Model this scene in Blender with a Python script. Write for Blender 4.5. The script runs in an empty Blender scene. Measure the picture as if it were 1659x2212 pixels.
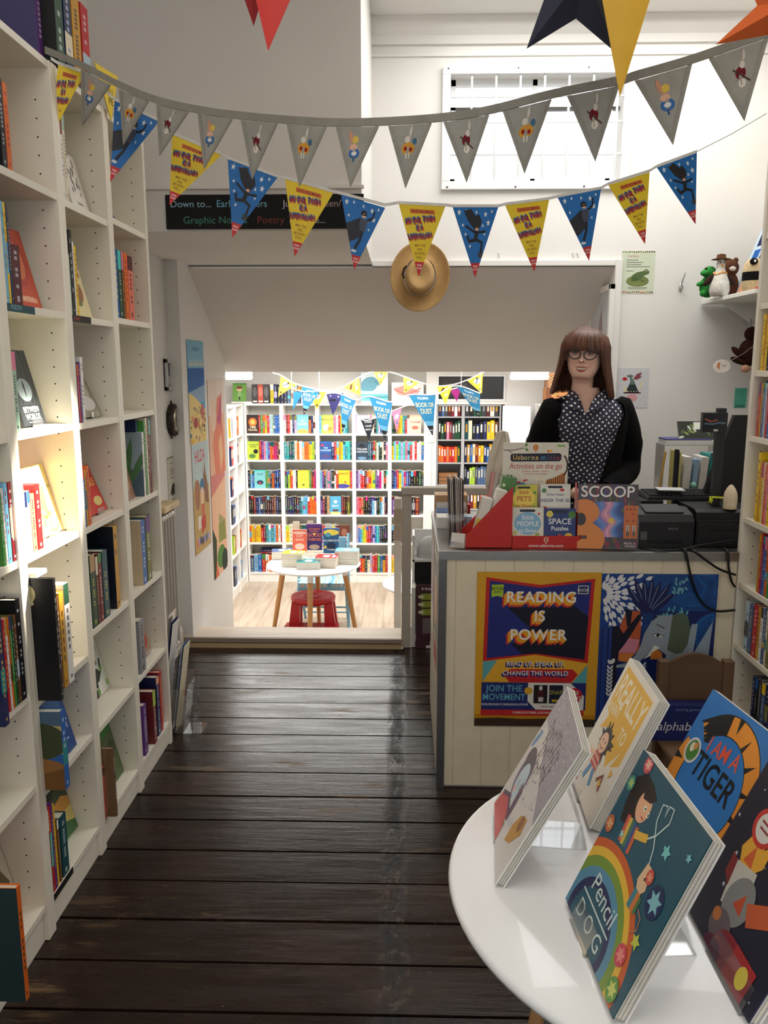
import bpy, math, random
from mathutils import Vector, Matrix
S = bpy.context.scene
D = bpy.data
COL = S.collection
random.seed(7)
R = math.radians

# ------------------------------------------------------------------ camera
CAM_Z, PITCH, YAW, FPX, CX, CY = 1.55, R(10.1), R(1.4), 1750.0, 829.5, 1106.0
cam = D.cameras.new('camera')
cam_o = D.objects.new('camera', cam)
COL.objects.link(cam_o)
cam_o.location = (0, 0, CAM_Z)
cam_o.rotation_euler = (R(90) - PITCH, 0, YAW)
cam.sensor_fit = 'VERTICAL'
cam.sensor_height = 36.0
cam.lens = FPX / 2212.0 * 36.0
cam.clip_start = 0.02
S.camera = cam_o

# ------------------------------------------------------------------ light
EXPOSURE = -0.36
WORLD = 2.3           # daylight through the open shop front behind the viewer and the barred window
LAMPS = [  # name, location, aim, size x, size y, watts, colour
    ('skylight', (0.95, 3.75, 3.27), (0.95, 3.75, 0), 1.5, 1.2, 41, (1.0, .99, .97)),
    ('overhead_fill', (0.1, 0.6, 3.25), (0.1, 0.7, 0), 1.8, 1.4, 26, (1.0, .95, .87)),  # unseen fill added overhead to brighten the table, near shelves and floor
    ('back_room_light', (-0.75, 7.2, 1.58), (-0.75, 7.2, -1), 2.0, 1.6, 118, (1.0, .99, .97)),
    ('back_room_light', (1.2, 7.3, 1.58), (1.2, 7.3, -1), 1.2, 1.2, 30, (1.0, .99, .97)),
]
for nm, loc, aim, sx, sy, w, colr in LAMPS:
    l = D.lights.new(nm, 'AREA')
    l.shape = 'RECTANGLE'
    l.size, l.size_y, l.energy, l.color = sx, sy, w, colr
    o = D.objects.new(nm, l)
    COL.objects.link(o)
    o.location = loc
    o.rotation_euler = (Vector(aim) - Vector(loc)).to_track_quat('-Z', 'Y').to_euler()
sp = D.lights.new('shelf_spotlight', 'SPOT')
sp.energy, sp.spot_size, sp.spot_blend, sp.shadow_soft_size, sp.color = 2400, R(13), .5, .03, (1.0, .93, .78)
sp_o = D.objects.new('shelf_spotlight', sp)
COL.objects.link(sp_o)
sp_o.location = (0.35, 2.75, 2.75)
sp_o.rotation_euler = (Vector((-1.0, 2.17, 1.19)) - sp_o.location).to_track_quat('-Z', 'Y').to_euler()

W = D.worlds.new('daylight')
S.world = W
W.use_nodes = True
bg = W.node_tree.nodes['Background']
bg.inputs[0].default_value = (0.94, 0.97, 1.0, 1)
bg.inputs[1].default_value = WORLD
S.view_settings.view_transform = 'Standard'
S.view_settings.look = 'None'
S.view_settings.exposure = EXPOSURE
S.view_settings.gamma = 1.0
S.view_settings.use_curve_mapping = False
S.render.film_transparent = False
try:
    S.cycles.use_denoising = True
    S.cycles.max_bounces = 8
    S.cycles.diffuse_bounces = 4
    S.cycles.transparent_max_bounces = 12
    S.cycles.caustics_reflective = False
    S.cycles.caustics_refractive = False
    S.cycles.sample_clamp_indirect = 6
except Exception:
    pass

# ------------------------------------------------------------------ pixel -> point on a real plane
_f = Vector((-math.sin(YAW) * math.cos(PITCH), math.cos(YAW) * math.cos(PITCH), -math.sin(PITCH)))
_r = Vector((math.cos(YAW), math.sin(YAW), 0))
_u = _r.cross(_f)
EYE = Vector((0, 0, CAM_Z))


def ray(u, v):
    return _r * ((u - CX) / FPX) - _u * ((v - CY) / FPX) + _f


def onX(u, v, x):
    d = ray(u, v)
    return EYE + d * (x / d.x)


def onY(u, v, y):
    d = ray(u, v)
    return EYE + d * (y / d.y)


def onZ(u, v, z):
    d = ray(u, v)
    return EYE + d * ((z - CAM_Z) / d.z)


def onV(u, v, a, b):
    """point on the upright plane through the plan points a and b"""
    d = ray(u, v)
    n = Vector((b[1] - a[1], a[0] - b[0], 0))
    return EYE + d * ((Vector((a[0], a[1], 0)) - EYE).dot(n) / d.dot(n))


# ------------------------------------------------------------------ colours
def lin(c):
    return tuple(((x / 255.0 / 12.92) if x / 255.0 <= 0.04045 else ((x / 255.0 + 0.055) / 1.055) ** 2.4) for x in c)


PAL = {
    'white': (236, 234, 228), 'cream': (232, 220, 190), 'black': (22, 22, 26), 'dark grey': (62, 62, 66), 'grey': (140, 142, 146),
    'red': (190, 36, 38), 'dark red': (120, 24, 30), 'orange': (228, 108, 32), 'yellow': (240, 200, 40), 'gold': (205, 150, 40),
    'green': (70, 140, 60), 'dark green': (28, 72, 46), 'lime green': (170, 205, 60), 'teal': (38, 138, 142), 'light blue': (120, 185, 220),
    'blue': (40, 98, 175), 'navy': (26, 36, 84), 'purple': (98, 50, 130), 'pink': (232, 130, 160), 'brown': (110, 70, 44), 'tan': (190, 150, 105),
    'maroon': (84, 26, 34), 'pale green': (170, 205, 180), 'peach': (244, 180, 140), 'olive': (120, 120, 50), 'lilac': (190, 175, 215),
    'sky blue': (90, 180, 225), 'dark teal': (20, 76, 84), 'turquoise': (70, 200, 190), 'magenta': (190, 40, 120), 'slate blue': (76, 100, 140),
    'pale blue': (180, 205, 222), 'salmon': (232, 120, 100)}


def C(k):
    if isinstance(k, str):
        k = PAL[k]
    return lin(k)


# ------------------------------------------------------------------ materials (base colour comes from each face's own colour attribute)
def cmat(name, rough=.5, spec=.5, metal=0.0, bump=0.0, bscale=80.0, tint=0.0, tscale=6.0, coat=0.0, stretch=(1, 1, 1)):
    m = D.materials.new(name)
    m.use_nodes = True
    nt = m.node_tree
    b = nt.nodes['Principled BSDF']
    a = nt.nodes.new('ShaderNodeAttribute')
    a.attribute_name = 'Col'
    b.inputs['Roughness'].default_value = rough
    b.inputs['Specular IOR Level'].default_value = spec
    b.inputs['Metallic'].default_value = metal
    b.inputs['Coat Weight'].default_value = coat
    tc = nt.nodes.new('ShaderNodeTexCoord')
    mp = nt.nodes.new('ShaderNodeMapping')
    mp.inputs['Scale'].default_value = stretch
    nt.links.new(tc.outputs['Object'], mp.inputs['Vector'])
    src = a.outputs['Color']
    if tint > 0:
        n = nt.nodes.new('ShaderNodeTexNoise')
        n.inputs['Scale'].default_value = tscale
        n.inputs['Detail'].default_value = 5
        nt.links.new(mp.outputs[0], n.inputs['Vector'])
        mr = nt.nodes.new('ShaderNodeMapRange')
        mr.inputs['From Min'].default_value = .3
        mr.inputs['From Max'].default_value = .7
        mr.inputs['To Min'].default_value = 1 - tint
        mr.inputs['To Max'].default_value = 1 + tint * .4
        nt.links.new(n.outputs['Fac'], mr.inputs['Value'])
        mx = nt.nodes.new('ShaderNodeMix')
        mx.data_type = 'RGBA'
        mx.blend_type = 'MULTIPLY'
        mx.inputs[0].default_value = 1
        nt.links.new(src, mx.inputs[6])
        nt.links.new(mr.outputs[0], mx.inputs[7])
        src = mx.outputs[2]
    nt.links.new(src, b.inputs['Base Color'])
    if bump > 0:
        n = nt.nodes.new('ShaderNodeTexNoise')
        n.inputs['Scale'].default_value = bscale
        n.inputs['Detail'].default_value = 4
        nt.links.new(mp.outputs[0], n.inputs['Vector'])
        bp = nt.nodes.new('ShaderNodeBump')
        bp.inputs['Strength'].default_value = bump
        bp.inputs['Distance'].default_value = .004
        nt.links.new(n.outputs['Fac'], bp.inputs['Height'])
        nt.links.new(bp.outputs[0], b.inputs['Normal'])
    return m


M = {
    'wall': cmat('wall_paint', .75, .3, bump=.12, bscale=30, tint=.04, tscale=2.5),
    'shelfwhite': cmat('white_laminate', .42, .4, tint=.03, tscale=9),
    'print': cmat('printed_card', .42, .4, tint=.05, tscale=25),
    'gloss': cmat('glossy_print', .34, .45, tint=.03, tscale=20),
    'paper': cmat('paper', .8, .2, tint=.08, tscale=60),
    'matte': cmat('matte_paint', .7, .3, tint=.06, tscale=12),
    'plastic': cmat('plastic', .35, .5, tint=.03),
    'black_plastic': cmat('black_plastic', .45, .4, bump=.1, bscale=400),
    'fabric': cmat('fabric', .95, .15, bump=.5, bscale=420, tint=.10, tscale=30),
    'plush': cmat('plush', 1.0, .1, bump=1.0, bscale=260, tint=.2, tscale=60),
    'metal': cmat('brushed_metal', .33, .5, metal=1.0, tint=.15, tscale=30, stretch=(1, 1, 12)),
    'wood': cmat('wood', .5, .4, bump=.15, bscale=40, tint=.28, tscale=9, stretch=(1, 1, .12)),
    'woodx': cmat('wood_along', .5, .4, bump=.15, bscale=40, tint=.28, tscale=9, stretch=(.12, 1, 1)),
    'table': cmat('white_lacquer', .22, .5, coat=.3),
    'skin': cmat('skin', .55, .35, tint=.04, tscale=40),
    'hair': cmat('hair', .38, .5, tint=.25, tscale=90, stretch=(1, 1, .08)),
}


def clear(name, rough=.03, col=(1, 1, 1), alpha=.22):
    """thin clear acrylic or glass: mostly seen through, with a sheen"""
    m = D.materials.new(name)
    m.use_nodes = True
    nt = m.node_tree
    nt.nodes.clear()
    out = nt.nodes.new('ShaderNodeOutputMaterial')
    mx = nt.nodes.new('ShaderNodeMixShader')
    tr = nt.nodes.new('ShaderNodeBsdfTransparent')
    gl = nt.nodes.new('ShaderNodeBsdfGlossy')
    fr = nt.nodes.new('ShaderNodeLayerWeight')
    fr.inputs[0].default_value = .12
    ad = nt.nodes.new('ShaderNodeMath')
    ad.operation = 'ADD'
    ad.inputs[1].default_value = alpha * .45
    gl.inputs['Roughness'].default_value = rough
    tr.inputs[0].default_value = (*[.97 * c for c in col], 1)
    nt.links.new(fr.outputs['Facing'], ad.inputs[0])
    mn = nt.nodes.new('ShaderNodeMath')
    mn.operation = 'MINIMUM'
    mn.inputs[1].default_value = .32
    nt.links.new(ad.outputs[0], mn.inputs[0])
    nt.links.new(mn.outputs[0], mx.inputs[0])
    nt.links.new(tr.outputs[0], mx.inputs[1])
    nt.links.new(gl.outputs[0], mx.inputs[2])
    nt.links.new(mx.outputs[0], out.inputs[0])
    return m


M['clear'] = clear('clear_acrylic')
M['glass'] = clear('clear_glass', .01, (1, 1, 1), .05)


def emat(name, col, s):
    m = D.materials.new(name)
    m.use_nodes = True
    b = m.node_tree.nodes['Principled BSDF']
    b.inputs['Base Color'].default_value = (*col, 1)
    b.inputs['Emission Color'].default_value = (*col, 1)
    b.inputs['Emission Strength'].default_value = s
    return m


M['tube'] = emat('lit_tube', (1, 1, .98), 8)
M['screen'] = emat('lit_screen', (.05, .07, .1), .6)

# ------------------------------------------------------------------ mesh builder
GREY = (.5, .5, .5)


class MB:
    def __init__(s):
        s.v, s.f, s.c, s.sm = [], [], [], []

    def face(s, pts, col, smooth=False):
        n = len(s.v)
        s.v.extend(Vector(p) for p in pts)
        s.f.append(tuple(range(n, n + len(pts))))
        s.c.append(col)
        s.sm.append(smooth)
        return s

    def raw(s, verts, faces, col, smooth=False):
        n = len(s.v)
        s.v.extend(Vector(p) for p in verts)
        for i, f in enumerate(faces):
            s.f.append(tuple(k + n for k in f))
            s.c.append(col[i] if isinstance(col, list) else col)
            s.sm.append(smooth)
        return s

    def box(s, x0, x1, y0, y1, z0, z1, col, m=None):
        P = [(x0, y0, z0), (x1, y0, z0), (x1, y1, z0), (x0, y1, z0), (x0, y0, z1), (x1, y0, z1), (x1, y1, z1), (x0, y1, z1)]
        if m is not None:
            P = [m @ Vector(p) for p in P]
        return s.raw(P, [(0, 3, 2, 1), (4, 5, 6, 7), (0, 1, 5, 4), (1, 2, 6, 5), (2, 3, 7, 6), (3, 0, 4, 7)], col)

    def prism(s, pts, vec, col, cap=None):
        """planar outline pushed along vec"""
        n = len(pts)
        a = [Vector(p) for p in pts]
        b = [p + Vector(vec) for p in a]
        s.face(a[::-1], cap or col)
        s.face(b, cap or col)
        for i in range(n):
            j = (i + 1) % n
            s.face([a[i], a[j], b[j], b[i]], col)
        return s

    def tube(s, path, r, col, n=8, caps=True, smooth=True, flat=1.0):
        P = [Vector(p) for p in path]
        rs = r if isinstance(r, (list, tuple)) else [r] * len(P)
        rings, prev = [], None
        for i, p in enumerate(P):
            t = (P[min(i + 1, len(P) - 1)] - P[max(i - 1, 0)]).normalized()
            if prev is None:
                a = Vector((0, 0, 1)) if abs(t.z) < .9 else Vector((1, 0, 0))
                prev = (a - t * a.dot(t)).normalized()
            else:
                prev = (prev - t * prev.dot(t)).normalized()
            q = t.cross(prev)
            rings.append([p + (prev * math.cos(k * 2 * math.pi / n) + q * math.sin(k * 2 * math.pi / n) * flat) * rs[i] for k in range(n)])
        v = [x for rg in rings for x in rg]
        f = [(i * n + k, i * n + (k + 1) % n, (i + 1) * n + (k + 1) % n, (i + 1) * n + k) for i in range(len(P) - 1) for k in range(n)]
        s.raw(v, f, col, smooth)
        if caps:
            s.face(rings[0][::-1], col)
            s.face(rings[-1], col)
        return s

    def lathe(s, prof, col, n=32, m=None, smooth=True, sx=1.0, sy=1.0):
        """profile of (radius, z) turned about z"""
        v, f = [], []
        for r, z in prof:
            for k in range(n):
                a = 2 * math.pi * k / n
                p = Vector((r * math.cos(a) * sx, r * math.sin(a) * sy, z))
                v.append(m @ p if m is not None else p)
        cols = []
        for i in range(len(prof) - 1):
            for k in range(n):
                f.append((i * n + k, i * n + (k + 1) % n, (i + 1) * n + (k + 1) % n, (i + 1) * n + k))
                cols.append(col[i] if isinstance(col, list) else col)
        s.raw(v, f, cols, smooth)
        if prof[0][0] > 1e-5:
            s.face(v[:n][::-1], cols[0])
        if prof[-1][0] > 1e-5:
            s.face(v[-n:], cols[-1])
        return s

    def ball(s, c, rx, ry, rz, col, n=16, k=10, m=None):
        v, f = [], []
        for i in range(k + 1):
            t = math.pi * i / k
            for j in range(n):
                a = 2 * math.pi * j / n
                p = Vector((rx * math.sin(t) * math.cos(a), ry * math.sin(t) * math.sin(a), -rz * math.cos(t)))
                v.append((m @ p if m is not None else p) + Vector(c))
        for i in range(k):
            for j in range(n):
                f.append((i * n + j, i * n + (j + 1) % n, (i + 1) * n + (j + 1) % n, (i + 1) * n + j))
        return s.raw(v, f, col, True)

    def loft(s, rings, col, closed=True, caps=True, smooth=True):
        n = len(rings[0])
        v = [p for r in rings for p in r]
        kk = n if closed else n - 1
        f = [(i * n + k, i * n + (k + 1) % n, (i + 1) * n + (k + 1) % n, (i + 1) * n + k) for i in range(len(rings) - 1) for k in range(kk)]
        s.raw(v, f, col, smooth)
        if caps and closed:
            s.face(list(rings[0])[::-1], col)
            s.face(list(rings[-1]), col)
        return s

    def build(s, name, mat='matte', parent=None, loc=None, rot=None, m=None, bevel=0.0, kind=None, label=None, weld=False):
        me = D.meshes.new(name)
        me.from_pydata([tuple(p) for p in s.v], [], s.f)
        at = me.color_attributes.new('Col', 'FLOAT_COLOR', 'CORNER')
        buf = []
        for f, c in zip(s.f, s.c):
            buf.extend((c[0], c[1], c[2], 1.0) * len(f))
        at.data.foreach_set('color', buf)
        if any(s.sm):
            me.polygons.foreach_set('use_smooth', s.sm)
        me.materials.append(M[mat] if isinstance(mat, str) else mat)
        me.update()
        o = D.objects.new(name, me)
        COL.objects.link(o)
        if parent is not None:
            o.parent = parent
        if m is not None:
            o.matrix_world = m
        if loc is not None:
            o.location = loc
        if rot is not None:
            o.rotation_euler = rot
        if bevel > 0:
            bm = o.modifiers.new('rounded_edges', 'BEVEL')
            bm.width = bevel
            bm.segments = 2
            bm.limit_method = 'ANGLE'
        if kind:
            o['kind'] = kind
        if label:
            o['label'] = label
        return o


def empty(name, loc=(0, 0, 0), rz=0.0, m=None):
    o = D.objects.new(name, None)
    COL.objects.link(o)
    o.empty_display_size = .05
    if m is not None:
        o.matrix_world = m
    else:
        o.location = loc
        o.rotation_euler = (0, 0, rz)
    return o


def tag(o, label, cat, group=None):
    o['label'], o['category'] = label, cat
    if group:
        o['group'] = group
    return o


def struct(mb, name, mat='wall', **k):
    return mb.build(name, mat, kind='structure', **k)


ORD = ['first', 'second', 'third', 'fourth', 'fifth', 'sixth', 'seventh', 'eighth', 'ninth', 'tenth', 'eleventh', 'twelfth', 'thirteenth', 'fourteenth',
       'fifteenth', 'sixteenth', 'seventeenth', 'eighteenth', 'nineteenth', 'twentieth']


def T(x, y, z):
    return Matrix.Translation((x, y, z))


def RZ(a):
    return Matrix.Rotation(R(a), 4, 'Z')


def RX(a):
    return Matrix.Rotation(R(a), 4, 'X')


def RY(a):
    return Matrix.Rotation(R(a), 4, 'Y')


# ------------------------------------------------------------------ lettering: outlines of the built-in font, read once
CHARS = "ABCDEFGHIJKLMNOPQRSTUVWXYZabcdefghijklmnopqrstuvwxyz0123456789.,&!?'/-:+"
GL = {}


def _glyphs(key, off):
    made = []
    for ch in list(CHARS) + ['|']:
        row = []
        for body in ((ch, '|' + ch + '|') if ch != '|' else ('||', '| |')):
            cu = D.curves.new('lettering', 'FONT')
            cu.body = body
            cu.resolution_u = 4
            cu.offset = off if body == ch else 0.0
            o = D.objects.new('lettering', cu)
            COL.objects.link(o)
            row.append((o, cu))
        made.append((ch, row))
    dg = bpy.context.evaluated_depsgraph_get()
    dg.update()

    def span(o):
        xs = [v.co.x for v in o.evaluated_get(dg).to_mesh().vertices]
        return min(xs), max(xs)
    bars = made[-1][1]
    w2 = span(bars[0][0])
    wbar = w2[1] - w2[0]
    ws = span(bars[1][0])
    tab = {' ': ([], [], (ws[1] - ws[0]) - wbar)}
    for ch, row in made[:-1]:
        me = row[0][0].evaluated_get(dg).to_mesh()
        vs = [(v.co.x, v.co.y) for v in me.vertices]
        fs = [tuple(p.vertices) for p in me.polygons]
        a = span(row[1][0])
        tab[ch] = (vs, fs, (a[1] - a[0]) - wbar)
    for ch, row in made:
        for o, cu in row:
            D.objects.remove(o)
            D.curves.remove(cu)
    GL[key] = tab


_glyphs('r', 0.0)
_glyphs('b', 0.013)


def clip(P, box, fy=1):
    """cut an outline to the page"""
    x0, y0, x1, y1 = box
    for ax, lim, keep in ((0, x0, 1), (0, x1, -1), (1, y0, 1), (1, y1, -1)):
        if all((p[ax] - lim) * keep >= -1e-9 for p in P):
            continue
        out = []
        for a, b in zip(P, P[1:] + P[:1]):
            da, db = (a[ax] - lim) * keep, (b[ax] - lim) * keep
            if da >= 0:
                out.append(a)
            if da * db < 0:
                t = da / (da - db)
                out.append((a[0] + (b[0] - a[0]) * t, a[1] + (b[1] - a[1]) * t))
        P = out
        if len(P) < 3:
            return []
    return P


def half(P, a, b):
    """keep what lies on the left of the line a to b"""
    out = []
    for p, q in zip(P, P[1:] + P[:1]):
        dp = (b[0] - a[0]) * (p[1] - a[1]) - (b[1] - a[1]) * (p[0] - a[0])
        dq = (b[0] - a[0]) * (q[1] - a[1]) - (b[1] - a[1]) * (q[0] - a[0])
        if dp >= 0:
            out.append(p)
        if dp * dq < 0:
            t = dp / (dp - dq)
            out.append((p[0] + (q[0] - p[0]) * t, p[1] + (q[1] - p[1]) * t))
    return out


class Art:
    """flat printed artwork: layers of coloured outlines in its own units"""

    def __init__(s, fy=1):
        s.L = []
        s.fy = fy          # -1: written with y running down, as on a page

    def poly(s, pts, col):
        s.L.append([(list(pts), C(col))])
        return s

    def rect(s, x0, y0, x1, y1, col):
        return s.poly([(x0, y0), (x1, y0), (x1, y1), (x0, y1)], col)

    def ell(s, cx, cy, rx, ry=None, col='red', n=26, rot=0.0, a0=0, a1=360):
        ry = rx if ry is None else ry
        ca, sa = math.cos(R(rot)), math.sin(R(rot))
        P = []
        full = a1 - a0 >= 360
        for i in range(n if full else n + 1):
            a = R(a0 + (a1 - a0) * i / n)
            x, y = rx * math.cos(a), ry * math.sin(a)
            P.append((cx + x * ca - y * sa, cy + x * sa + y * ca))
        return s.poly(P, col)

    def star(s, cx, cy, r, col, n=5, inner=.42, rot=90):
        return s.poly([(cx + (r if i % 2 == 0 else r * inner) * math.cos(R(rot + 180 * i / n)), cy + (r if i % 2 == 0 else r * inner) * math.sin(R(rot + 180 * i / n))) for i in range(2 * n)], col)

    def ring(s, cx, cy, r0, r1, col, a0=0, a1=180, n=24, sy=1.0):
        lay = []
        for i in range(n):
            a, b = R(a0 + (a1 - a0) * i / n), R(a0 + (a1 - a0) * (i + 1) / n)
            lay.append(([(cx + r0 * math.cos(a), cy + sy * r0 * math.sin(a)), (cx + r1 * math.cos(a), cy + sy * r1 * math.sin(a)),
                         (cx + r1 * math.cos(b), cy + sy * r1 * math.sin(b)), (cx + r0 * math.cos(b), cy + sy * r0 * math.sin(b))], C(col)))
        s.L.append(lay)
        return s

    def many(s, polys):
        s.L.append([(list(p), C(c)) for p, c in polys])
        return s

    def line(s, pts, w, col, taper=False):
        lay = []
        n = len(pts)
        L, Rr = [], []
        for i, p in enumerate(pts):
            a, b = pts[max(i - 1, 0)], pts[min(i + 1, n - 1)]
            dx, dy = b[0] - a[0], b[1] - a[1]
            q = math.hypot(dx, dy) or 1
            ww = w * (1 - .9 * i / (n - 1)) if taper else w
            L.append((p[0] - dy / q * ww / 2, p[1] + dx / q * ww / 2))
            Rr.append((p[0] + dy / q * ww / 2, p[1] - dx / q * ww / 2))
        for i in range(n - 1):
            lay.append(([L[i], Rr[i], Rr[i + 1], L[i + 1]], C(col)))
        s.L.append(lay)
        return s

    def text(s, t, x, y, size, col, al='c', bold=True, rot=0.0, sx=1.0, shear=0.0, track=1.0, wave=0.0):
        tab = GL['b' if bold else 'r']
        w = sum(tab[ch][2] for ch in t) * track
        x0 = {'c': -w / 2, 'l': 0, 'r': -w}[al]
        ca, sa = math.cos(R(rot)), math.sin(R(rot))
        lay = []
        pen = x0
        col = C(col)
        k = 0
        for ch in t:
            vs, fs, ad = tab[ch]
            dy = wave * (1 if k % 2 else -1)
            k += 1
            P = []
            for (vx, vy) in vs:
                px, py = (pen + vx + shear * vy) * size * sx, (vy + dy) * size
                P.append((x + px * ca - py * sa, y + (px * sa + py * ca) * s.fy))
            for f in fs:
                lay.append(([P[i] for i in f], col))
            pen += ad * track
        if lay:
            s.L.append(lay)
        return s

    def join(s, i0):
        """print everything from layer i0 on as one layer per colour"""
        by = {}
        for lay in s.L[i0:]:
            for q, c in lay:
                by.setdefault(c, []).append((q, c))
        s.L = s.L[:i0] + list(by.values())
        return s

    def trim(s, box):
        s.L = [[(q, c) for q, c in ((clip(p, box), c) for p, c in lay) if len(q) > 2] for lay in s.L]
        return s

    def on(s, mb, TL, W, H, box, e=2.5e-5, start=1):
        """lay the page box (x0, y0, x1, y1) on the rectangle with top corner TL, width vector W and upward height vector H"""
        x0, y0, x1, y1 = box
        s.L = [[(q, c) for q, c in ((clip(p, box, s.fy), c) for p, c in lay) if len(q) > 2] for lay in s.L]
        U, V = Vector(W) / (x1 - x0), Vector(H) / (y1 - y0)
        return s.put(mb, Vector(TL) - U * x0 + V * y0, U, V, e, start)

    def put(s, mb, O, U, V, e=2.5e-5, start=1):
        O, U, V = Vector(O), Vector(U), Vector(V)
        N = U.cross(V).normalized()
        for i, lay in enumerate(s.L):
            for j, (pts, col) in enumerate(lay):
                off = O + N * e * (i + start + .85 * (j * 7 % 23) / 23)
                q = [off + U * p[0] + V * (p[1] * s.fy) for p in pts]
                mb.face(q, col)
        return mb


def leaf(x, y, L, w, rot, n=6):
    P = []
    for i in range(n + 1):
        t = i / n
        P.append((t * L, w * math.sin(math.pi * t) ** .8 / 2))
    for i in range(n - 1, 0, -1):
        t = i / n
        P.append((t * L, -w * math.sin(math.pi * t) ** .8 / 2))
    c, q = math.cos(R(rot)), math.sin(R(rot))
    return [(x + a * c - b * q, y + a * q + b * c) for a, b in P]

# ================================================================== SETTING
XL, XB = -0.967, -1.25          # front of the left bookcases, left wall
YW = 4.55                       # far wall of the shop
WHITE = lin((231, 228, 223))
WARM = lin((222, 214, 204))
BACK = -0.77                    # floor of the lower back room


def floor_material():
    m = D.materials.new('worn_dark_boards')
    m.use_nodes = True
    nt = m.node_tree
    N, K = nt.nodes.new, nt.links.new
    b = nt.nodes['Principled BSDF']
    at = N('ShaderNodeAttribute'); at.attribute_name = 'Col'
    tc = N('ShaderNodeTexCoord')

    def noise(scale, stretch, detail=6, rough=.6):
        mp = N('ShaderNodeMapping'); mp.inputs['Scale'].default_value = stretch
        K(tc.outputs['Object'], mp.inputs[0])
        n = N('ShaderNodeTexNoise'); n.inputs['Scale'].default_value = scale; n.inputs['Detail'].default_value = detail
        n.inputs['Roughness'].default_value = rough
        K(mp.outputs[0], n.inputs[0])
        return n.outputs['Fac']

    def ramp(src, a, c, lo=0.0, hi=1.0):
        r = N('ShaderNodeMapRange')
        r.inputs['From Min'].default_value, r.inputs['From Max'].default_value = a, c
        r.inputs['To Min'].default_value, r.inputs['To Max'].default_value = lo, hi
        K(src, r.inputs[0])
        return r.outputs[0]

    def mix(fac, a, col):
        x = N('ShaderNodeMix'); x.data_type = 'RGBA'
        K(fac, x.inputs[0])
        K(a, x.inputs[6])
        x.inputs[7].default_value = (*col, 1)
        return x.outputs[2]

    def math_(op, a, c):
        x = N('ShaderNodeMath'); x.operation = op
        K(a, x.inputs[0])
        if isinstance(c, float):
            x.inputs[1].default_value = c
        else:
            K(c, x.inputs[1])
        return x.outputs[0]
    grain = noise(14, (.25, 9, 1))
    blot = noise(2.2, (1, 1.6, 1), 4)
    base = mix(ramp(grain, .35, .7, 0, .5), at.outputs['Color'], lin((30, 20, 16)))
    base = mix(ramp(blot, .48, .72, 0, .5), base, lin((66, 44, 33)))
    # worn through patches, long along the boards
    worn = math_('MULTIPLY', ramp(noise(5.5, (.55, 3.2, 1), 7, .7), .54, .64), ramp(noise(1.1, (1, 1.2, 1), 2), .50, .62))
    base = mix(ramp(worn, 0, 1, 0, .62), base, lin((140, 110, 74)))
    specks = noise(90, (1, 1.4, 1), 2)
    base = mix(ramp(specks, .735, .76, 0, .6), base, lin((170, 160, 150)))
    # patched seam that runs down the aisle
    sx = N('ShaderNodeSeparateXYZ'); K(tc.outputs['Object'], sx.inputs[0])
    wob = math_('ADD', sx.outputs[0], math_('MULTIPLY', noise(3, (1, 1, 1), 3), .05))
    dist = N('ShaderNodeMath')
    dist.operation = 'ABSOLUTE'
    K(math_('ADD', wob, 0.0), dist.inputs[0])
    seam = ramp(dist.outputs[0], .016, .045, 1, 0)
    seamk = math_('MULTIPLY', seam, ramp(noise(16, (1, .5, 1), 5, .7), .40, .52))
    base = mix(ramp(seamk, 0, 1, 0, .85), base, lin((12, 9, 8)))
    edge = math_('MULTIPLY', ramp(dist.outputs[0], .03, .06, 1, 0), ramp(noise(30, (1, .8, 1), 4), .56, .62))
    base = mix(ramp(edge, 0, 1, 0, .3), base, lin((110, 92, 78)))
    K(base, b.inputs['Base Color'])
    rg = ramp(noise(7, (.4, 3, 1), 5), .3, .75, .18, .38)
    rr = math_('ADD', rg, math_('MULTIPLY', seamk, .25))
    rr = math_('ADD', rr, math_('MULTIPLY', worn, .3))
    K(rr, b.inputs['Roughness'])
    b.inputs['Specular IOR Level'].default_value = .26
    bp = N('ShaderNodeBump'); bp.inputs['Strength'].default_value = .22; bp.inputs['Distance'].default_value = .006
    h = math_('ADD', noise(9, (.35, 4, 1), 6, .65), math_('MULTIPLY', noise(60, (.3, 1, 1), 3), .25))
    h = math_('SUBTRACT', h, math_('MULTIPLY', seamk, .6))
    K(h, bp.inputs['Height'])
    K(bp.outputs[0], b.inputs['Normal'])
    return m


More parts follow.
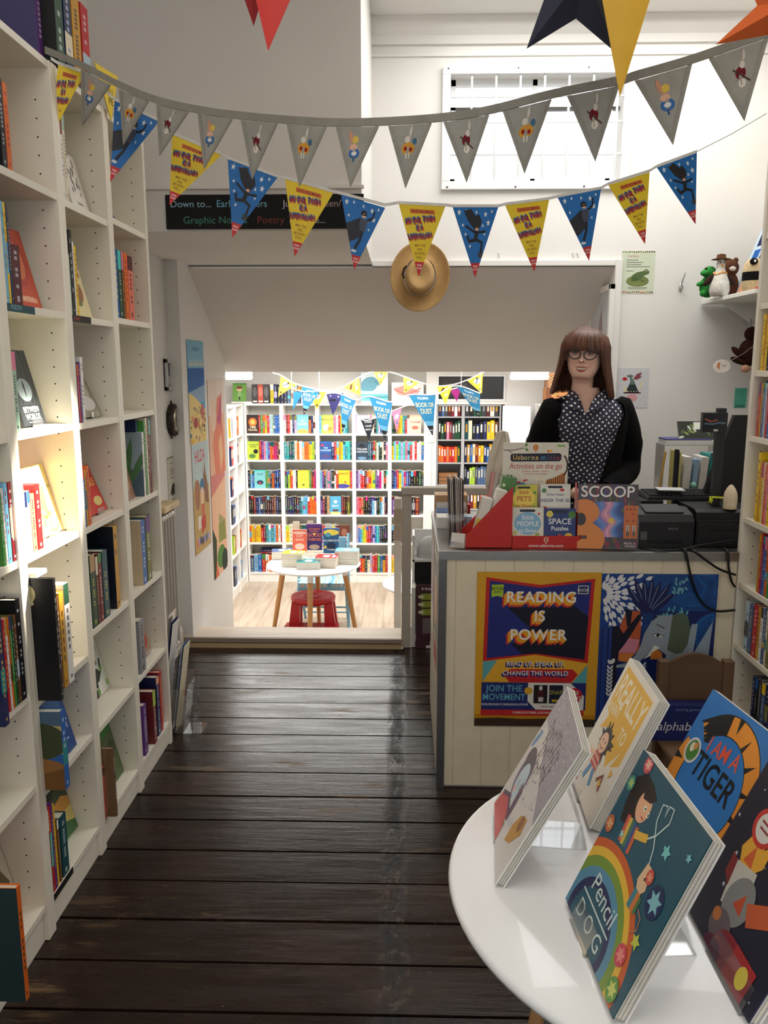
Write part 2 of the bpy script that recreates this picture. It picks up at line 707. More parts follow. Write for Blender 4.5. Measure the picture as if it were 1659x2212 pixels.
def light_floor_material():
    m = D.materials.new('pale_oak_planks')
    m.use_nodes = True
    nt = m.node_tree
    N, K = nt.nodes.new, nt.links.new
    b = nt.nodes['Principled BSDF']
    tc = N('ShaderNodeTexCoord')
    mp = N('ShaderNodeMapping'); mp.inputs['Rotation'].default_value = (0, 0, R(90))
    K(tc.outputs['Object'], mp.inputs[0])
    br = N('ShaderNodeTexBrick')
    br.inputs['Scale'].default_value = 1
    br.inputs['Brick Width'].default_value = 1.2
    br.inputs['Row Height'].default_value = .19
    br.inputs['Mortar Size'].default_value = .0015
    br.inputs['Color1'].default_value = (*lin((204, 188, 168)), 1)
    br.inputs['Color2'].default_value = (*lin((188, 170, 150)), 1)
    br.inputs['Mortar'].default_value = (*lin((150, 120, 95)), 1)
    K(mp.outputs[0], br.inputs[0])
    mp2 = N('ShaderNodeMapping'); mp2.inputs['Scale'].default_value = (9, .8, 1)
    K(tc.outputs['Object'], mp2.inputs[0])
    n = N('ShaderNodeTexNoise'); n.inputs['Scale'].default_value = 2.4; n.inputs['Detail'].default_value = 6
    K(mp2.outputs[0], n.inputs[0])
    x = N('ShaderNodeMix'); x.data_type = 'RGBA'; x.blend_type = 'MULTIPLY'; x.inputs[0].default_value = .6
    r = N('ShaderNodeValToRGB')
    r.color_ramp.elements[0].color = (.55, .5, .45, 1); r.color_ramp.elements[0].position = .3
    r.color_ramp.elements[1].color = (1, 1, 1, 1); r.color_ramp.elements[1].position = .6
    K(n.outputs['Fac'], r.inputs[0])
    K(br.outputs['Color'], x.inputs[6]); K(r.outputs[0], x.inputs[7])
    K(x.outputs[2], b.inputs['Base Color'])
    b.inputs['Roughness'].default_value = .35
    return m


M['boards'] = floor_material()
M['oak'] = light_floor_material()

# dark boards of the shop floor
mb = MB()
js = [4.34, 4.092, 3.913, 3.746, 3.578, 3.407, 3.241, 3.081, 2.911, 2.735, 2.575, 2.393, 2.233, 2.057, 1.892, 1.723, 1.55, 1.37, 1.19, 1.0, .82, .62, .4, .2, 0, -.3, -.6, -.9, -1.3]
rr = random.Random(3)
for a, b in zip(js, js[1:]):
    g = .006 + rr.random() * .004
    k = .75 + rr.random() * .5
    colb = tuple(min(1, x * k) for x in lin((38, 27, 23)))
    sl = rr.uniform(-.0012, .0012)
    x0, x1 = -1.25, 1.9
    top = rr.uniform(-.0012, .0012)
    pts = [(x0, b + g / 2 + sl, top), (x1, b + g / 2 - sl, top), (x1, a - g / 2 - sl, top), (x0, a - g / 2 + sl, top)]
    mb.prism(pts, (0, 0, -.02), colb)
mb.box(-1.25, 1.9, -1.3, 4.34, -.06, -.02, lin((10, 8, 7)))
mb.box(-.0, 1.9, 4.34, 4.72, -.06, -.002, lin((34, 26, 23)))
struct(mb, 'floor', 'boards')

mb = MB()
mb.box(-2.4, 2.4, 4.4, 9.0, BACK - .05, BACK, WARM)
struct(mb, 'floor_back', 'oak')

# landing and its nosing
mb = MB()
mb.box(-1.235, -.008, 4.335, 4.52, .045, .06, lin((226, 210, 192)))
mb.box(-1.235, -.006, 4.322, 4.335, .034, .058, lin((168, 150, 134)))
mb.box(-1.235, -.006, 4.325, 4.36, 0, .028, lin((206, 178, 138)))
mb.box(-1.235, -.01, 4.36, 4.50, 0, .045, lin((40, 32, 28)))
struct(mb, 'floor_landing', 'woodx')
mb = MB()
for i in range(4):
    mb.box(-1.18, -.01, 4.5 + i * .22, 4.74 + i * .22, BACK, -.12 - i * .165, lin((190, 168, 146)))
struct(mb, 'floor_steps', 'woodx')

# walls
mb = MB(); mb.box(-1.40, XB, -1.3, 4.34, -.05, 3.3, WHITE)
struct(mb, 'wall_left')
mb = MB(); mb.box(-1.40, -1.18, 4.34, 5.40, BACK, 2.10, WHITE)
struct(mb, 'wall_stair')
mb = MB(); mb.box(1.9, 2.0, -1.3, 4.7, -.05, 3.3, WHITE)
struct(mb, 'wall_right')
WX0, WX1, WZ0, WZ1 = .235, 1.135, 2.52, 3.045
mb = MB()
y0, y1 = YW, YW + .14
mb.box(-.175, WX0, y0, y1, 2.09, 3.3, WHITE)
mb.box(WX1, 2.0, y0, y1, 2.09, 3.3, WHITE)
mb.box(WX0, WX1, y0, y1, 2.09, WZ0, WHITE)
mb.box(WX0, WX1, y0, y1, WZ1, 3.3, WHITE)
mb.box(1.13, 2.0, y0, y1, -.05, 2.09, WHITE)
struct(mb, 'wall_far')
mb = MB(); mb.box(-1.25, -.175, 3.45, YW + .14, 2.10, 3.3, WHITE)
mb.box(-1.25, -.165, 3.435, 3.45, 2.262, 2.274, WHITE)
struct(mb, 'wall_boxing')
mb = MB()
mb.prism([(-1.3, YW + .002, 2.085), (-1.3, 5.5, 1.523), (-1.3, 5.5, 1.70), (-1.3, YW + .13, 2.085)], (2.43, 0, 0), lin((222, 217, 211)))
struct(mb, 'ceiling_slope')
mb = MB(); mb.box(1.13, 1.3, YW + .14, 5.5, BACK, 2.1, WHITE)
struct(mb, 'wall_stair_right')
mb = MB(); mb.box(-1.4, 2.0, -1.3, 4.7, 3.3, 3.36, WHITE)
struct(mb, 'ceiling')
mb = MB()
mb.prism([(-.175, YW, 3.19), (-.175, YW - .02, 3.19), (-.175, YW - .035, 3.225), (-.175, YW - .075, 3.25), (-.175, YW - .09, 3.275), (-.175, YW - .09, 3.3), (-.175, YW, 3.3)], (2.075, 0, 0), WHITE)
mb.box(-.175, 1.9, YW - .012, YW, 3.135, 3.15, WHITE)
struct(mb, 'trim_cornice')
mb = MB()
mb.prism([(XB, 3.2, 0), (XB + .022, 3.2, 0), (XB + .022, 3.2, .11), (XB + .01, 3.2, .135), (XB, 3.2, .135)], (0, 1.115, 0), lin((226, 219, 206)))
struct(mb, 'baseboard_left')
mb = MB()
mb.box(1.128, 1.165, YW - .03, YW, 0, 2.12, WHITE)
mb.box(-.175, 1.165, YW - .025, YW, 2.088, 2.118, WHITE)
struct(mb, 'trim_doorway', bevel=.003)
# shop front behind the viewer: one open window, sized to set the daylight level
FX0, FX1, FZ0, FZ1 = -.9, 1.5, .75, 2.35
mb = MB()
mb.box(-1.4, FX0, -1.4, -1.3, -.05, 3.36, WHITE)
mb.box(FX1, 2.0, -1.4, -1.3, -.05, 3.36, WHITE)
mb.box(FX0, FX1, -1.4, -1.3, -.05, FZ0, WHITE)
mb.box(FX0, FX1, -1.4, -1.3, FZ1, 3.36, WHITE)
struct(mb, 'wall_front')
# back room shell
mb = MB()
mb.box(-2.2, -2.1, 4.4, 9.0, BACK, 1.75, WHITE)
struct(mb, 'wall_back_left')
mb = MB()
mb.box(-2.2, .235, 8.89, 9.0, BACK, 1.75, WHITE)
mb.box(.235, .345, 8.6, 9.0, BACK, 1.75, WHITE)
mb.box(.345, 1.22, 8.94, 9.0, BACK, 1.75, WHITE)
mb.box(1.06, 2.4, 8.6, 8.94, BACK, 1.75, WHITE)
mb.box(.345, 1.06, 8.6, 8.94, 1.17, 1.205, WHITE)
mb.box(.345, 1.06, 8.6, 8.94, 1.478, 1.75, WHITE)
struct(mb, 'wall_back')
mb = MB(); mb.box(2.3, 2.4, 4.69, 9.0, BACK, 1.75, WHITE)
struct(mb, 'wall_back_right')
mb = MB(); mb.box(-2.2, 2.4, 5.5, 9.0, 1.62, 1.75, WHITE)
struct(mb, 'ceiling_back')
mb = MB(); mb.box(-2.2, -1.4, 5.2, 5.4, BACK, 1.75, WHITE)
struct(mb, 'wall_back_front')

# barred window
win = empty('window_1', (0, 0, 0)); win['kind'] = 'structure'
fw = lin((240, 240, 240))
mb = MB()
ex = .042
mb.box(WX0 - ex, WX1 + ex, YW - .025, YW, WZ0 - ex, WZ0, fw)
mb.box(WX0 - ex, WX1 + ex, YW - .025, YW, WZ1, WZ1 + ex * .9, fw)
mb.box(WX0 - ex, WX0, YW - .025, YW, WZ0, WZ1, fw)
mb.box(WX1, WX1 + ex, YW - .025, YW, WZ0, WZ1, fw)
mb.build('frame', 'shelfwhite', win, bevel=.003)
mb = MB()
fb = lin((206, 207, 208))
n = 7
for i in range(1, n + 1):
    x = WX0 + (WX1 - WX0) * (i - .12) / (n + .15)
    mb.box(x - .006, x + .006, YW - .012, YW - .002, WZ0, WZ1, fb)
for z in (WZ0 + .135, WZ0 + .295, WZ0 + .42):
    mb.box(WX0, WX1, YW - .010, YW - .004, z - .006, z + .006, fb)
mb.build('bars', 'shelfwhite', win, bevel=.002)
mb = MB()
for x in (WX0 + .02, (WX0 + WX1) / 2, WX1 - .05):
    mb.box(x - .012, x + .012, YW + .07, YW + .10, WZ0, WZ1, fw)
mb.box(WX0, WX1, YW + .07, YW + .10, WZ0, WZ0 + .03, fw)
mb.box(WX0, WX1, YW + .07, YW + .10, WZ1 - .03, WZ1, fw)
mb.box(WX0, WX1, YW + .07, YW + .10, WZ1 - .15, WZ1 - .135, lin((70, 66, 60)))
mb.build('sash', 'shelfwhite', win)
mb = MB(); mb.face([(WX0, YW + .085, WZ0), (WX1, YW + .085, WZ0), (WX1, YW + .085, WZ1), (WX0, YW + .085, WZ1)], fw)
mb.build('pane', 'glass', win)
mb = MB()
for i in range(9):
    x = WX0 - ex + .03 + i * .12
    for z in (WZ0 - ex + .012, WZ1 + ex - .016):
        if i % 3 == 0:
            mb.box(x - .004, x + .004, YW - .028, YW - .025, z - .004, z + .004, lin((90, 90, 90)))
mb.build('screw_heads', 'metal', win)

# ================================================================== BOOKCASES
def bookcase(name, m, w, h, d, shelves, label, mat='shelfwhite', group=None, col=(239, 232, 216), t=.022, ts=.02, holes=True, cat='bookcase', plinth=True, back=True, topped=True, inset=.004):
    """upright unit; x along its width, front at y = 0, back at y = d"""
    c = lin(col)
    root = empty(name, m=m)
    tag(root, label, cat, group)
    for x0 in (0.0, w - t):
        mb = MB()
        mb.box(x0, x0 + t, 0, d, 0, h, c)
        if holes:
            a = Art()
            z = .16
            lay = []
            while z < h - .06:
                for yy in (.045, d - .05):
                    lay.append(([(yy + .0026 * math.cos(k * math.pi / 3), z + .0026 * math.sin(k * math.pi / 3)) for k in range(6)], (20, 18, 16)))
                z += .032 * 1.5
            a.many(lay)
            if x0 == 0.0:
                a.put(mb, (t, 0, 0), (0, 1, 0), (0, 0, 1), 2e-4)
            else:
                b = Art()
                b.many([([(-p[0], p[1]) for p in q], (20, 18, 16)) for q, _ in lay])
                b.put(mb, (x0, 0, 0), (0, -1, 0), (0, 0, 1), 2e-4)
        mb.build('side_panel', mat, root, bevel=.0015)
    for z in shelves:
        mb = MB(); mb.box(t, w - t, inset, d - .006, z - ts, z, c)
        mb.build('shelf', mat, root, bevel=.0012)
    if topped:
        mb = MB(); mb.box(t, w - t, inset, d - .006, h - ts, h, c)
        mb.build('top_panel', mat, root, bevel=.0012)
    if plinth and min(shelves) > .05:
        mb = MB(); mb.box(t, w - t, .012, .028, 0, min(shelves) - ts, c)
        mb.build('plinth', mat, root, bevel=.001)
    if back:
        mb = MB(); mb.box(t, w - t, d - .006, d, .02, h - ts, c)
        mb.build('back_panel', mat, root)
    return root


LD = .279
def left_m(y0): return T(XL, y0, 0) @ RZ(90)
ML = {'0': left_m(1.592), 'A': left_m(1.986), 'B': left_m(2.379), 'C': left_m(2.770)}
WL = {'0': .393, 'A': .392, 'B': .390, 'C': .396}
SHL = {'0': [.108, .46, .714, 1.072, 1.388, 1.70, 2.03], 'A': [.103, .421, .678, 1.070, 1.389, 1.7066, 2.030], 'B': [.096, .415, .740, 1.067, 1.386, 1.703, 2.024], 'C': [.10, .424, .745, 1.073, 1.389, 1.7175, 2.042]}
LLAB = {'0': 'tall white bookcase cut off at the picture edge, fourth from the doorway', 'A': 'tall white bookcase third from the doorway, with big books standing on top',
        'B': 'tall white bookcase second from the doorway, green and white cover on its second shelf', 'C': 'tall white bookcase at the end of the row, next to the ship wheel clock'}
for k in '0ABC':
    bookcase('bookcase', ML[k], WL[k], 2.372, LD, SHL[k], LLAB[k], group='white bookcases along the aisle')
# right hand bookcase
MR = T(1.19, 2.85, 0) @ RZ(-90)
SHR = [.10, .349, .573, .80, 1.034, 1.319, 1.54, 1.762, 1.988]
bookcase('bookcase', MR, .8, 2.37, LD, SHR, 'tall white bookcase standing at the end of the shop counter')

# back room: five bays and the bookcase round the corner
YB = 8.60
SB = [BK - BACK for BK in (-.70, -.661 + .02, -.329, -.017, .267, .577, .859)][1:]
SB = [.109, .441, .753, 1.037, 1.347, 1.629]
XBAY = [-1.697, -1.300, -.919, -.531, -.149]
HB = 1.176 - BACK
BAYN = ['first', 'second', 'third', 'fourth', 'fifth']
MBK = []
for i, x in enumerate(XBAY):
    w = (XBAY[i + 1] if i < 4 else .234) - x
    m = T(x, YB, BACK)
    MBK.append((m, w))
    bookcase('bookcase', m, w, HB, .28, SB, f'white back-room bookcase, {BAYN[i]} bay along the wall from the corner', group='back-room bookcases', col=(248, 246, 240), holes=False, t=.02)
MOB = T(-1.699, 7.80, BACK) @ RZ(90)
bookcase('bookcase', MOB, .395, HB, .28, SB, 'white back-room bookcase turned at right angles to the row, by the pale tube light', col=(248, 246, 240), holes=False)
MOB2 = T(-1.699, 8.195, BACK) @ RZ(90)
bookcase('bookcase', MOB2, .395, HB, .28, SB, 'white back-room bookcase filling the corner of the lower room', col=(248, 246, 240), holes=False)
# grey recessed shelves
SG = [1.042 - BACK, .798 - BACK, .552 - BACK, .313 - BACK, .05 - BACK, -.25 - BACK]
MG1 = T(.347, 8.62, BACK)
MG2 = T(.627, 8.62, BACK)
bookcase('recessed_shelves', MG1, .28, 1.165 - BACK, .28, SG, 'narrow grey recessed shelves beside the light switches', col=(176, 176, 178), cat='shelves', t=.016, ts=.014, holes=False, plinth=False)
bookcase('recessed_shelves', MG2, .40, 1.165 - BACK, .28, SG, 'wide grey recessed shelves under the dark interior window', col=(176, 176, 178), cat='shelves', t=.016, ts=.014, holes=False, plinth=False)

# ================================================================== COUNTER AND POSTERS
CXL, CXR, CYF, CYB, CZ = .126, 1.183, 2.814, 3.63, .909
ctr = tag(empty('shop_counter', (CXL, CYF, 0)), 'cream boarded shop counter with a grey metal edge and two posters on its front', 'counter')
mb = MB(); mb.box(0, CXR - CXL, 0, CYB - CYF, CZ - .028, CZ, lin((150, 150, 148)))
mb.build('worktop', 'metal', ctr, bevel=.0015)
mb = MB(); mb.box(CXR - CXL, 1.62 - CXL, .06, CYB - CYF, CZ - .028, CZ, lin((150, 150, 148))); mb.build('worktop_return', 'metal', ctr)
mb = MB(); mb.box(CXR - CXL, 1.62 - CXL, .42, .44, 0, CZ - .028, lin((226, 214, 188))); mb.build('return_panel', 'matte', ctr)
mb = MB()
cream = lin((226, 214, 188))
xs = [.028, .062] + [.062 + .1045 * i for i in range(1, 11)]
xs = [x for x in xs if x < CXR - CXL - .02] + [CXR - CXL]
for a, b in zip(xs, xs[1:]):
    mb.prism([(a + .0022, .006, 0.008), (b - .0022, .006, 0.008), (b - .0003, .009, 0.008), (a + .0003, .009, 0.008)], (0, 0, CZ - .04), cream)
mb.box(.028, CXR - CXL, .009, .02, .006, CZ - .03, cream)
mb.build('front_panel', 'matte', ctr)
mb = MB(); mb.box(.003, .016, .02, CYB - CYF, .008, CZ - .03, lin((214, 206, 190)))
mb.build('side_panel', 'matte', ctr)
mb = MB(); mb.box(0, .028, -.002, .022, 0, CZ - .028, lin((140, 140, 140)))
mb.build('corner_strip', 'metal', ctr)
mb = MB(); mb.box(0, CXR - CXL, -.0025, .004, CZ - .031, CZ - .001, lin((168, 168, 166)))
mb.build('edge_strip', 'metal', ctr)


def sheet(name, TL, W, H, art, box, col, label, cat, mat='print', group=None, t=.0012, kind=None):
    """flat sheet of its own thickness with printed art on its face"""
    TL, W, H = Vector(TL), Vector(W), Vector(H)
    N = W.cross(H).normalized()
    o = TL - H
    mb = MB()
    P = [o, o + W, o + W + H, o + H]
    mb.prism([p - o for p in P], N * t, C(col))
    if art:
        art.on(mb, H + N * t, W, H, box)
    r = mb.build(name, mat, loc=o)
    return tag(r, label, cat, group)


YP = CYF - .004 + .006
P0, P1 = onY(1031, 1235, YP), onY(1284, 1570, YP)
a = Art(-1)
a.rect(510, 1470, 1500, 1545, (58, 44, 28))
a.poly([(510, 1478), (700, 1470), (900, 1480), (1200, 1472), (1500, 1480), (1500, 1440), (510, 1440)], (190, 130, 20))
a.poly([(583, 258), (1012, 322), (1450, 266), (1420, 986), (995, 915), (570, 976)], (186, 36, 36))
a.poly([(612, 288), (1012, 346), (1420, 292), (1392, 956), (995, 905), (600, 950)], (36, 44, 118))
a.poly([(755, 510), (1245, 505), (1262, 470), (1410, 590), (1392, 955), (995, 905), (890, 915), (800, 830), (945, 690)], (22, 22, 40))
a.poly([(628, 322), (724, 320), (720, 430), (675, 415), (628, 428)], (160, 190, 50))
a.text('BOOK', 676, 366, 34, (30, 50, 30)).text('DAY', 676, 393, 30, (30, 50, 30))
a.rect(1318, 325, 1400, 395, (220, 216, 206)).rect(1324, 331, 1394, 389, (36, 44, 100)).text('BOOK', 1359, 374, 32, (220, 216, 206))
for t, x, y, sz in (('READING', 1030, 466, 128), ('IS', 1020, 626, 128), ('POWER', 1015, 786, 128)):
    for k in range(8, 0, -1):
        a.text(t, x - 4.6 * k, y + 5.2 * k, sz, (206, 58, 40) if k > 5 else (228, 160, 40), sx=.98, track=1.06)
    a.text(t, x, y, sz, (236, 232, 224), sx=.98, track=1.06)
a.poly([(570, 976), (690, 965), (572, 1150)], (90, 165, 170))
a.poly([(690, 962), (995, 920), (1420, 990), (1300, 1155), (572, 1152)], (226, 170, 50))
a.poly([(1420, 1000), (1415, 1160), (1300, 1158)], (90, 165, 170))
a.poly([(735, 1085), (800, 1040), (1300, 1040), (1345, 1085), (1290, 1158), (790, 1155)], (190, 36, 40))
for t, y in (('READ UP, SPEAK UP,', 1012), ('CHANGE THE WORLD', 1094)):
    for k in (4, 3, 2, 1):
        a.text(t, 1000 - 3 * k, y + 4 * k, 55, (36, 40, 110), sx=.90, track=1.06)
    a.text(t, 1000, y, 55, (232, 226, 214), sx=.90, track=1.06)
a.rect(563, 1158, 1415, 1398, (34, 44, 108))
a.poly([(944, 1158), (1290, 1160), (1402, 1275), (1400, 1398), (1010, 1394), (942, 1320)], (226, 222, 214))
a.text('JOIN THE', 750, 1236, 78, (96, 166, 186), sx=.9).text('MOVEMENT', 748, 1312, 78, (96, 166, 186), sx=.84)
a.text('WORLDBOOKDAY.COM/READING-IS-POWER', 756, 1360, 26, (220, 220, 220), sx=.72)
a.ell(948, 1230, 34, 33, (214, 168, 50))
a.rect(990, 1178, 1103, 1340, (26, 20, 24)).ell(1048, 1205, 14, 22, (210, 205, 200)).rect(1020, 1230, 1076, 1300, (70, 20, 26)).rect(1030, 1285, 1070, 1325, (190, 185, 180))
a.rect(1117, 1178, 1228, 1340, (24, 26, 52)).text('SNAP', 1172, 1260, 52, (180, 170, 70), sx=.8, bold=False).rect(1140, 1305, 1190, 1325, (190, 160, 40))
a.ell(1320, 1268, 66, 66, (190, 36, 44)).text('FREE', 1318, 1262, 46, (226, 222, 214), sx=.85).text('BOOKS', 1318, 1305, 46, (226, 222, 214), sx=.8)
a.text('Find your nearest bookshop to choose', 1180, 1372, 20, (40, 40, 40), sx=.8)
a.rect(560, 1398, 1402, 1448, (190, 40, 44)).text('CELEBRATE STORIES. LOVE READING.', 1000, 1430, 25, (230, 222, 214), sx=.85)
sheet('poster', (P0.x, YP, P0.z), (P1.x - P0.x, 0, 0), (0, 0, P0.z - P1.z), a, (510, 215, 1500, 1545), (214, 158, 40), 'yellow edged poster with white block capitals on dark blue, stuck to the counter front', 'poster')

# jungle poster with an elephant
P0, P1 = onY(1301, 1239, YP), onY(1553, 1240, YP)
hh = P0.z - onY(1301, 1560, YP).z
a = Art(-1)
rj = random.Random(5)
a.rect(480, 240, 1215, 1000, (30, 72, 136)).rect(140, 700, 360, 1560, (26, 38, 92)).rect(360, 560, 1215, 1560, (26, 40, 96))
lay = []
for ring_, k in ((40, 9), (105, 12), (175, 15), (250, 18), (330, 22), (410, 26)):
    for i in range(k):
        an = -80 + 160 * (i + .5 * (ring_ % 2)) / k + rj.uniform(-3, 3)
        x, y = 165 + ring_ * math.cos(R(an)), 415 + ring_ * math.sin(R(an))
        if 165 <= x < 560 and 240 < y < 690:
            lay.append((leaf(x, y, 78, 33, an), (222, 222, 224)))
a.ell(280, 420, 290, 290, (24, 64, 136))
a.many([(p, c) for p, c in lay if min(q[1] for q in p) > 240 and min(q[0] for q in p) > 150])
a.poly([(345, 930), (345, 690), (400, 560), (520, 560), (540, 700), (530, 900), (430, 1010), (345, 1000)], (186, 90, 52))
a.poly([(345, 930), (350, 830), (440, 800), (532, 815), (500, 930)], (206, 130, 150))
a.poly([(345, 1000), (350, 940), (500, 930), (430, 1015)], (206, 122, 54))
a.poly([(260, 1300), (270, 700), (330, 690), (380, 760), (430, 690), (510, 590), (545, 600), (480, 720), (400, 850), (340, 930), (330, 1300)], (20, 22, 40))
a.poly([(380, 540), (450, 560), (440, 720), (410, 700)], (20, 22, 40))
for x0, x1 in ((150, 180), (195, 235), (250, 275)):
    a.rect(x0, 690, x1, 1540, (34, 60, 130))
for an, L in ((-128, 330), (-112, 350), (-98, 330), (-84, 345), (-70, 330), (-54, 360), (-40, 330)):
    a.poly(leaf(585, 600, L, 66, an), (28, 34, 84)).line([(585 + 60 * math.cos(R(an)), 585 + 60 * math.sin(R(an))), (585 + L * .8 * math.cos(R(an)), 585 + L * .8 * math.sin(R(an)))], 4, (150, 170, 190))
a.rect(545, 575, 640, 760, (24, 58, 116))
k0 = len(a.L)
for (x, y, L, w, an) in ((1210, 470, 420, 120, 182), (1210, 560, 380, 150, 128), (1000, 250, 260, 110, 20), (1190, 600, 360, 110, 112), (1150, 250, 260, 130, 95)):
    a.poly(leaf(x, y, L, w, an), (34, 92, 160))
    for k in range(2, 13):
        q = k / 13 * L
        bx, by = x + q * math.cos(R(an)), y + q * math.sin(R(an))
        for sgn in (35, -35):
            l2 = w * .62 * math.sin(math.pi * k / 13)
            a.line([(bx, by), (bx + l2 * math.cos(R(an + sgn)), by + l2 * math.sin(R(an + sgn)))], 4.5, (20, 40, 92))
a.join(k0)
k0 = len(a.L)
for i in range(26):
    x, y = rj.uniform(660, 960), rj.uniform(510, 600)
    a.poly(leaf(x, y, 40, 16, rj.uniform(50, 130)), (92, 164, 178))
for i in range(16):
    a.poly(leaf(rj.uniform(800, 960), rj.uniform(260, 400), 44, 18, rj.uniform(40, 140)), (110, 172, 184))
a.join(k0)
# elephant
a.poly([(1000, 672), (1055, 670), (1030, 935), (1190, 648), (1170, 985), (1020, 1010), (760, 990), (800, 935), (940, 935)], (150, 166, 180))
a.poly([(820, 595), (700, 600), (630, 650), (570, 760), (545, 860), (500, 950), (430, 1020), (330, 1040), (330, 1062), (440, 1060), (540, 1010), (620, 930), (700, 890), (770, 935), (830, 1000), (980, 930), (985, 700), (930, 590)], (146, 158, 168))
a.poly([(820, 590), (920, 575), (970, 630), (990, 720), (975, 850), (930, 925), (870, 935), (790, 905), (805, 760)], (88, 102, 82))
a.poly([(575, 985), (650, 950), (720, 880), (670, 860), (640, 915)], (226, 224, 214))
a.poly([(640, 985), (645, 930), (700, 895), (745, 930), (752, 985)], (200, 120, 48)).poly([(752, 985), (748, 920), (786, 985)], (24, 30, 66))
a.poly([(648, 768), (690, 756), (758, 782), (700, 788)], (232, 232, 226)).ell(697, 772, 15, 14, (20, 20, 24)).line([(648, 768), (690, 757), (758, 782)], 6, (20, 20, 24)).line([(680, 675), (755, 712)], 7, (20, 20, 24))
for i in range(7):
    y = 1020 + i * 32
    a.poly(leaf(570, y + 30, 55, 18, -130), (196, 206, 214)).poly(leaf(570, y + 30, 55, 18, -50), (196, 206, 214))
for i in range(8):
    y = 1060 + i * 34
    a.poly(leaf(272, y + 20, 50, 17, -125), (220, 220, 220)).poly(leaf(272, y + 20, 50, 17, -55), (220, 220, 220))
a.poly(leaf(280, 1030, 60, 36, -60), (220, 220, 220)).poly(leaf(280, 1030, 50, 30, -130), (220, 220, 220))
sheet('poster', (P0.x, YP, P0.z), (P1.x - P0.x, 0, 0), (0, 0, hh), a, (160, 240, 1215, 1560), (28, 70, 134), 'blue jungle poster with a grey elephant, on the counter front behind the small chair', 'poster')
# two posters on the narrow side of the counter
for y0, y1, z0, z1, cols, lab in ((2.92, 3.2, .36, .86, ('dark teal', 'peach', 'red'), 'dark teal poster on the narrow side of the counter, next to the metal corner'),
                                  (3.28, 3.56, .42, .84, ('lilac', 'tan', 'white'), 'pale lilac poster on the narrow side of the counter, towards the doorway')):
    a = Art(-1)
    a.rect(6, 6, 94, 70, cols[0]).ell(50, 40, 26, 20, cols[1]).rect(6, 74, 94, 94, cols[2])
    sheet('poster', (CXL + .002, y1, z1), (0, y0 - y1, 0), (0, 0, z1 - z0), a, (0, 0, 100, 100), 'cream', lab, 'poster')


# ================================================================== SIGN, HAT, PICTURES ON THE WALLS
P0, P1 = onY(358, 422, 3.432), onY(786, 494, 3.432)
a = Art(-1)
a.text('Down to...', 30, 100, 62, (150, 190, 215), 'l', False).text('Early Readers', 330, 100, 64, (120, 185, 215), 'l', False, sx=.93)
a.text('Junior', 760, 100, 62, (200, 200, 215), 'l', False).text('Teen/YA', 990, 100, 62, (170, 145, 150), 'l', False)
a.text('Graphic Novels', 110, 205, 66, (70, 140, 120), 'l', False).text('Poetry', 590, 205, 66, (130, 66, 62), 'l', False).text('& more...', 800, 205, 62, (190, 190, 190), 'l', False)
sheet('wall_sign', (P0.x, 3.433, P0.z), (P1.x - P0.x, 0, 0), (0, 0, P0.z - P1.z), a, (0, 20, 1280, 240), (16, 16, 18), 'long black hand-lettered sign above the doorway behind the bunting', 'sign', 'matte', t=.012)

# straw hat
hc = onY(907, 598, YW - .03)
hat = tag(empty('straw_hat', m=T(hc.x, YW - .03, hc.z) @ RX(90) @ RZ(-8)), 'woven straw hat hanging on the wall over the doorway', 'hat')
st = lin((184, 148, 98))
mb = MB()
prof, nn = [], 40
rings = []
for r_, z_, sq in ((.088, .012, 0), (.092, .0, 0), (.12, -.004, .0), (.15, .004, .35), (.160, .012, .8), (.1615, .010, .8), (.150, 0, .35), (.12, -.009, 0), (.09, -.006, 0)):
    ring = []
    for k in range(nn):
        an = 2 * math.pi * k / nn
        lift = .028 * sq * math.cos(an) ** 2
        ring.append(Vector((r_ * .985 * math.cos(an), r_ * 1.14 * math.sin(an), z_ + lift)))
    rings.append(ring)
mb.loft(rings, st, caps=False)
mb.build('brim', 'fabric', hat)
mb = MB()
rings = []
for r_, z_, dent in ((.092, .0, 0), (.090, .03, 0), (.083, .07, 0), (.074, .093, .1), (.055, .100, .6), (.03, .092, 1), (.004, .086, 1)):
    rings.append([Vector((r_ * .86 * math.cos(2 * math.pi * k / nn), r_ * 1.06 * math.sin(2 * math.pi * k / nn), z_ - .014 * dent)) for k in range(nn)])
mb.loft(rings, lin((194, 158, 108)), caps=False)
mb.build('crown', 'fabric', hat)
mb = MB()
for k in range(nn):
    a0, a1 = 2 * math.pi * k / nn, 2 * math.pi * (k + 1) / nn
    q = [Vector((.0805 * math.cos(t), .0990 * math.sin(t), z)) for t, z in ((a0, .004), (a1, .004), (a1, .012), (a0, .012))]
    mb.face(q, lin((40, 32, 26)), True)
mb.tube([(-.082, -.02, .008), (-.094, .0, .010), (-.09, .03, .014), (-.08, .045, .012)], .004, lin((30, 26, 22)))
mb.build('hat_band', 'fabric', hat)
mb = MB(); mb.tube([(hc.x, YW - .03, hc.z + .06), (hc.x, YW - .002, hc.z + .06)], .004, lin((180, 180, 180)))
tag(mb.build('hook', 'metal'), 'small metal peg holding the straw hat on the wall', 'hook')
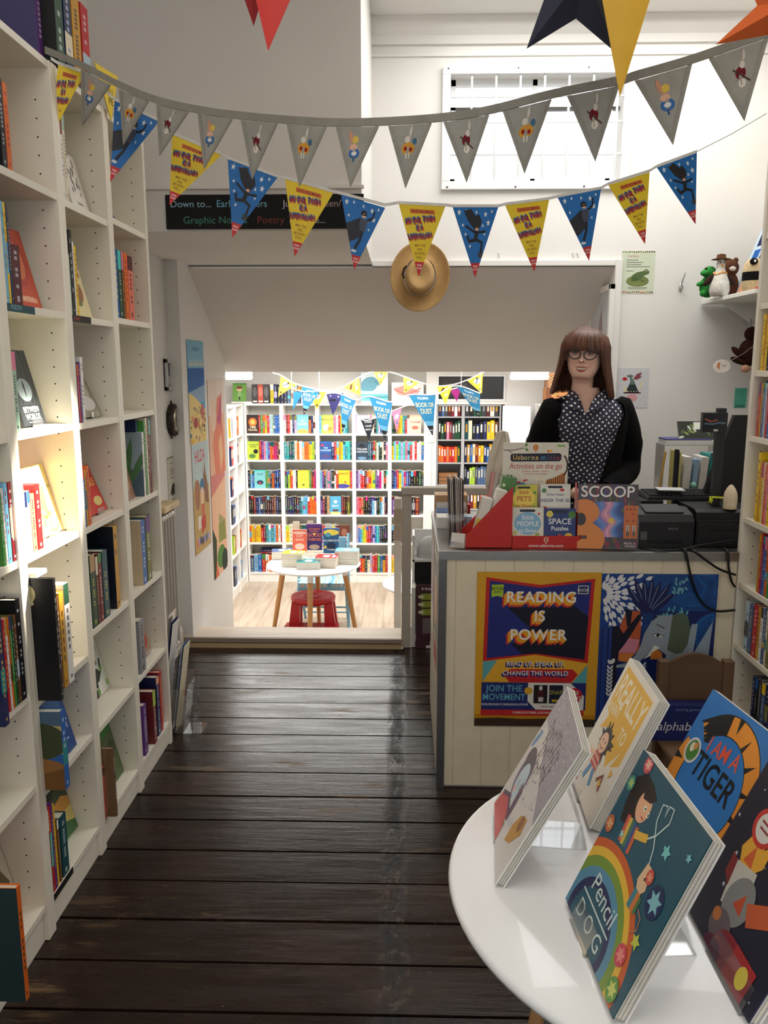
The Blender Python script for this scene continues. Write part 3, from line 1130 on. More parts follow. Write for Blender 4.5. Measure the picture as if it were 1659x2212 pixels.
# small hooks on the beam
for u in (1078, 1238, 1248):
    p = onY(u, 552, YW - .006)
    mb = MB(); mb.tube([(0, 0, .012), (0, -.014, .0), (0, -.018, -.008), (0, -.012, -.014)], .0022, lin((200, 200, 200)), n=6)
    mb.ball((0, .002, .012), .006, .004, .006, lin((210, 210, 210)), 8, 5)
    tag(mb.build('cup_hook', 'shelfwhite', loc=p), {1078: 'tiny white cup hook on the beam between the hat and the next pair', 1238: 'tiny white cup hook on the beam, one of a close pair', 1248: 'tiny white cup hook on the beam, end one by the frog poster'}[u], 'hook')
p = onY(1471, 620, YW - .012)
mb = MB()
mb.ball((0, .004, 0), .010, .006, .022, lin((216, 214, 210)), 10, 6)
mb.tube([(0, 0, .01), (.006, -.02, .05), (.012, -.022, .07)], .0035, lin((200, 200, 200)), n=6)
mb.tube([(0, 0, -.005), (0, -.022, -.012), (0, -.024, .004)], .0035, lin((200, 200, 200)), n=6)
tag(mb.build('coat_hook', 'metal', loc=p), 'bare silver coat hook on the white wall near the corner shelf', 'hook')


def wall_px(u0, v0, u1, v1):
    a_, b_ = onY(u0, v0, YW), onY(u1, v1, YW)
    return (a_.x, YW - .0005, a_.z), (b_.x - a_.x, 0, 0), (0, 0, a_.z - b_.z)


# frog page
TL, W_, H_ = wall_px(1344, 542, 1411, 634)
a = Art(-1)
rf = random.Random(4)
for i in range(15):
    a.ell(8 + i * 15.6, 8 + rf.uniform(-2, 3), 6, 5, rf.choice(['olive', 'dark green', 'brown', 'maroon', 'gold']), 8)
    a.ell(8 + i * 15.6, 305 + rf.uniform(-4, 2), 6, 5, rf.choice(['olive', 'dark green', 'brown', 'gold', 'red']), 8)
a.text('THE FROG', 80, 45, 17, (200, 120, 120), bold=False)
for k, (w, y) in enumerate(((80, 65), (118, 82), (105, 98), (165, 114), (50, 145))):
    a.rect(35, y, 35 + w, y + 4, (120, 124, 110))
a.ell(118, 222, 80, 40, (108, 118, 66)).ell(112, 224, 70, 32, (120, 132, 74))
a.poly([(70, 222), (78, 180), (110, 158), (150, 150), (178, 138), (200, 150), (196, 168), (165, 180), (150, 200), (140, 222), (105, 212), (90, 224)], (84, 104, 58))
a.ell(178, 146, 13, 12, (84, 104, 58)).ell(181, 146, 7, 7, (200, 180, 130)).ell(182, 146, 4, 4, (20, 20, 16)).ell(100, 208, 26, 16, (74, 94, 52)).line([(140, 215), (168, 222), (150, 228)], 8, (84, 104, 58))
a.rect(50, 268, 190, 272, (140, 140, 120)).rect(60, 278, 180, 281, (140, 140, 120))
sheet('poem_page', TL, W_, H_, a, (0, 0, 236, 314), (206, 214, 190), 'pale green page with a painted frog on a lily pad, pinned beside the doorway', 'poster')
# dragon drawing
TL, W_, H_ = wall_px(1334, 795, 1398, 881)
a = Art(-1)
a.poly([(60, 130), (75, 60), (70, 30), (95, 50), (110, 95), (120, 130)], (100, 122, 116)).poly([(62, 32), (50, 22), (76, 14), (92, 22), (84, 38)], (100, 122, 116))
a.ell(44, 44, 14, 12, (190, 40, 50)).poly([(90, 45), (110, 10), (140, -2), (130, 25), (142, 30), (112, 50)], (140, 80, 84)).poly([(50, 136), (70, 82), (105, 82), (128, 136)], (50, 60, 58))
a.ell(90, 172, 30, 26, (220, 160, 165)).line([(40, 95), (48, 118), (62, 130)], 9, (230, 220, 160)).line([(140, 60), (138, 95), (125, 118)], 9, (230, 220, 160)).rect(40, 134, 138, 142, (70, 30, 40))
for i in range(4):
    a.ell(68 + i * 15, 128, 3, 3, (235, 235, 230), 8)
sheet('drawing', TL, W_, H_, a, (0, -30, 180, 240), (212, 212, 216), "child's drawing of a winged dragon with a red heart, taped behind the woman", 'drawing', 'paper')


# things on the left wall
def left_wall(u0, v0, u1, v1, x=XB):
    a_, b_ = onX(u0, v0, x), onX(u1, v1, x)
    return a_, b_


p, q = left_wall(352, 776, 372, 842)
fr = tag(empty('framed_print', (XB, (p.y + q.y) / 2, (p.z + q.z) / 2)), 'small silver picture frame above the ship wheel clock', 'picture frame')
w2, h2 = (q.y - p.y) / 2, .082
mb = MB()
for y0, y1, z0, z1 in ((-w2, w2, h2 - .022, h2), (-w2, w2, -h2, -h2 + .022), (-w2, -w2 + .022, -h2, h2), (w2 - .022, w2, -h2, h2)):
    mb.box(0, .018, y0, y1, z0, z1, lin((190, 190, 192)))
mb.build('frame', 'plastic', fr, bevel=.002)
mb = MB(); mb.box(.001, .006, -w2, w2, -h2, h2, lin((118, 120, 126)))
a = Art(); a.rect(.2, .2, .8, .45, (190, 190, 190)).rect(.2, .5, .8, .82, (92, 96, 104))
a.put(mb, (.006, -w2, -h2), (0, 2 * w2, 0), (0, 0, 2 * h2))
mb.build('picture', 'gloss', fr)
p = onX(369, 907, XB)
ck = tag(empty('ship_wheel_clock', (XB, p.y, p.z)), 'dark ship wheel clock with a brass rim, on the wall over the hedgehog card', 'clock')
mx = RY(90)
mb = MB(); mb.lathe([(.0, 0), (.085, 0), (.088, .02), (.078, .035), (.066, .035), (.062, .028)], lin((44, 32, 26)), 28, m=mx)
mb.build('rim', 'wood', ck)
mb = MB(); mb.lathe([(.064, .027), (.060, .040), (.052, .040), (.050, .032)], lin((190, 180, 160)), 28, m=mx)
mb.build('bezel', 'metal', ck)
mb = MB(); mb.lathe([(.052, .031), (0, .031)], lin((226, 222, 212)), 28, m=mx)
for k in range(12):
    an = k * math.pi / 6
    mb.box(.0312, .032, -.002, .002, .036, .046, lin((30, 30, 30)), m=Matrix.Rotation(an, 4, 'X'))
mb.box(.032, .0325, -.002, .002, 0, .034, lin((20, 20, 20)), m=Matrix.Rotation(.9, 4, 'X'))
mb.box(.032, .0325, -.002, .002, 0, .024, lin((20, 20, 20)), m=Matrix.Rotation(-2.0, 4, 'X'))
mb.build('dial', 'gloss', ck)
for k in range(8):
    mb = MB()
    c_, s_ = math.cos(k * math.pi / 4 + .3), math.sin(k * math.pi / 4 + .3)
    mb.tube([(.014, r_ * c_, r_ * s_) for r_ in (.082, .09, .1, .108)], [.004, .0045, .0065, .004], lin((44, 32, 26)), n=8)
    mb.build('spoke_handle', 'wood', ck)
p, q = left_wall(360, 998, 384, 1082)
a = Art(-1)
a.rect(0, 0, 100, 6, 'olive').rect(0, 214, 100, 220, 'olive')
for i, y in enumerate((30, 60, 72, 84, 105)):
    a.rect(18, y, 58 + 7 * (i % 3), y + 4, (140, 135, 125))
a.poly([(22, 175), (40, 140), (66, 135), (84, 155), (88, 180), (70, 195), (36, 194)], (66, 58, 52)).poly([(22, 175), (12, 190), (36, 194)], (150, 130, 110)).rect(38, 192, 46, 202, (80, 70, 60)).rect(66, 192, 74, 202, (80, 70, 60))
sheet('poem_card', (XB + .001, p.y, p.z + .02), (0, q.y - p.y + .02, 0), (0, 0, .235), a, (0, 0, 100, 220), (206, 202, 188), 'narrow pale card with a painted hedgehog, on the wall below the ship wheel clock', 'poster', 'paper')

# column radiator with a wooden ledge
ra = tag(empty('radiator', (XB, 3.9, -.09)), 'slim column radiator under a short wooden ledge, beside the last tall bookcase', 'radiator')
for i in range(5):
    mb = MB()
    y = i * .05
    mb.tube([(.05, y, .20), (.05, y, .92)], .016, lin((176, 168, 158)), n=10)
    mb.ball((.05, y, .20), .016, .016, .012, lin((214, 206, 190)), 10, 6)
    mb.build('column', 'plastic', ra)
for z in (.20, .90):
    mb = MB(); mb.tube([(.05, -.015, z), (.05, .215, z)], .017, lin((190, 182, 170)), n=10)
    mb.build('header_pipe', 'plastic', ra)
mb = MB(); mb.box(.005, .085, -.03, .225, .935, .965, lin((224, 196, 150)))
mb.build('ledge', 'woodx', ra, bevel=.004)
for z in (.24, .86):
    mb = MB(); mb.box(0, .05, .09, .11, z - .01, z + .01, lin((200, 195, 185)))
    mb.build('bracket', 'plastic', ra)

# posters down the stair wall
XS = -1.178


def stair_poster(u0, v0, u1, v1, art, col, label):
    a_, b_ = onX(u0, v0, XS), onX(u1, v1, XS)
    sheet('poster', (XS, a_.y, a_.z), (0, b_.y - a_.y, 0), (0, 0, a_.z - b_.z), art, (0, 0, 200, 300), col, label, 'poster', 'paper', t=.001)


rs = random.Random(9)
a = Art(-1)
a.rect(0, 0, 200, 80, (140, 190, 216)).text('THE BEACH', 100, 30, 16, (70, 110, 150)).rect(0, 80, 200, 150, (64, 112, 178)).poly([(0, 150), (200, 130), (200, 178), (0, 190)], (150, 180, 210))
a.poly([(0, 150), (60, 160), (200, 205), (200, 300), (0, 300)], (240, 214, 140))
for i in range(8):
    a.poly([(20 + 22 * i, 74), (28 + 22 * i, 50), (34 + 22 * i, 74)], (226, 222, 200))
for i in range(42):
    x, y = rs.uniform(5, 195), rs.uniform(195, 296)
    a.ell(x, y, rs.uniform(3, 9), rs.uniform(4, 9), rs.choice(['salmon', 'brown', 'olive', 'grey', 'yellow', 'slate blue', 'peach']), 9)
a.ell(70, 240, 26, 16, (176, 84, 74)).ell(160, 210, 20, 24, (206, 120, 120))
stair_poster(402, 733, 446, 950, a, 'sky blue', 'blue and sandy yellow seaside poster, top one nearest the shop on the stair wall')
a = Art(-1)
a.rect(0, 0, 200, 170, (196, 214, 216)).text('HILDA', 95, 52, 48, (206, 90, 96), sx=.9)
a.poly([(0, 130), (30, 90), (60, 140), (110, 150), (200, 120), (200, 300), (0, 300)], (206, 172, 112)).poly([(120, 60), (135, 95), (150, 50), (160, 90), (180, 120), (190, 180), (140, 170)], (150, 110, 84))
a.ell(50, 140, 34, 42, (178, 128, 96)).ell(110, 120, 28, 20, (90, 130, 160)).ell(105, 150, 24, 26, (244, 206, 170)).rect(92, 172, 130, 215, (214, 120, 96)).poly([(80, 215), (140, 205), (140, 240), (90, 255)], (206, 84, 76)).rect(46, 200, 82, 236, (238, 232, 220))
for i in range(9):
    a.ell(30 + i * 18, 272 + rs.uniform(-4, 4), 9, 12, rs.choice(['slate blue', 'salmon', 'grey', 'brown', 'lilac']), 10)
stair_poster(413, 962, 456, 1172, a, (206, 176, 120), 'tan adventure poster with a girl in a blue cap, low on the stair wall')
a = Art(-1)
a.rect(0, 0, 200, 110, (238, 220, 206)).poly([(60, 300), (40, 200), (70, 150), (110, 60), (150, 50), (160, 120), (180, 170), (190, 300)], (236, 140, 112)).poly([(100, 130), (150, 60), (170, 40), (160, 120), (140, 150)], (206, 96, 130))
a.ell(60, 110, 34, 50, (244, 210, 186)).poly([(110, 200), (150, 170), (170, 240), (130, 300)], (246, 196, 150)).line([(90, 0), (95, 120)], 4, (226, 190, 176))
stair_poster(447, 820, 488, 1015, a, (240, 190, 160), 'peach and orange poster of flowing red hair, high on the stair wall, far end')
a = Art(-1)
a.rect(0, 0, 200, 60, (226, 140, 132)).poly([(0, 60), (200, 20), (200, 120), (120, 130), (60, 170), (0, 120)], (248, 196, 160)).poly([(0, 150), (50, 190), (40, 300), (0, 300)], (60, 76, 50)).rect(70, 150, 190, 210, (226, 206, 140)).poly([(80, 205), (90, 120), (130, 130), (180, 150), (190, 210)], (150, 150, 84))
a.ell(110, 250, 60, 34, (96, 140, 66)).ell(160, 270, 44, 34, (54, 66, 52)).poly([(20, 300), (40, 250), (70, 300)], (224, 120, 80))
for i in range(8):
    a.line([(60 + 14 * i, 60), (62 + 14 * i, 150)], 3, (250, 220, 180))
stair_poster(455, 1030, 492, 1222, a, (246, 190, 160), 'orange and green storybook poster, lowest on the stair wall towards the lower room')

# framed feather print on the stair side wall by the woman
p, q = onX(1329, 612, 1.128), onX(1284, 625, 1.128)
ff = tag(empty('framed_print', (1.13, p.y, p.z - .60)), 'tall white framed feather print just inside the doorway behind the woman', 'picture frame')
L_ = q.y - p.y
mb = MB()
for y0, y1, z0, z1 in ((0, L_, .57, .60), (0, L_, 0, .03), (0, .03, 0, .6), (L_ - .03, L_, 0, .6)):
    mb.box(-.028, 0, y0, y1, z0, z1, lin((232, 230, 224)))
mb.build('frame', 'shelfwhite', ff, bevel=.002)
mb = MB(); mb.box(-.012, -.002, 0.02, L_ - .02, .02, .58, lin((206, 212, 218)))
a = Art(); a.line([(.5, .12), (.46, .5), (.52, .86)], .02, (120, 110, 110)).poly(leaf(.47, .3, .5, .2, 86), (160, 140, 140))
a.put(mb, (-.012, L_, 0), (0, -L_, 0), (0, 0, .6))
mb.build('print', 'gloss', ff)

# ================================================================== BUNTING
def emblem(kind):
    """small posy in the colours of the printed motif"""
    a = Art()
    if kind == 0:
        a.ell(0, .60, .10, .05, (66, 110, 166)).ell(-.02, .66, .07, .03, (226, 176, 150)).ell(.0, .73, .06, .035, (222, 190, 90)).poly(leaf(-.05, .68, .16, .06, 115), (206, 150, 120)).line([(.0, .52), (.0, .58)], .03, (60, 90, 130)).ell(0, .60, .05, .02, (220, 220, 214))
    elif kind == 1:
        a.ell(0, .66, .07, .05, (112, 34, 44)).ell(.03, .72, .035, .03, (214, 206, 196)).poly(leaf(.05, .74, .10, .04, 80), (206, 198, 188)).ell(.01, .58, .05, .035, (220, 214, 200)).line([(-.1, .7), (.12, .58)], .014, (80, 56, 50))
    else:
        a.ell(0, .64, .12, .055, (206, 150, 60)).ell(-.05, .64, .03, .02, (150, 40, 34)).ell(.05, .63, .03, .02, (150, 40, 34)).ell(-.02, .72, .05, .03, (216, 210, 198)).poly(leaf(.02, .73, .12, .05, 75), (206, 200, 190)).ell(.11, .70, .04, .03, (70, 110, 140)).line([(-.03, .55), (-.03, .60)], .02, (226, 222, 210)).line([(.02, .55), (.02, .60)], .02, (226, 222, 210))
    return a


gA, gB = (-.955, 2.39), (1.10, 1.87)
strip_px = [(98, 116), (180, 150), (258, 191), (345, 226), (440, 247), (530, 259), (630, 268), (725, 273), (835, 271), (960, 262), (1060, 246), (1190, 213), (1335, 184), (1375, 172), (1500, 136), (1668, 77)]
root = empty('fabric_bunting', onV(98, 116, gA, gB))
tag(root, 'grey cloth bunting with small printed figures strung across the shop', 'bunting')
o0 = root.location.copy()
ctrl = [onV(u, v, gA, gB) - o0 for u, v in strip_px]


def smooth_path(P, n=6):
    out = []
    for i in range(len(P) - 1):
        p0, p1, p2, p3 = P[max(i - 1, 0)], P[i], P[i + 1], P[min(i + 2, len(P) - 1)]
        for k in range(n):
            t = k / n
            out.append(.5 * ((2 * p1) + (p2 - p0) * t + (2 * p0 - 5 * p1 + 4 * p2 - p3) * t * t + (3 * p1 - p0 - 3 * p2 + p3) * t ** 3))
    out.append(P[-1])
    return out


gcol = lin((158, 156, 148))
gdark = lin((146, 143, 134))
path = smooth_path(ctrl)
nrm = Vector((gB[1] - gA[1], gA[0] - gB[0], 0)).normalized()
mb = MB()
hw = .0095
for s_, e_ in zip(path, path[1:]):
    up = Vector((0, 0, 1))
    for sgn in (1, -1):
        mb.face([s_ + nrm * .0022 * sgn, e_ + nrm * .0022 * sgn, e_ + nrm * .0022 * sgn + up * 2 * hw, s_ + nrm * .0022 * sgn + up * 2 * hw], gdark, True)
    mb.face([s_ + nrm * .0022 + up * 2 * hw, e_ + nrm * .0022 + up * 2 * hw, e_ - nrm * .0022 + up * 2 * hw, s_ - nrm * .0022 + up * 2 * hw], gdark, True)
    mb.face([s_ + nrm * .0022, e_ + nrm * .0022, e_ - nrm * .0022, s_ - nrm * .0022], gdark, True)
mb.build('tape', 'fabric', root)
gflags = [(176, 240, 178, 272), (258, 322, 267, 313), (339, 408, 345, 337), (428, 503, 441, 366), (521, 600, 545, 388), (620, 706, 647, 404), (726, 819, 757, 404), (839, 933, 876, 407), (958, 1057, 1008, 395), (1086, 1192, 1133, 376), (1225, 1338, 1286, 350), (1371, 1495, 1454, 314), (1531, 1660, 1608, 262)]
kinds = [0, 2, 1, 0, 1, 2, 0, 2, 1, 2, 1, 0, 1]


def strip_v(u, P=strip_px):
    for (a_, b_), (c_, d_) in zip(P, P[1:]):
        if a_ <= u <= c_:
            return b_ + (d_ - b_) * (u - a_) / (c_ - a_)
    return P[-1][1]


def pennant(TL, TR, TIP, col, art, n, bulge, edge=None, rows=8):
    """cloth or card triangle with a slight belly, front and back skins"""
    mb = MB()
    mid = (TL + TR) / 2
    for side in (1, -1):
        v, f = [], []
        for i in range(rows + 1):
            t = i / rows
            for j in range(7):
                s_ = j / 6
                p = TL.lerp(TR, s_) * (1 - t) + TIP * t
                b_ = bulge * math.sin(math.pi * t) * math.sin(math.pi * s_) * (1 - t * .5)
                v.append(p + n * (b_ + .0006 * side))
        for i in range(rows):
            for j in range(6):
                f.append((i * 7 + j, i * 7 + j + 1, (i + 1) * 7 + j + 1, (i + 1) * 7 + j))
        mb.raw(v, f, col, True)
    if art:
        O = TIP + n * (bulge * .55 + .0012)
        U = TR - TL
        V = mid - TIP
        tri = ((0, 0), (.5, 1), (-.5, 1))
        for k in range(3):
            art.L = [[(half(p, tri[k], tri[(k + 1) % 3]), c) for p, c in lay if len(p) > 2] for lay in art.L]
        art.L = [[(p, c) for p, c in lay if len(p) > 2] for lay in art.L]
        art.put(mb, O, U, V)
    return mb


for (ul, ur, ut, vt), k in zip(gflags, kinds):
    TL, TR = onV(ul, strip_v(ul) + 2, gA, gB) - o0, onV(ur, strip_v(ur) + 2, gA, gB) - o0
    TIP = onV(ut, vt, gA, gB) - o0
    front = -nrm if nrm.dot(EYE - root.location) < 0 else nrm
    a = Art()
    for s_ in (-1, 1):
        a.poly([(.5 * s_, 1), (.42 * s_, 1), (0, .16), (0, .0)], (150, 147, 138))
    e_ = emblem(k)
    a.L += [[([(x * 1.25, .66 + (y - .66) * 1.75) for x, y in p_], c_) for p_, c_ in lay] for lay in e_.L]
    mb = pennant(TL, TR, TIP, gcol, a, front, .004)
    mb.build('flag', 'fabric', root)

# card bunting: yellow and blue
cA, cB = (-.945, 2.40), (1.185, 2.85)
croot = empty('card_bunting', onV(110, 128, cA, cB))
tag(croot, 'yellow and blue printed card bunting on a white tape, hung behind the grey cloth bunting', 'bunting')
c0 = croot.location.copy()
YEL, BLU, RED = (238, 206, 44), (30, 112, 186), (206, 44, 44)
cflags = [(126, 140, 183, 158, 104, 307, 'y'), (248, 218, 343, 263, 238, 393, 'h'), (372, 291, 478, 335, 366, 443, 'y'), (492, 344, 599, 384, 502, 514, 'r'), (616, 387, 720, 417, 636, 555, 'y'), (737, 421, 832, 449, 765, 583, 'h'),
          (861, 439, 962, 446, 904, 598, 'y'), (978, 448, 1076, 448, 1026, 600, 'r'), (1091, 443, 1186, 432, 1154, 587, 'y'), (1205, 427, 1298, 409, 1272, 563, 'h'), (1314, 400, 1403, 372, 1393, 527, 'y'), (1419, 362, 1505, 330, 1502, 484, 'r')]


def hero(run):
    """caped runner among stars, as plain silhouettes"""
    a = Art()
    a.poly([(-.5, 1), (.5, 1), (0, 0)], BLU)
    for x, y, r_ in ((-.36, .93, .05), (-.2, .95, .03), (.02, .93, .03), (.22, .9, .045), (.36, .94, .03), (.28, .78, .05), (.16, .74, .03), (-.28, .75, .03), (-.22, .62, .03), (.2, .62, .025), (-.12, .45, .03)):
        a.star(x, y, r_ * 1.0, (235, 238, 240))
    k = (26, 28, 36)
    if run:
        a.poly([(-.26, .95), (-.1, .98), (.0, .88), (.08, .9), (.14, .80), (.1, .72), (-.04, .70), (-.16, .8)], (34, 34, 40))
        a.ell(.03, .70, .055, .035, (60, 44, 38)).ell(.03, .69, .035, .022, (226, 180, 150))
        a.line([(.03, .67), (.0, .55)], .08, k).line([(-.22, .74), (.0, .64), (.22, .66)], .035, k).line([(.0, .55), (.14, .50), (.12, .34)], .05, k).line([(.0, .54), (-.14, .52), (-.18, .60)], .05, k).poly([(.06, .36), (.17, .36), (.2, .27), (.06, .29)], (60, 60, 66))
    else:
        a.poly([(-.02, .76), (-.34, .62), (-.26, .36), (-.1, .42), (.06, .5)], (40, 42, 52))
        a.ell(.05, .83, .07, .045, (24, 24, 28)).ell(.06, .80, .05, .034, (226, 180, 150)).rect(-.0, .80, .12, .825, (24, 24, 28))
        a.poly([(-.04, .76), (.16, .75), (.12, .58), (.0, .58)], (70, 74, 92)).line([(.14, .74), (.26, .80), (.28, .90)], .04, k).line([(-.02, .74), (-.1, .64), (-.02, .6)], .04, k).line([(.07, .58), (.03, .44), (-.06, .30)], .055, k)
        a.ell(-.07, .27, .06, .02, (220, 228, 235))
    a.poly([(-.105, .21), (.105, .21), (0, 0)], RED)
    a.text('nosy', 0, .150, .055, (240, 225, 220), sx=1.0).text('crow', 0, .105, .055, (240, 225, 220), sx=1.0)
    return a


def title_flag():
    a = Art()
    a.poly([(-.5, 1), (.5, 1), (0, 0)], YEL)
    a.poly([(-.26, .935), (.27, .935), (.29, .88), (-.24, .875)], (214, 110, 40))
    a.text('DAVID SOLOMONS', .01, .888, .058, (120, 30, 40), sx=.92)
    for t, y, sz in (('MY EVIL TWIN', .735, .112), ('IS A', .63, .105), ('SUPERVILLAIN', .515, .098)):
        for k in (3, 2, 1):
            a.text(t, -.013 * k, y + .011 * k, sz, (36, 92, 150) if k > 1 else (90, 30, 44), sx=.86, rot=6)
        a.text(t, 0, y, sz, (190, 40, 42), sx=.86, rot=6)
    for t, y in (('MAY THE', .42), ('EVIL', .365), ('BE WITH', .31), ('YOU...', .255)):
        a.text(t, 0, y, .05, (150, 90, 40), sx=1.1)
    a.poly([(-.105, .21), (.105, .21), (0, 0)], RED)
    a.text('nosy', 0, .150, .055, (240, 225, 220)).text('crow', 0, .105, .055, (240, 225, 220))
    return a


cn = Vector((cB[1] - cA[1], cA[0] - cB[0], 0)).normalized()
if cn.dot(EYE - croot.location) < 0:
    cn = -cn
tp = [(110, 128), (126, 138), (183, 158), (248, 216), (343, 261), (372, 289), (478, 333), (492, 342), (599, 382), (616, 385), (720, 415), (737, 419), (832, 444), (861, 439), (962, 444), (978, 446), (1076, 446), (1091, 442), (1186, 430), (1205, 425), (1298, 407), (1314, 398), (1403, 370), (1419, 360), (1505, 328), (1580, 290), (1655, 246)]
pp = [onV(u, v, cA, cB) - c0 for u, v in tp]
mb = MB()
up = Vector((0, 0, .0085))
for i, (s_, e_) in enumerate(zip(pp, pp[1:])):
    hh_ = up if i < len(pp) - 3 else up * .35
    for sg in (1, -1):
        n_ = cn * .0012 * sg + cn * .0012
        mb.face([s_ + n_ - hh_ * .3, e_ + n_ - hh_ * .3, e_ + n_ + hh_ * .7, s_ + n_ + hh_ * .7], lin((232, 230, 226)))
    mb.face([s_ + cn * .0024 + hh_ * .7, e_ + cn * .0024 + hh_ * .7, e_ + hh_ * .7, s_ + hh_ * .7], lin((232, 230, 226)))
mb.build('tape', 'fabric', croot)
for (u0, v0, u1, v1, u2, v2, k) in cflags:
    TL, TR, TIP = (onV(u, v, cA, cB) - c0 for u, v in ((u0, v0), (u1, v1), (u2, v2)))
    art = title_flag() if k == 'y' else hero(k == 'r')
    mb = pennant(TL, TR, TIP, lin(YEL if k == 'y' else BLU), art, cn, 0.0)
    mb.build('flag', 'print', croot)
# loose end flag folded over the bookcase top
mb = MB()
a = Art()
TL, TR, TIP = onX(203, 134, -.955), onX(254, 166, -.955), onX(240, 262, -.955)
n_ = Vector((1, 0, 0))
a.poly([(-.5, 1), (.5, 1), (0, 0)], YEL).text('SU', .06, .52, .2, (30, 30, 34)).text('PE', .06, .33, .2, (30, 30, 34))
mb = pennant(TL - c0, TR - c0, TIP - c0, lin(YEL), a, n_, 0.0)
mb.build('flag', 'print', croot)


# long plain pennants and paper stars hanging from above the picture
def pennant_string(Y, zt, items, label, name='plain_bunting'):
    xs_ = [p for it in items for p in (it[0], it[1])]
    o = empty(name, (onY(min(xs_), 0, Y).x, Y, zt))
    tag(o, label, 'bunting')
    base = o.location.copy()
    x_lo, x_hi = onY(min(xs_), 0, Y).x - .12, onY(max(xs_), 0, Y).x + .12
    mb = MB(); mb.tube([Vector((x_lo, Y, zt)) - base, Vector((x_hi, Y, zt)) - base], .003, lin((220, 215, 205)), n=6)
    mb.tube([Vector((x_lo, Y, zt)) - base, Vector((x_lo, Y, 3.3)) - base], .0015, lin((220, 215, 205)), n=5)
    mb.tube([Vector((x_hi, Y, zt)) - base, Vector((x_hi, Y, 3.3)) - base], .0015, lin((220, 215, 205)), n=5)
    mb.build('cord', 'fabric', o)
    for u0, u1, ut, vt, colr in items:
        tip = onY(ut, vt, Y)
        k = (zt - tip.z)
        l0, r0 = onY(u0, 0, Y), onY(u1, 0, Y)
        f = k / (l0.z - tip.z)
        TL = Vector((tip.x + (l0.x - tip.x) * f, Y, zt))
        TR = Vector((tip.x + (r0.x - tip.x) * f, Y, zt))
        mb = pennant(TL - base, TR - base, tip - base, lin(colr), None, Vector((0, -1, 0)), .006)
        mb.build('flag', 'print', o)
    return o


pennant_string(2.0, 2.86, [(553, 627, 579, 110, (206, 50, 42))], 'bright red pennant hanging point down over the aisle', 'pennant')
pennant_string(1.75, 2.66, [(1301, 1404, 1339, 210, (206, 160, 44))], 'golden yellow pennant hanging point down beside the navy paper star', 'pennant')


def paper_star(c, r_, col, rot, label, tilt=(0, 0, 0), arms=5, depth=.05, inner=.42):
    o = empty('paper_star', c)
    o.rotation_euler = tilt
    tag(o, label, 'paper star')
    mb = MB()
    pts = [Vector(((r_ if i % 2 == 0 else r_ * inner) * math.cos(R(rot + 180 * i / arms)), 0, (r_ if i % 2 == 0 else r_ * inner) * math.sin(R(rot + 180 * i / arms)))) for i in range(2 * arms)]
    for sg in (-1, 1):
        ap = Vector((0, sg * depth, 0))
        for i in range(2 * arms):
            mb.face([ap, pts[i], pts[(i + 1) % (2 * arms)]], lin(col))
    mb.build('star', 'print', o)
    mb = MB()
    top = Vector((0, 0, 3.3 - c[2]))
    mb.tube([(0, 0, r_ * .3), tuple(top)], .0012, lin((225, 220, 210)), n=5)
    s_ = mb.build('string', 'fabric', o)
    s_.rotation_euler = (-tilt[0], 0, 0)
    return o


c_ = onY(1252, -38, 1.86)
paper_star(tuple(c_), .165, (34, 38, 58), 230, 'dark navy folded paper star hanging by the barred window', arms=5, depth=.045)
c_ = onY(1690, 22, 1.7)
paper_star(tuple(c_), .135, (206, 96, 40), 206, 'orange folded paper star hanging at the ceiling corner', arms=5, depth=.04, inner=.36)
c_ = onY(545, -62, 2.2)
paper_star(tuple(c_), .125, (170, 40, 44), 270, 'dark red folded paper star whose tip shows above the red pennant', arms=5, depth=.04, inner=.4)

# ================================================================== BOOKS
PAGE = lin((232, 226, 208))


def spine_art(t, h, col, rng, text=None):
    """title bands for a spine t wide and h tall, in metres"""
    a = Art()
    r_ = PAL[col] if isinstance(col, str) else col
    light = sum(r_) < 330
    ink = rng.choice([(236, 230, 210), (240, 210, 90), (220, 226, 236), (236, 236, 236)]) if light else rng.choice([(30, 34, 60), (60, 30, 30), (40, 40, 44), (150, 34, 40)])
    if text:
        a.text(text, t * .28, h * .93, t * .62, ink, 'l', rot=-90)
        return a
    k = rng.random()
    z = h * .90
    if k < .35:
        q = h * rng.uniform(.12, .3)
        a.rect(0, h - q, t, h, rng.choice(list(PAL)))
        z = h - q - .012
    elif k < .5:
        a.rect(0, h * .3, t, h * rng.uniform(.4, .7), rng.choice(list(PAL)))
    base = PAL[col] if isinstance(col, str) else col
    ink2 = tuple(ink[q] * .72 + base[q] * .28 for q in range(3))
    n = rng.randint(7, 15)
    lay = []
    step = (z - h * .24) / n
    for i in range(n):
        if rng.random() < .8:
            lay.append(([(t * .34, z - step * (i + .62)), (t * .66, z - step * (i + .62)), (t * .66, z - step * i), (t * .34, z - step * i)], ink2))
    a.many(lay)
    a.rect(t * .34, h * .045, t * .66, h * .045 + t * .32, ink2)
    return a


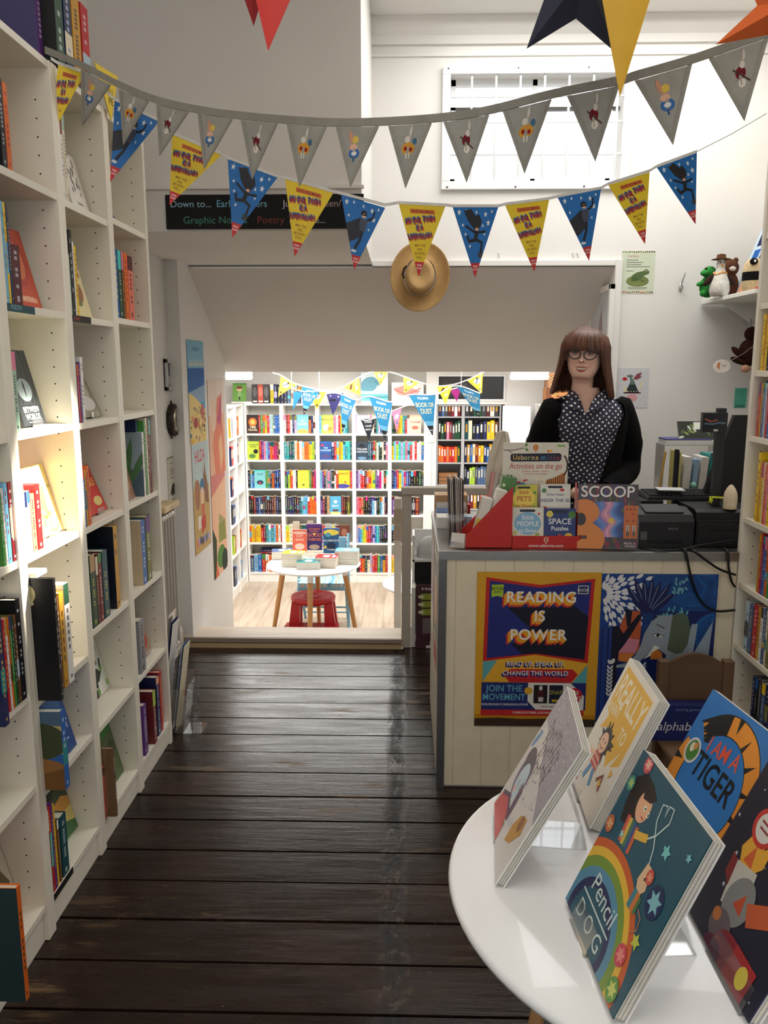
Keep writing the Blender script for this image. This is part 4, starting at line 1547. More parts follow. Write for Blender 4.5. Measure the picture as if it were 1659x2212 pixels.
def book(name, m, t, h, d, col, label, cat='book', group=None, spine=None, cover=None, back=None, parts=True, hard=True, mat='print', b=None):
    """x thickness, y from spine (0) to fore-edge (d), z height; front cover on the x = t side"""
    b = b or (.0022 if hard else .0008)
    b = min(b, t * .2)
    c = C(col)
    ov = .003 if hard else .0003
    mb = MB()
    mb.box(0, b, 0, d, 0, h, c)
    mb.box(t - b, t, 0, d, 0, h, c)
    mb.box(b, t - b, 0, b * 1.2, 0, h, c)
    if spine:
        spine.put(mb, (0, 0, 0), (1, 0, 0), (0, 0, 1), e=2.5e-5)
    if cover:
        cover.on(mb, (t, 0, h), (0, d, 0), (0, 0, h), (0, 0, 1, h / d)) if cover.fy < 0 else cover.trim((0, 0, 1, h / d)).put(mb, (t, 0, 0), (0, d, 0), (0, 0, d))
    if back:
        back.trim((0, 0, 1, h / d)).put(mb, (0, d, 0), (0, -d, 0), (0, 0, d))
    if not parts:
        mb.box(b, t - b, b * 1.2, d - ov, ov, h - ov, PAGE)
        o = mb.build(name, mat, m=m)
    else:
        o = empty(name, m=m)
        mb.build('cover', mat, o)
        p = MB()
        p.box(b, t - b, b * 1.2, d - ov, ov, h - ov, PAGE)
        for k in range(3):
            x = b + (t - 2 * b) * (k + 1) / 4
            p.box(x - .0002, x + .0002, b * 1.2, d - ov + .0002, ov - .0002, h - ov + .0002, lin((196, 188, 170)))
        p.build('page_block', 'paper', o)
    return tag(o, label, cat, group)


FACE = RZ(-90)          # turns a book so that its front cover looks out of the shelf


def xs_px(k, u, v, yf=0.0):
    return onX(u, v, XL - yf).y - ML[k].translation.y


rb = random.Random(11)
SHN = {'0': 'fourth bookcase', 'A': 'third bookcase', 'B': 'second bookcase', 'C': 'last bookcase'}


def lvl(k, i):
    return ['bottom shelf', 'second shelf up', 'third shelf up', 'fourth shelf up', 'fifth shelf up', 'sixth shelf up', 'topmost shelf', 'roof'][i]


def spine_px(k, i, u0, u1, v, h, d, col, desc, yf=.006, text=None, back=None, cover=None, zz=None, spine=None, t=None):
    z = (SHL[k][i] if zz is None else zz) + .0006
    x0, x1 = xs_px(k, u0, v, yf), xs_px(k, u1, v, yf)
    t = (x1 - x0 - .0008) if t is None else t
    if x0 < .0228:
        x0, x1 = .0228, max(x1, .0228 + .006)
    x1 = min(x1, WL[k] - .0228)
    where = f'{lvl(k, i)}, {SHN[k]}' if zz is None else f'on the roof of the {SHN[k]}'
    sa = spine or spine_art(t, h, col, rb, text)
    return book('book', ML[k] @ T(x0, yf, z), t, h, d, col, f'{desc}, {where}', spine=sa, back=back, cover=cover)


def spine_prot(k, i, u0, t, v, h, d, col, desc, back=None, dx=.0232, text=None):
    """a big book standing proud of the shelf: u0 is the pixel of its near spine edge"""
    z = SHL[k][i] + .0006
    X = onY(u0, v, ML[k].translation.y + dx).x
    return book('book', ML[k] @ T(dx, XL - X, z), t, h, d, col, f'{desc}, {lvl(k, i)}, {SHN[k]}', spine=spine_art(t, h, col, rb, text), back=back)


def face_px(k, i, u, v, w, h, t, col, art, desc, y=.05, lean=14, stand=False):
    """u, v: the far bottom corner of the cover"""
    z = SHL[k][i] + .0006
    x1 = min(onX(u, v, XL - y).y - ML[k].translation.y, WL[k] - .026)
    m = ML[k] @ T(x1 - w, y + t * math.cos(R(lean)), z) @ RX(-lean) @ FACE
    o = book('book', m, t, h, w, col, f'{desc}, {lvl(k, i)}, {SHN[k]}', cover=art, mat='print')
    if stand:
        s = MB()
        cx = x1 - w * .5
        q = ML[k]
        s.box(cx - .03, cx + .03, y - .006, y - .004, z, z + .022, (1, 1, 1), m=q)
        s.box(cx - .03, cx + .03, y - .006, y + .05, z - .0004, z + .0004, (1, 1, 1), m=q)
        tag(s.build('book_stand', 'clear'), f'clear stand holding the {desc.split(",")[0]}', 'book stand')
    return o


# --- bookcase third from the doorway (A)
spine_px('A', 6, 1, 11, 280, .205, .15, 'black', 'black spine with a pale blue foot')
spine_px('A', 6, 12, 21, 280, .20, .15, 'orange', 'orange spine beside the black one')
for u0, u1, c_, n_ in ((5, 9, 'white', 'thin white spine'), (10, 14, 'light blue', 'thin pale blue spine'), (15, 19, 'yellow', 'thin yellow spine'), (20, 25, 'navy', 'thin navy spine')):
    spine_px('A', 5, u0, u1, 560, .238, .19, c_, n_)
spine_px('A', 5, 28, 46, 600, .145, .15, 'maroon', 'dark maroon thick spine')
a = Art(); a.rect(0, 0, 1, 1.7, (196, 74, 46)).ell(.5, .9, .38, .5, (176, 56, 40)).ell(.5, .9, .26, .36, (206, 110, 60)).rect(.12, .1, .88, .2, (226, 150, 120)); a.text('MYTHS', .5, .12, .14, (236, 200, 170))
face_px('A', 5, 92, 664, .14, .215, .02, 'red', a, 'red and gold patterned cover leaning back')
spine_px('A', 4, 28, 38, 840, .20, .16, 'pale green', 'pale green spine next to the dark forest cover')
a = Art(-1)
a.rect(0, 0, 1, 1.6, (52, 58, 62))
for x, w in ((.12, .06), (.3, .04), (.5, .05), (.72, .06), (.9, .05)):
    a.line([(x, 0), (x + .04, .5), (x - .05, 1.1)], w, (22, 26, 28))
a.ell(.48, .82, .3, .24, (150, 166, 168)).poly([(.47, .95), (.44, .72), (.48, .60), (.52, .72), (.5, .95)], (20, 24, 26)).rect(0, 1.12, 1, 1.6, (34, 38, 42))
a.text('BETWEEN', .5, 1.28, .17, (214, 214, 210), sx=.9).text('WORLDS', .5, 1.43, .17, (214, 214, 210), sx=.9).rect(.2, 1.18, .8, 1.195, (170, 170, 170)).rect(.25, 1.48, .75, 1.495, (170, 170, 170))
face_px('A', 4, 101, 914, .135, .21, .016, 'dark grey', a, 'dark forest cover with white capitals', stand=True)
for u0, u1, c_, h_, n_ in ((48, 53, 'white', .20, 'tall white spine'), (54, 59, 'pale blue', .165, 'thin pale blue spine'), (60, 65, 'cream', .165, 'cream spine'), (66, 75, 'salmon', .155, 'salmon spine'), (77, 88, 'red', .175, 'bright red spine in the spotlight')):
    spine_px('A', 3, u0, u1, 1090, h_, .13, c_, n_)
a = Art(-1)
a.rect(0, 0, 1, 1.5, (236, 220, 140)).rect(.05, .06, .95, 1.44, (240, 226, 150))
for i in range(16):
    x, y = rb.uniform(.1, .9), rb.uniform(.1, 1.4)
    a.poly(leaf(x, y, .22, .07, rb.uniform(0, 360)), (206, 186, 100))
a.ell(.5, .6, .2, .26, (228, 206, 120)).line([(.3, .9), (.5, 1.0), (.7, .9)], .02, (150, 130, 60))
face_px('A', 3, 149, 1150, .155, .205, .016, 'yellow', a, 'pale yellow line-drawn cover lit by the spotlight', stand=True)
# big books standing proud of the third shelf up
bk = Art()
bk.rect(.12, .06, .70, .20, (226, 224, 216)); bk.many([([(.36 + i * .022, .085), (.36 + i * .022 + (.012 if i % 3 else .006), .085), (.36 + i * .022 + (.012 if i % 3 else .006), .175), (.36 + i * .022, .175)], (20, 20, 20)) for i in range(12)])
bk.ell(.62, 1.08, .2, .14, (176, 166, 120)).poly([(.45, 1.1), (.7, 1.22), (.8, .98), (.62, .90)], (206, 196, 150)).ell(.60, .72, .15, .10, (86, 88, 90)).poly([(.5, .7), (.72, .62), (.76, .5), (.56, .46)], (70, 72, 76)).ell(.15, .92, .1, .12, (90, 66, 56)).line([(.1, .4), (.2, .36), (.28, .42)], .02, (160, 160, 150)).ell(.64, .74, .05, .06, (150, 150, 146))
spine_prot('A', 2, 124, .014, 1390, .335, .27, 'black', 'large black storybook sticking out', back=bk)
for u0, u1, c_, h_, tx, n_ in ((134, 141, 'orange', .27, 'GREEK MYTHS', 'orange lettered spine'), (142, 147, 'brown', .265, None, 'thin brown spine'), (148, 157, 'gold', .27, None, 'golden yellow spine'), (159, 170, 'white', .285, None, 'large white spine')):
    spine_px('A', 2, u0 - 14, u1 - 14, 1390, h_, .24, c_, n_, yf=-.035, text=tx)
m = ML['A'] @ T(.024, -.02, SHL['A'][2] + .3485) @ RY(90)
tag(book('book', m, .012, .06, .24, 'white', 'thin cream book lying flat on the big black storybook', spine=spine_art(.012, .06, 'blue', rb)), 'thin cream book lying flat on the big black storybook', 'book')
bk = Art()
bk.rect(0, .72, 1, 1.3, (76, 104, 130)).rect(0, .42, 1, .74, (190, 176, 110)).ell(.3, 1.0, .42, .28, (54, 66, 40)).ell(.7, .56, .36, .22, (60, 70, 44)).ell(.3, .42, .4, .16, (84, 92, 50)).rect(0, 0, 1, .30, (120, 84, 44)).ell(.5, .28, .5, .1, (150, 106, 56)).ell(.85, 1.15, .14, .12, (120, 146, 160))
spine_prot('A', 1, 134, .03, 1600, .225, .25, 'blue', 'large blue landscape-cover book sticking out', back=bk)
a = Art(); a.rect(0, 0, 1, 1.6, (40, 76, 140)).ell(.5, 1.1, .4, .3, (66, 110, 170)).text('GHOST', .5, .45, .26, (220, 226, 236)).rect(.2, .25, .8, .28, (200, 210, 225))
face_px('A', 1, 165, 1590, .15, .23, .018, 'blue', a, 'deep blue cover leaning behind the landscape book', y=.02)
for u0, u1, c_, h_, n_ in ((101, 107, 'dark red', .25, 'dark red spine at the front of the row'), (107.5, 112, 'red', .255, 'red spine'), (112.5, 117, 'purple', .26, 'purple spine'), (117.5, 121, 'yellow', .25, 'yellow topped spine'), (124, 128, 'brown', .19, 'short brown spine')):
    spine_px('A', 0, u0, u1, 1800, h_, .2, c_, n_)
spine_px('A', 0, 131, 145, 1800, .185, .2, 'dark teal', 'thick dark teal hardback')
a = Art(-1)
a.rect(0, 0, 1, 1.2, (74, 88, 62)).poly([(0, .5), (.3, .42), (.5, .54), (.8, .5), (1, .6), (1, .8), (0, .8)], (224, 162, 70)).poly([(0, .7), (1, .74), (1, 1.0), (0, .9)], (230, 210, 130)).poly([(0, .86), (.5, .8), (1, .98), (1, 1.2), (0, 1.2)], (70, 120, 70)).ell(.3, .2, .4, .3, (52, 60, 46)).poly([(0, 1.08), (1, 1.12), (1, 1.2), (0, 1.2)], (170, 200, 170))
face_px('A', 0, 183, 1795, .21, .235, .014, 'green', a, 'green and orange sunset cover leaning back', y=.07)
# --- second bookcase (B)
spine_px('B', 6, 135, 139, 370, .25, .2, 'white', 'tall thin white spine'); spine_px('B', 6, 140.5, 145, 370, .245, .2, 'cream', 'tall thin cream spine')
a = Art(-1); a.rect(0, 0, 1, 1.6, (232, 226, 216))
for i in range(22):
    a.poly(leaf(rb.uniform(.12, .8), rb.uniform(.1, 1.0), .16, .06, rb.uniform(-110, -70)), (100, 92, 86))
for i in range(8):
    a.poly(leaf(.1 + i * .1, 1.5, .14, .05, -80), (120, 100, 90))
a.text('leaves', .5, 1.2, .13, (120, 116, 110), bold=False)
face_px('B', 6, 197, 452, .135, .19, .012, 'white', a, 'cream cover printed with small grey leaves')
for u0, u1, c_, h_, n_ in ((147, 151, 'pale green', .17, 'thin pale green spine'), (152, 158, 'black', .24, 'black spine with a yellow top'), (159, 161.5, 'white', .21, 'very thin white spine'), (162, 166, 'yellow', .20, 'speckled yellow spine')):
    spine_px('B', 5, u0, u1, 580, h_, .16, c_, n_)
a = Art(); a.rect(0, 0, 1, 1.5, (222, 206, 160)).ell(.5, .7, .3, .3, (150, 96, 66)).ell(.4, .4, .2, .1, (120, 120, 80)).rect(.1, 1.1, .9, 1.3, (160, 60, 50))
face_px('B', 5, 200, 674, .12, .16, .012, 'cream', a, 'small cream cover with a brown picture, leaning low')
for u0, u1, c_, h_, n_ in ((163, 167, 'slate blue', .20, 'slate blue spine'), (168, 171, 'red', .175, 'thin red spine'), (172, 175, 'purple', .18, 'purple spine'), (176, 181, 'white', .195, 'white spine with red marks')):
    spine_px('B', 4, u0, u1, 830, h_, .14, c_, n_)
a = Art(); a.rect(0, 0, 1, 1.3, (150, 142, 124)).ell(.5, .7, .36, .4, (176, 168, 150)).ell(.5, .3, .4, .16, (206, 202, 196))
face_px('B', 4, 222, 900, .155, .17, .014, 'grey', a, 'stone grey cover on a clear stand', stand=True, lean=24)
for u0, u1, c_, h_, n_ in ((179, 183, 'blue', .18, 'blue spine'), (184, 187, 'gold', .175, 'thin golden spine'), (188, 194, 'orange', .185, 'orange red spine')):
    spine_px('B', 3, u0, u1, 1055, h_, .15, c_, n_)
a = Art(); a.rect(0, 0, 1, 1.3, (206, 60, 56)).text('HAT', .4, 1.0, .24, (240, 200, 90)).text('HUMBLE', .52, .62, .24, (240, 200, 90), sx=.9).ell(.68, .26, .22, .11, (226, 206, 130))
face_px('B', 3, 233, 1095, .15, .165, .014, 'red', a, 'red cover with yellow capitals on a clear stand', stand=True, lean=22)
for u0, u1, c_, h_, n_ in ((196, 207, 'dark green', .235, 'dark green spine'), (208, 213, 'maroon', .22, 'thin maroon spine'), (214, 221, 'dark red', .225, 'dark red spine'), (223, 234, 'dark teal', .225, 'dark teal spine')):
    spine_px('B', 2, u0, u1, 1250, h_, .2, c_, n_)
bk = Art(); bk.rect(0, 0, 1, 1.4, (24, 28, 44)); bk.ell(.3, .8, .3, .3, (40, 48, 70)).ell(.25, .3, .2, .2, (60, 56, 40))
spine_px('B', 2, 250, 258, 1250, .285, .25, 'gold', 'tall gold edged picture book with a midnight blue cover', back=bk)
a = Art(-1)
a.rect(0, 0, 1, 1.45, (226, 232, 222))
for i in range(26):
    x, y = rb.uniform(.05, .85), rb.uniform(.05, 1.35)
    a.poly(leaf(x, y, rb.uniform(.15, .3), rb.uniform(.06, .14), rb.uniform(0, 360)), rb.choice([(60, 66, 58), (150, 196, 96), (90, 96, 86), (120, 170, 80)]))
a.rect(.08, .28, .95, .6, (232, 234, 226)).text('SWALLOWS AND', .5, .40, .12, (60, 64, 60), sx=.8).text('AMAZONS', .5, .53, .12, (60, 64, 60), sx=.9).poly([(.5, .64), (.82, .86), (.5, 1.1), (.2, .86)], (44, 48, 46)).rect(.55, 1.0, .9, 1.3, (236, 236, 230)).rect(.1, 1.1, .45, 1.35, (50, 54, 50))
face_px('B', 1, 258, 1492, .18, .225, .014, 'white', a, 'green, black and white patterned cover leaning back', y=.09)
bk = Art()
bk.rect(0, 0, 1, 1.7, (112, 84, 58)).rect(.08, .1, .92, 1.6, (128, 98, 70))
for q in ((.2, 1.2, .55, 1.5), (.3, .75, .6, 1.05), (.18, .35, .5, .68), (.25, .12, .55, .28)):
    bk.rect(*q, (84, 58, 40)).rect(q[0] + .05, q[1] + .04, q[2] - .05, q[3] - .04, (150, 118, 84))
spine_prot('B', 0, 247, .014, 1690, .24, .26, 'brown', 'tall brown patterned book sticking out', back=bk, dx=.045)
spine_prot('B', 0, 222, .02, 1690, .18, .2, 'salmon', 'faded red spine')
a = Art(); a.rect(0, 0, 1, 1.3, (90, 110, 70)).ell(.4, .6, .3, .3, (150, 160, 120)).ell(.7, .9, .2, .2, (60, 80, 50))
face_px('B', 0, 268, 1662, .13, .20, .012, 'green', a, 'mottled green cover leaning behind the brown book', y=.05)
# --- bookcase nearest the doorway (C)
a = Art(); a.rect(0, 0, 1, .8, (50, 90, 160)).rect(.1, .1, .9, .3, (30, 50, 100))
face_px('C', 6, 258, 484, .11, .075, .012, 'blue', a, 'little blue book lying back', lean=30)
for u0, u1, c_, h_, n_ in ((250, 256, 'blue', .225, 'blue spine'), (257, 264, 'dark green', .225, 'dark green spine'), (265, 269, 'brown', .225, 'brown spine'), (270, 277, 'orange', .225, 'orange spine'), (278, 288, 'salmon', .22, 'faded orange spine')):
    spine_px('C', 5, u0, u1, 620, h_, .19, c_, n_)
bk = Art()
bk.rect(0, 0, 1, 1.3, (150, 166, 176)).rect(0, 0, 1, .4, (84, 104, 120)).ell(.35, .5, .3, .2, (170, 184, 190))
for x, L, an in ((.72, .7, 80), (.8, .6, 65), (.64, .5, 100), (.85, .45, 110)):
    bk.poly(leaf(x, .18, L, .1, an), (84, 128, 84))
bk.rect(.35, .06, .72, .22, (226, 226, 220)); bk.many([([(.4 + i * .024, .08), (.412 + i * .024, .08), (.412 + i * .024, .2), (.4 + i * .024, .2)], (20, 20, 20)) for i in range(12)])
spine_px('C', 3, 309, 313, 1000, .24, .255, 'white', 'large pale undersea picture book with a barcode on its back', back=bk, yf=.006)
for u0, u1, c_, h_, n_ in ((314, 317, 'green', .28, 'thin green spine'), (318, 321, 'cream', .29, 'thin cream spine'), (322, 324.5, 'brown', .29, 'thin brown spine'), (325, 327.5, 'dark red', .28, 'thin dark red spine')):
    spine_px('C', 3, u0, u1, 1000, h_, .25, c_, n_)
spine_px('C', 3, 297, 302, 1000, .285, .25, 'navy', 'tallest navy picture book behind the undersea one', yf=.03)
a = Art(); a.rect(0, 0, 1, 1.2, (150, 110, 84)).ell(.5, .6, .3, .3, (190, 150, 120))
face_px('C', 3, 293, 1072, .10, .11, .012, 'tan', a, 'small tan book leaning at the near end', y=.03)
bk = Art(); bk.rect(0, 0, 1, 1.3, (206, 184, 150)).rect(.1, .1, .9, 1.2, (212, 192, 160))
spine_px('C', 2, 305, 314, 1160, .245, .22, 'blue', 'thick blue spine with tan sides', back=bk)
spine_px('C', 2, 316, 325, 1160, .25, .22, 'olive', 'dark picture spine beside the blue one')
spine_px('C', 1, 301, 312, 1370, .205, .2, 'grey', 'pale grey green thick spine')
a = Art(); a.rect(0, 0, 1, 1.3, (170, 140, 120)).ell(.5, .5, .36, .3, (190, 70, 50)).ell(.5, .9, .2, .2, (90, 80, 76))
face_px('C', 1, 328, 1408, .12, .15, .012, 'tan', a, 'small red and brown cover on a clear stand', stand=True)
bk = Art(); bk.rect(0, 0, 1, 1.3, (112, 40, 40)).rect(.3, .1, .48, .24, (196, 190, 176)).rect(.2, .85, .7, .87, (170, 120, 110)).rect(.2, 1.05, .7, 1.065, (170, 120, 110))
spine_px('C', 0, 331, 337, 1530, .215, .19, 'dark red', 'dark red hardback showing its back cover', back=bk, yf=.0)
spine_px('C', 0, 340, 346, 1530, .245, .19, 'navy', 'navy blue hardback'); spine_px('C', 0, 347.5, 352, 1530, .25, .19, 'red', 'thin red spine at the far end')
spine_px('C', 0, 309, 316, 1530, .20, .19, 'purple', 'dark purple spine at the near end')
# --- fourth bookcase (0)
for u0, u1, c_, h_, n_ in ((1, 6, 'green', .18, 'green spine with red foot'), (7, 11, 'white', .19, 'white spine'), (12, 20, 'light blue', .20, 'pale blue spine'), (22, 31, 'dark red', .20, 'tartan red spine')):
    spine_px('0', 3, u0, u1, 1120, h_, .16, c_, n_)
for u0, u1, c_, h_, n_ in ((1, 12, 'navy', .27, 'large navy spine hanging over the edge'), (13, 18, 'red', .235, 'red and white striped spine'), (19, 23, 'white', .235, 'white spine'), (24, 27, 'orange', .235, 'orange spine'), (28, 32, 'green', .235, 'bright green spine'), (33, 37, 'dark green', .23, 'dark green spine'), (38, 43, 'brown', .23, 'brown spine'), (44, 54, 'black', .265, 'tall black spine')):
    spine_px('0', 2, u0, u1, 1450, h_, .2, c_, n_, yf=-.03 if c_ == 'navy' else .0)
a = Art(-1)
a.rect(0, 0, 1, 1.4, (222, 216, 202)).poly([(.1, 1.0), (.3, .6), (.5, .45), (.8, .6), (.95, .9), (.8, 1.1), (.3, 1.15)], (120, 112, 80)).rect(.5, .82, .8, 1.0, (200, 190, 160)).text('K & CO', .4, .25, .2, (160, 60, 50), bold=False).rect(.2, 1.2, .85, 1.23, (90, 86, 80))
face_px('0', 0, 92, 1968, .2, .26, .014, 'white', a, 'cream sepia-printed cover leaning back', y=.07)
bk = Art(); bk.rect(0, 0, 1, 1.2, (38, 58, 62)).rect(.04, .62, .42, .86, (150, 146, 140)).rect(.08, .66, .36, .76, (90, 90, 92)).rect(.2, .06, .4, .2, (190, 186, 176))
spine_prot('0', 0, 42, .018, 2000, .29, .26, 'orange', 'large dark teal book with an orange spine sticking out', back=bk, dx=.03)
# --- big books on the roof of the bookcases
bk = Art(); bk.rect(0, 0, 1, 1.3, (22, 24, 24))
spine_px('A', 7, 122, 138, 80, .27, .25, 'dark green', 'large black book with a dark green spine', zz=2.372, yf=.02, back=bk)
spine_px('A', 7, 141, 156, 80, .26, .2, 'navy', 'thick navy and yellow spine', zz=2.372, yf=.02)
for u0, u1, c_, n_ in ((158, 174, 'gold', 'thick golden spine'), (177, 192, 'red', 'thick red spine at the end of the row')):
    spine_px('B', 7, u0, u1, 80, .27, .2, c_, n_, zz=2.372, yf=.02)
bk = Art(); bk.rect(0, 0, 1, 1.3, (70, 66, 112))
spine_px('A', 7, 78, 92, 40, .30, .27, 'purple', 'tall purple book beside the black one', zz=2.372, yf=.06, back=bk)

# shelf edge labels
for k, i, u0, u1, v, cw, tx, lab in (('A', 5, 19, 77, 668, 'dark teal', 'POETRY', 'teal category strip'), ('B', 5, 157, 198, 686, 'black', 'classics', 'black category strip with red writing'), ('A', 0, 114, 160, 1880, 'black', '', 'plain black category strip')):
    x0, x1 = xs_px(k, u0, v), xs_px(k, u1, v)
    x0, x1 = max(x0, .024), min(x1, WL[k] - .03)
    z = SHL[k][i]
    a = Art()
    if tx:
        a.text(tx, .03 * .6, .006, .016, (200, 80, 70) if cw == 'black' else (140, 190, 195), 'l', False)
    mb = MB(); mb.box(0, x1 - x0, -.0012, 0, 0, .0195, C(cw))
    a.put(mb, (0, -.0012, 0), (1, 0, 0), (0, 0, 1))
    tag(mb.build('shelf_label', 'print', m=ML[k] @ T(x0, .004 - .0005, z - .0198)), f'{lab} on the shelf edge, {SHN[k]}', 'shelf label')

# --- right hand bookcase
def right_px(i, items, v, word):
    z = SHR[i] + .0006
    n = len(items)
    for j, it in enumerate(items):
        u0, u1, c_, h_, d_ = it[:5]
        x0, x1 = 2.85 - onX(u0, v, 1.19).y, 2.85 - onX(u1, v, 1.19).y
        yf = it[5] if len(it) > 5 else .008
        book('book', MR @ T(x0, yf, z), x1 - x0 - .0008, h_, d_, c_, f'{c_} spine, {ORD[j]} from the counter end, {word} of the counter-side bookcase', spine=spine_art(x1 - x0, h_, c_, rb), parts=(u1 < 1662))


right_px(6, [(1642, 1646, 'yellow', .185, .13), (1646.5, 1650, 'gold', .18, .13), (1650.5, 1654, 'yellow', .185, .13), (1654.5, 1659, 'black', .185, .13), (1660, 1666, 'pink', .18, .13)], 730, 'seventh shelf up')
right_px(5, [(1633, 1637, 'red', .18, .13), (1637.5, 1641, 'gold', .18, .13), (1641.5, 1646, 'slate blue', .185, .13), (1646.5, 1650, 'pale blue', .18, .13), (1650.5, 1655, 'red', .185, .13), (1655.5, 1660, 'blue', .18, .13)], 870, 'sixth shelf up')
right_px(4, [(1630, 1635, 'yellow', .235, .17), (1635.5, 1639, 'gold', .21, .17), (1639.5, 1643, 'yellow', .205, .17), (1643.5, 1646, 'cream', .205, .17), (1646.5, 1650, 'orange', .2, .17), (1650.5, 1655, 'pink', .2, .17), (1655.5, 1661, 'yellow', .2, .17)], 1040, 'fifth shelf up')
right_px(3, [(1634, 1638, 'gold', .20, .15), (1638.5, 1642, 'red', .205, .15), (1642.5, 1646, 'purple', .20, .15), (1646.5, 1651, 'blue', .2, .15), (1651.5, 1656, 'orange', .2, .15), (1656.5, 1661, 'green', .2, .15)], 1190, 'fourth shelf up')
right_px(2, [(1604, 1612, 'pale blue', .175, .2), (1612.5, 1620, 'slate blue', .175, .16), (1622, 1631, 'red', .185, .15), (1632, 1637, 'gold', .185, .15), (1638, 1643, 'white', .19, .15), (1644, 1650, 'slate blue', .19, .15), (1650.5, 1654, 'cream', .19, .15), (1655, 1662, 'olive', .19, .15)], 1340, 'third shelf up')
right_px(1, [(1622, 1627, 'navy', .165, .14), (1628, 1634, 'black', .165, .14), (1636, 1642, 'dark grey', .17, .14), (1643, 1651, 'slate blue', .17, .14), (1652, 1660, 'navy', .17, .14)], 1460, 'second shelf up')

# --- back room rows
rk = random.Random(21)


def cover_art(bg, words, ink, blobs, ratio=1.45):
    a = Art()
    a.rect(0, 0, 1, ratio, bg)
    for (x, y, rx, ry, c_) in blobs:
        a.ell(x, y, rx, ry, c_, 14)
    for w_, y, sz in words:
        a.text(w_, .5, y, sz, ink)
    return a


# (bay, row from the top): list of colour names left to right; 'F' entries are covers shown to the front
FA = {
    (0, 0): ('black', cover_art((60, 34, 30), [('TIME', .42, .26), ('TRAVEL', .2, .24)], (236, 220, 190), [(.5, .95, .36, .36, (230, 120, 50)), (.5, .95, .2, .2, (250, 190, 100))]), 0, 'dark cover with a glowing orange disc'),
    (1, 0): ('sky blue', cover_art((120, 190, 220), [('AN', 1.0, .24), ('ISLAND', .72, .24)], (250, 246, 236), [(.5, .15, .5, .22, (236, 170, 90))]), 6, 'sky blue island cover'),
    (2, 0): ('lime green', cover_art((216, 214, 90), [('MONSTER', 1.1, .2)], (50, 60, 30), [(.4, .5, .3, .3, (240, 210, 190)), (.7, .4, .2, .2, (180, 150, 60))]), 1, 'lime green monster cover'),
    (3, 0): ('lilac', cover_art((206, 196, 226), [], (90, 80, 110), [(.5, .7, .3, .4, (230, 226, 236))]), 0, 'pale lilac cover'),
    (4, 0): ('peach', cover_art((246, 200, 176), [('CHARM', .9, .24)], (200, 70, 60), [(.5, .5, .3, .16, (230, 110, 90))]), 8, 'peach cover with red lettering'),
    (0, 1): ('lime green', cover_art((190, 208, 70), [('CHARLIE', 1.22, .2), ('BONE', 1.04, .2)], (30, 34, 20), [(.7, .7, .2, .2, (20, 24, 20)), (.4, .3, .3, .2, (90, 130, 60))]), 0, 'lime green cover with a black ball'),
    (2, 1): ('blue', cover_art((44, 84, 150), [('THE', .95, .2), ('DARKDEEP', .74, .2)], (190, 225, 240), [(.2, 1.25, .14, .1, (200, 60, 70)), (.5, .3, .4, .2, (80, 70, 120))]), 0, 'deep blue cover with pale lettering'),
    (3, 1): ('dark grey', cover_art((50, 66, 84), [('WILLIAM', .86, .22), ('WENTON', .62, .22)], (226, 230, 236), [(.5, 1.1, .3, .3, (26, 32, 44)), (.5, .15, .4, .12, (100, 140, 170))]), 0, 'stormy dark cover with white block lettering'),
    (0, 2): ('turquoise', cover_art((130, 200, 204), [('GAP', 1.12, .3)], (70, 110, 120), [(.5, .5, .3, .2, (40, 70, 90)), (.5, .42, .1, .14, (170, 60, 80))]), 3, 'turquoise cover with a dark bird shape'),
    (1, 2): ('yellow', cover_art((244, 226, 70), [('A', 1.1, .2)], (60, 60, 40), [(.5, .75, .3, .12, (220, 196, 60)), (.5, .3, .1, .08, (70, 70, 40))]), 8, 'plain yellow cover with scalloped corners'),
    (2, 2): ('yellow', cover_art((250, 196, 50), [('GHOST', 1.2, .24)], (40, 34, 30), [(.4, .2, .6, .2, (70, 70, 150)), (.6, .55, .1, .08, (190, 80, 60))]), 9, 'golden cover with a runner over a blue wave'),
    (2, 3): ('sky blue', cover_art((90, 170, 206), [('BOAT', .66, .22)], (240, 240, 230), [(.5, 1.1, .16, .14, (236, 230, 220)), (.5, .34, .3, .1, (90, 60, 50)), (.5, .1, .5, .12, (240, 200, 120))]), 4, 'sky blue cover with a little boat'),
    (2, 4): ('brown', cover_art((96, 54, 44), [('SHADOW', .42, .17)], (240, 220, 215), [(.5, .9, .26, .34, (150, 96, 76)), (.5, .3, .4, .2, (236, 220, 220))]), 9, 'brown cover with a shadowed face shape'),
}
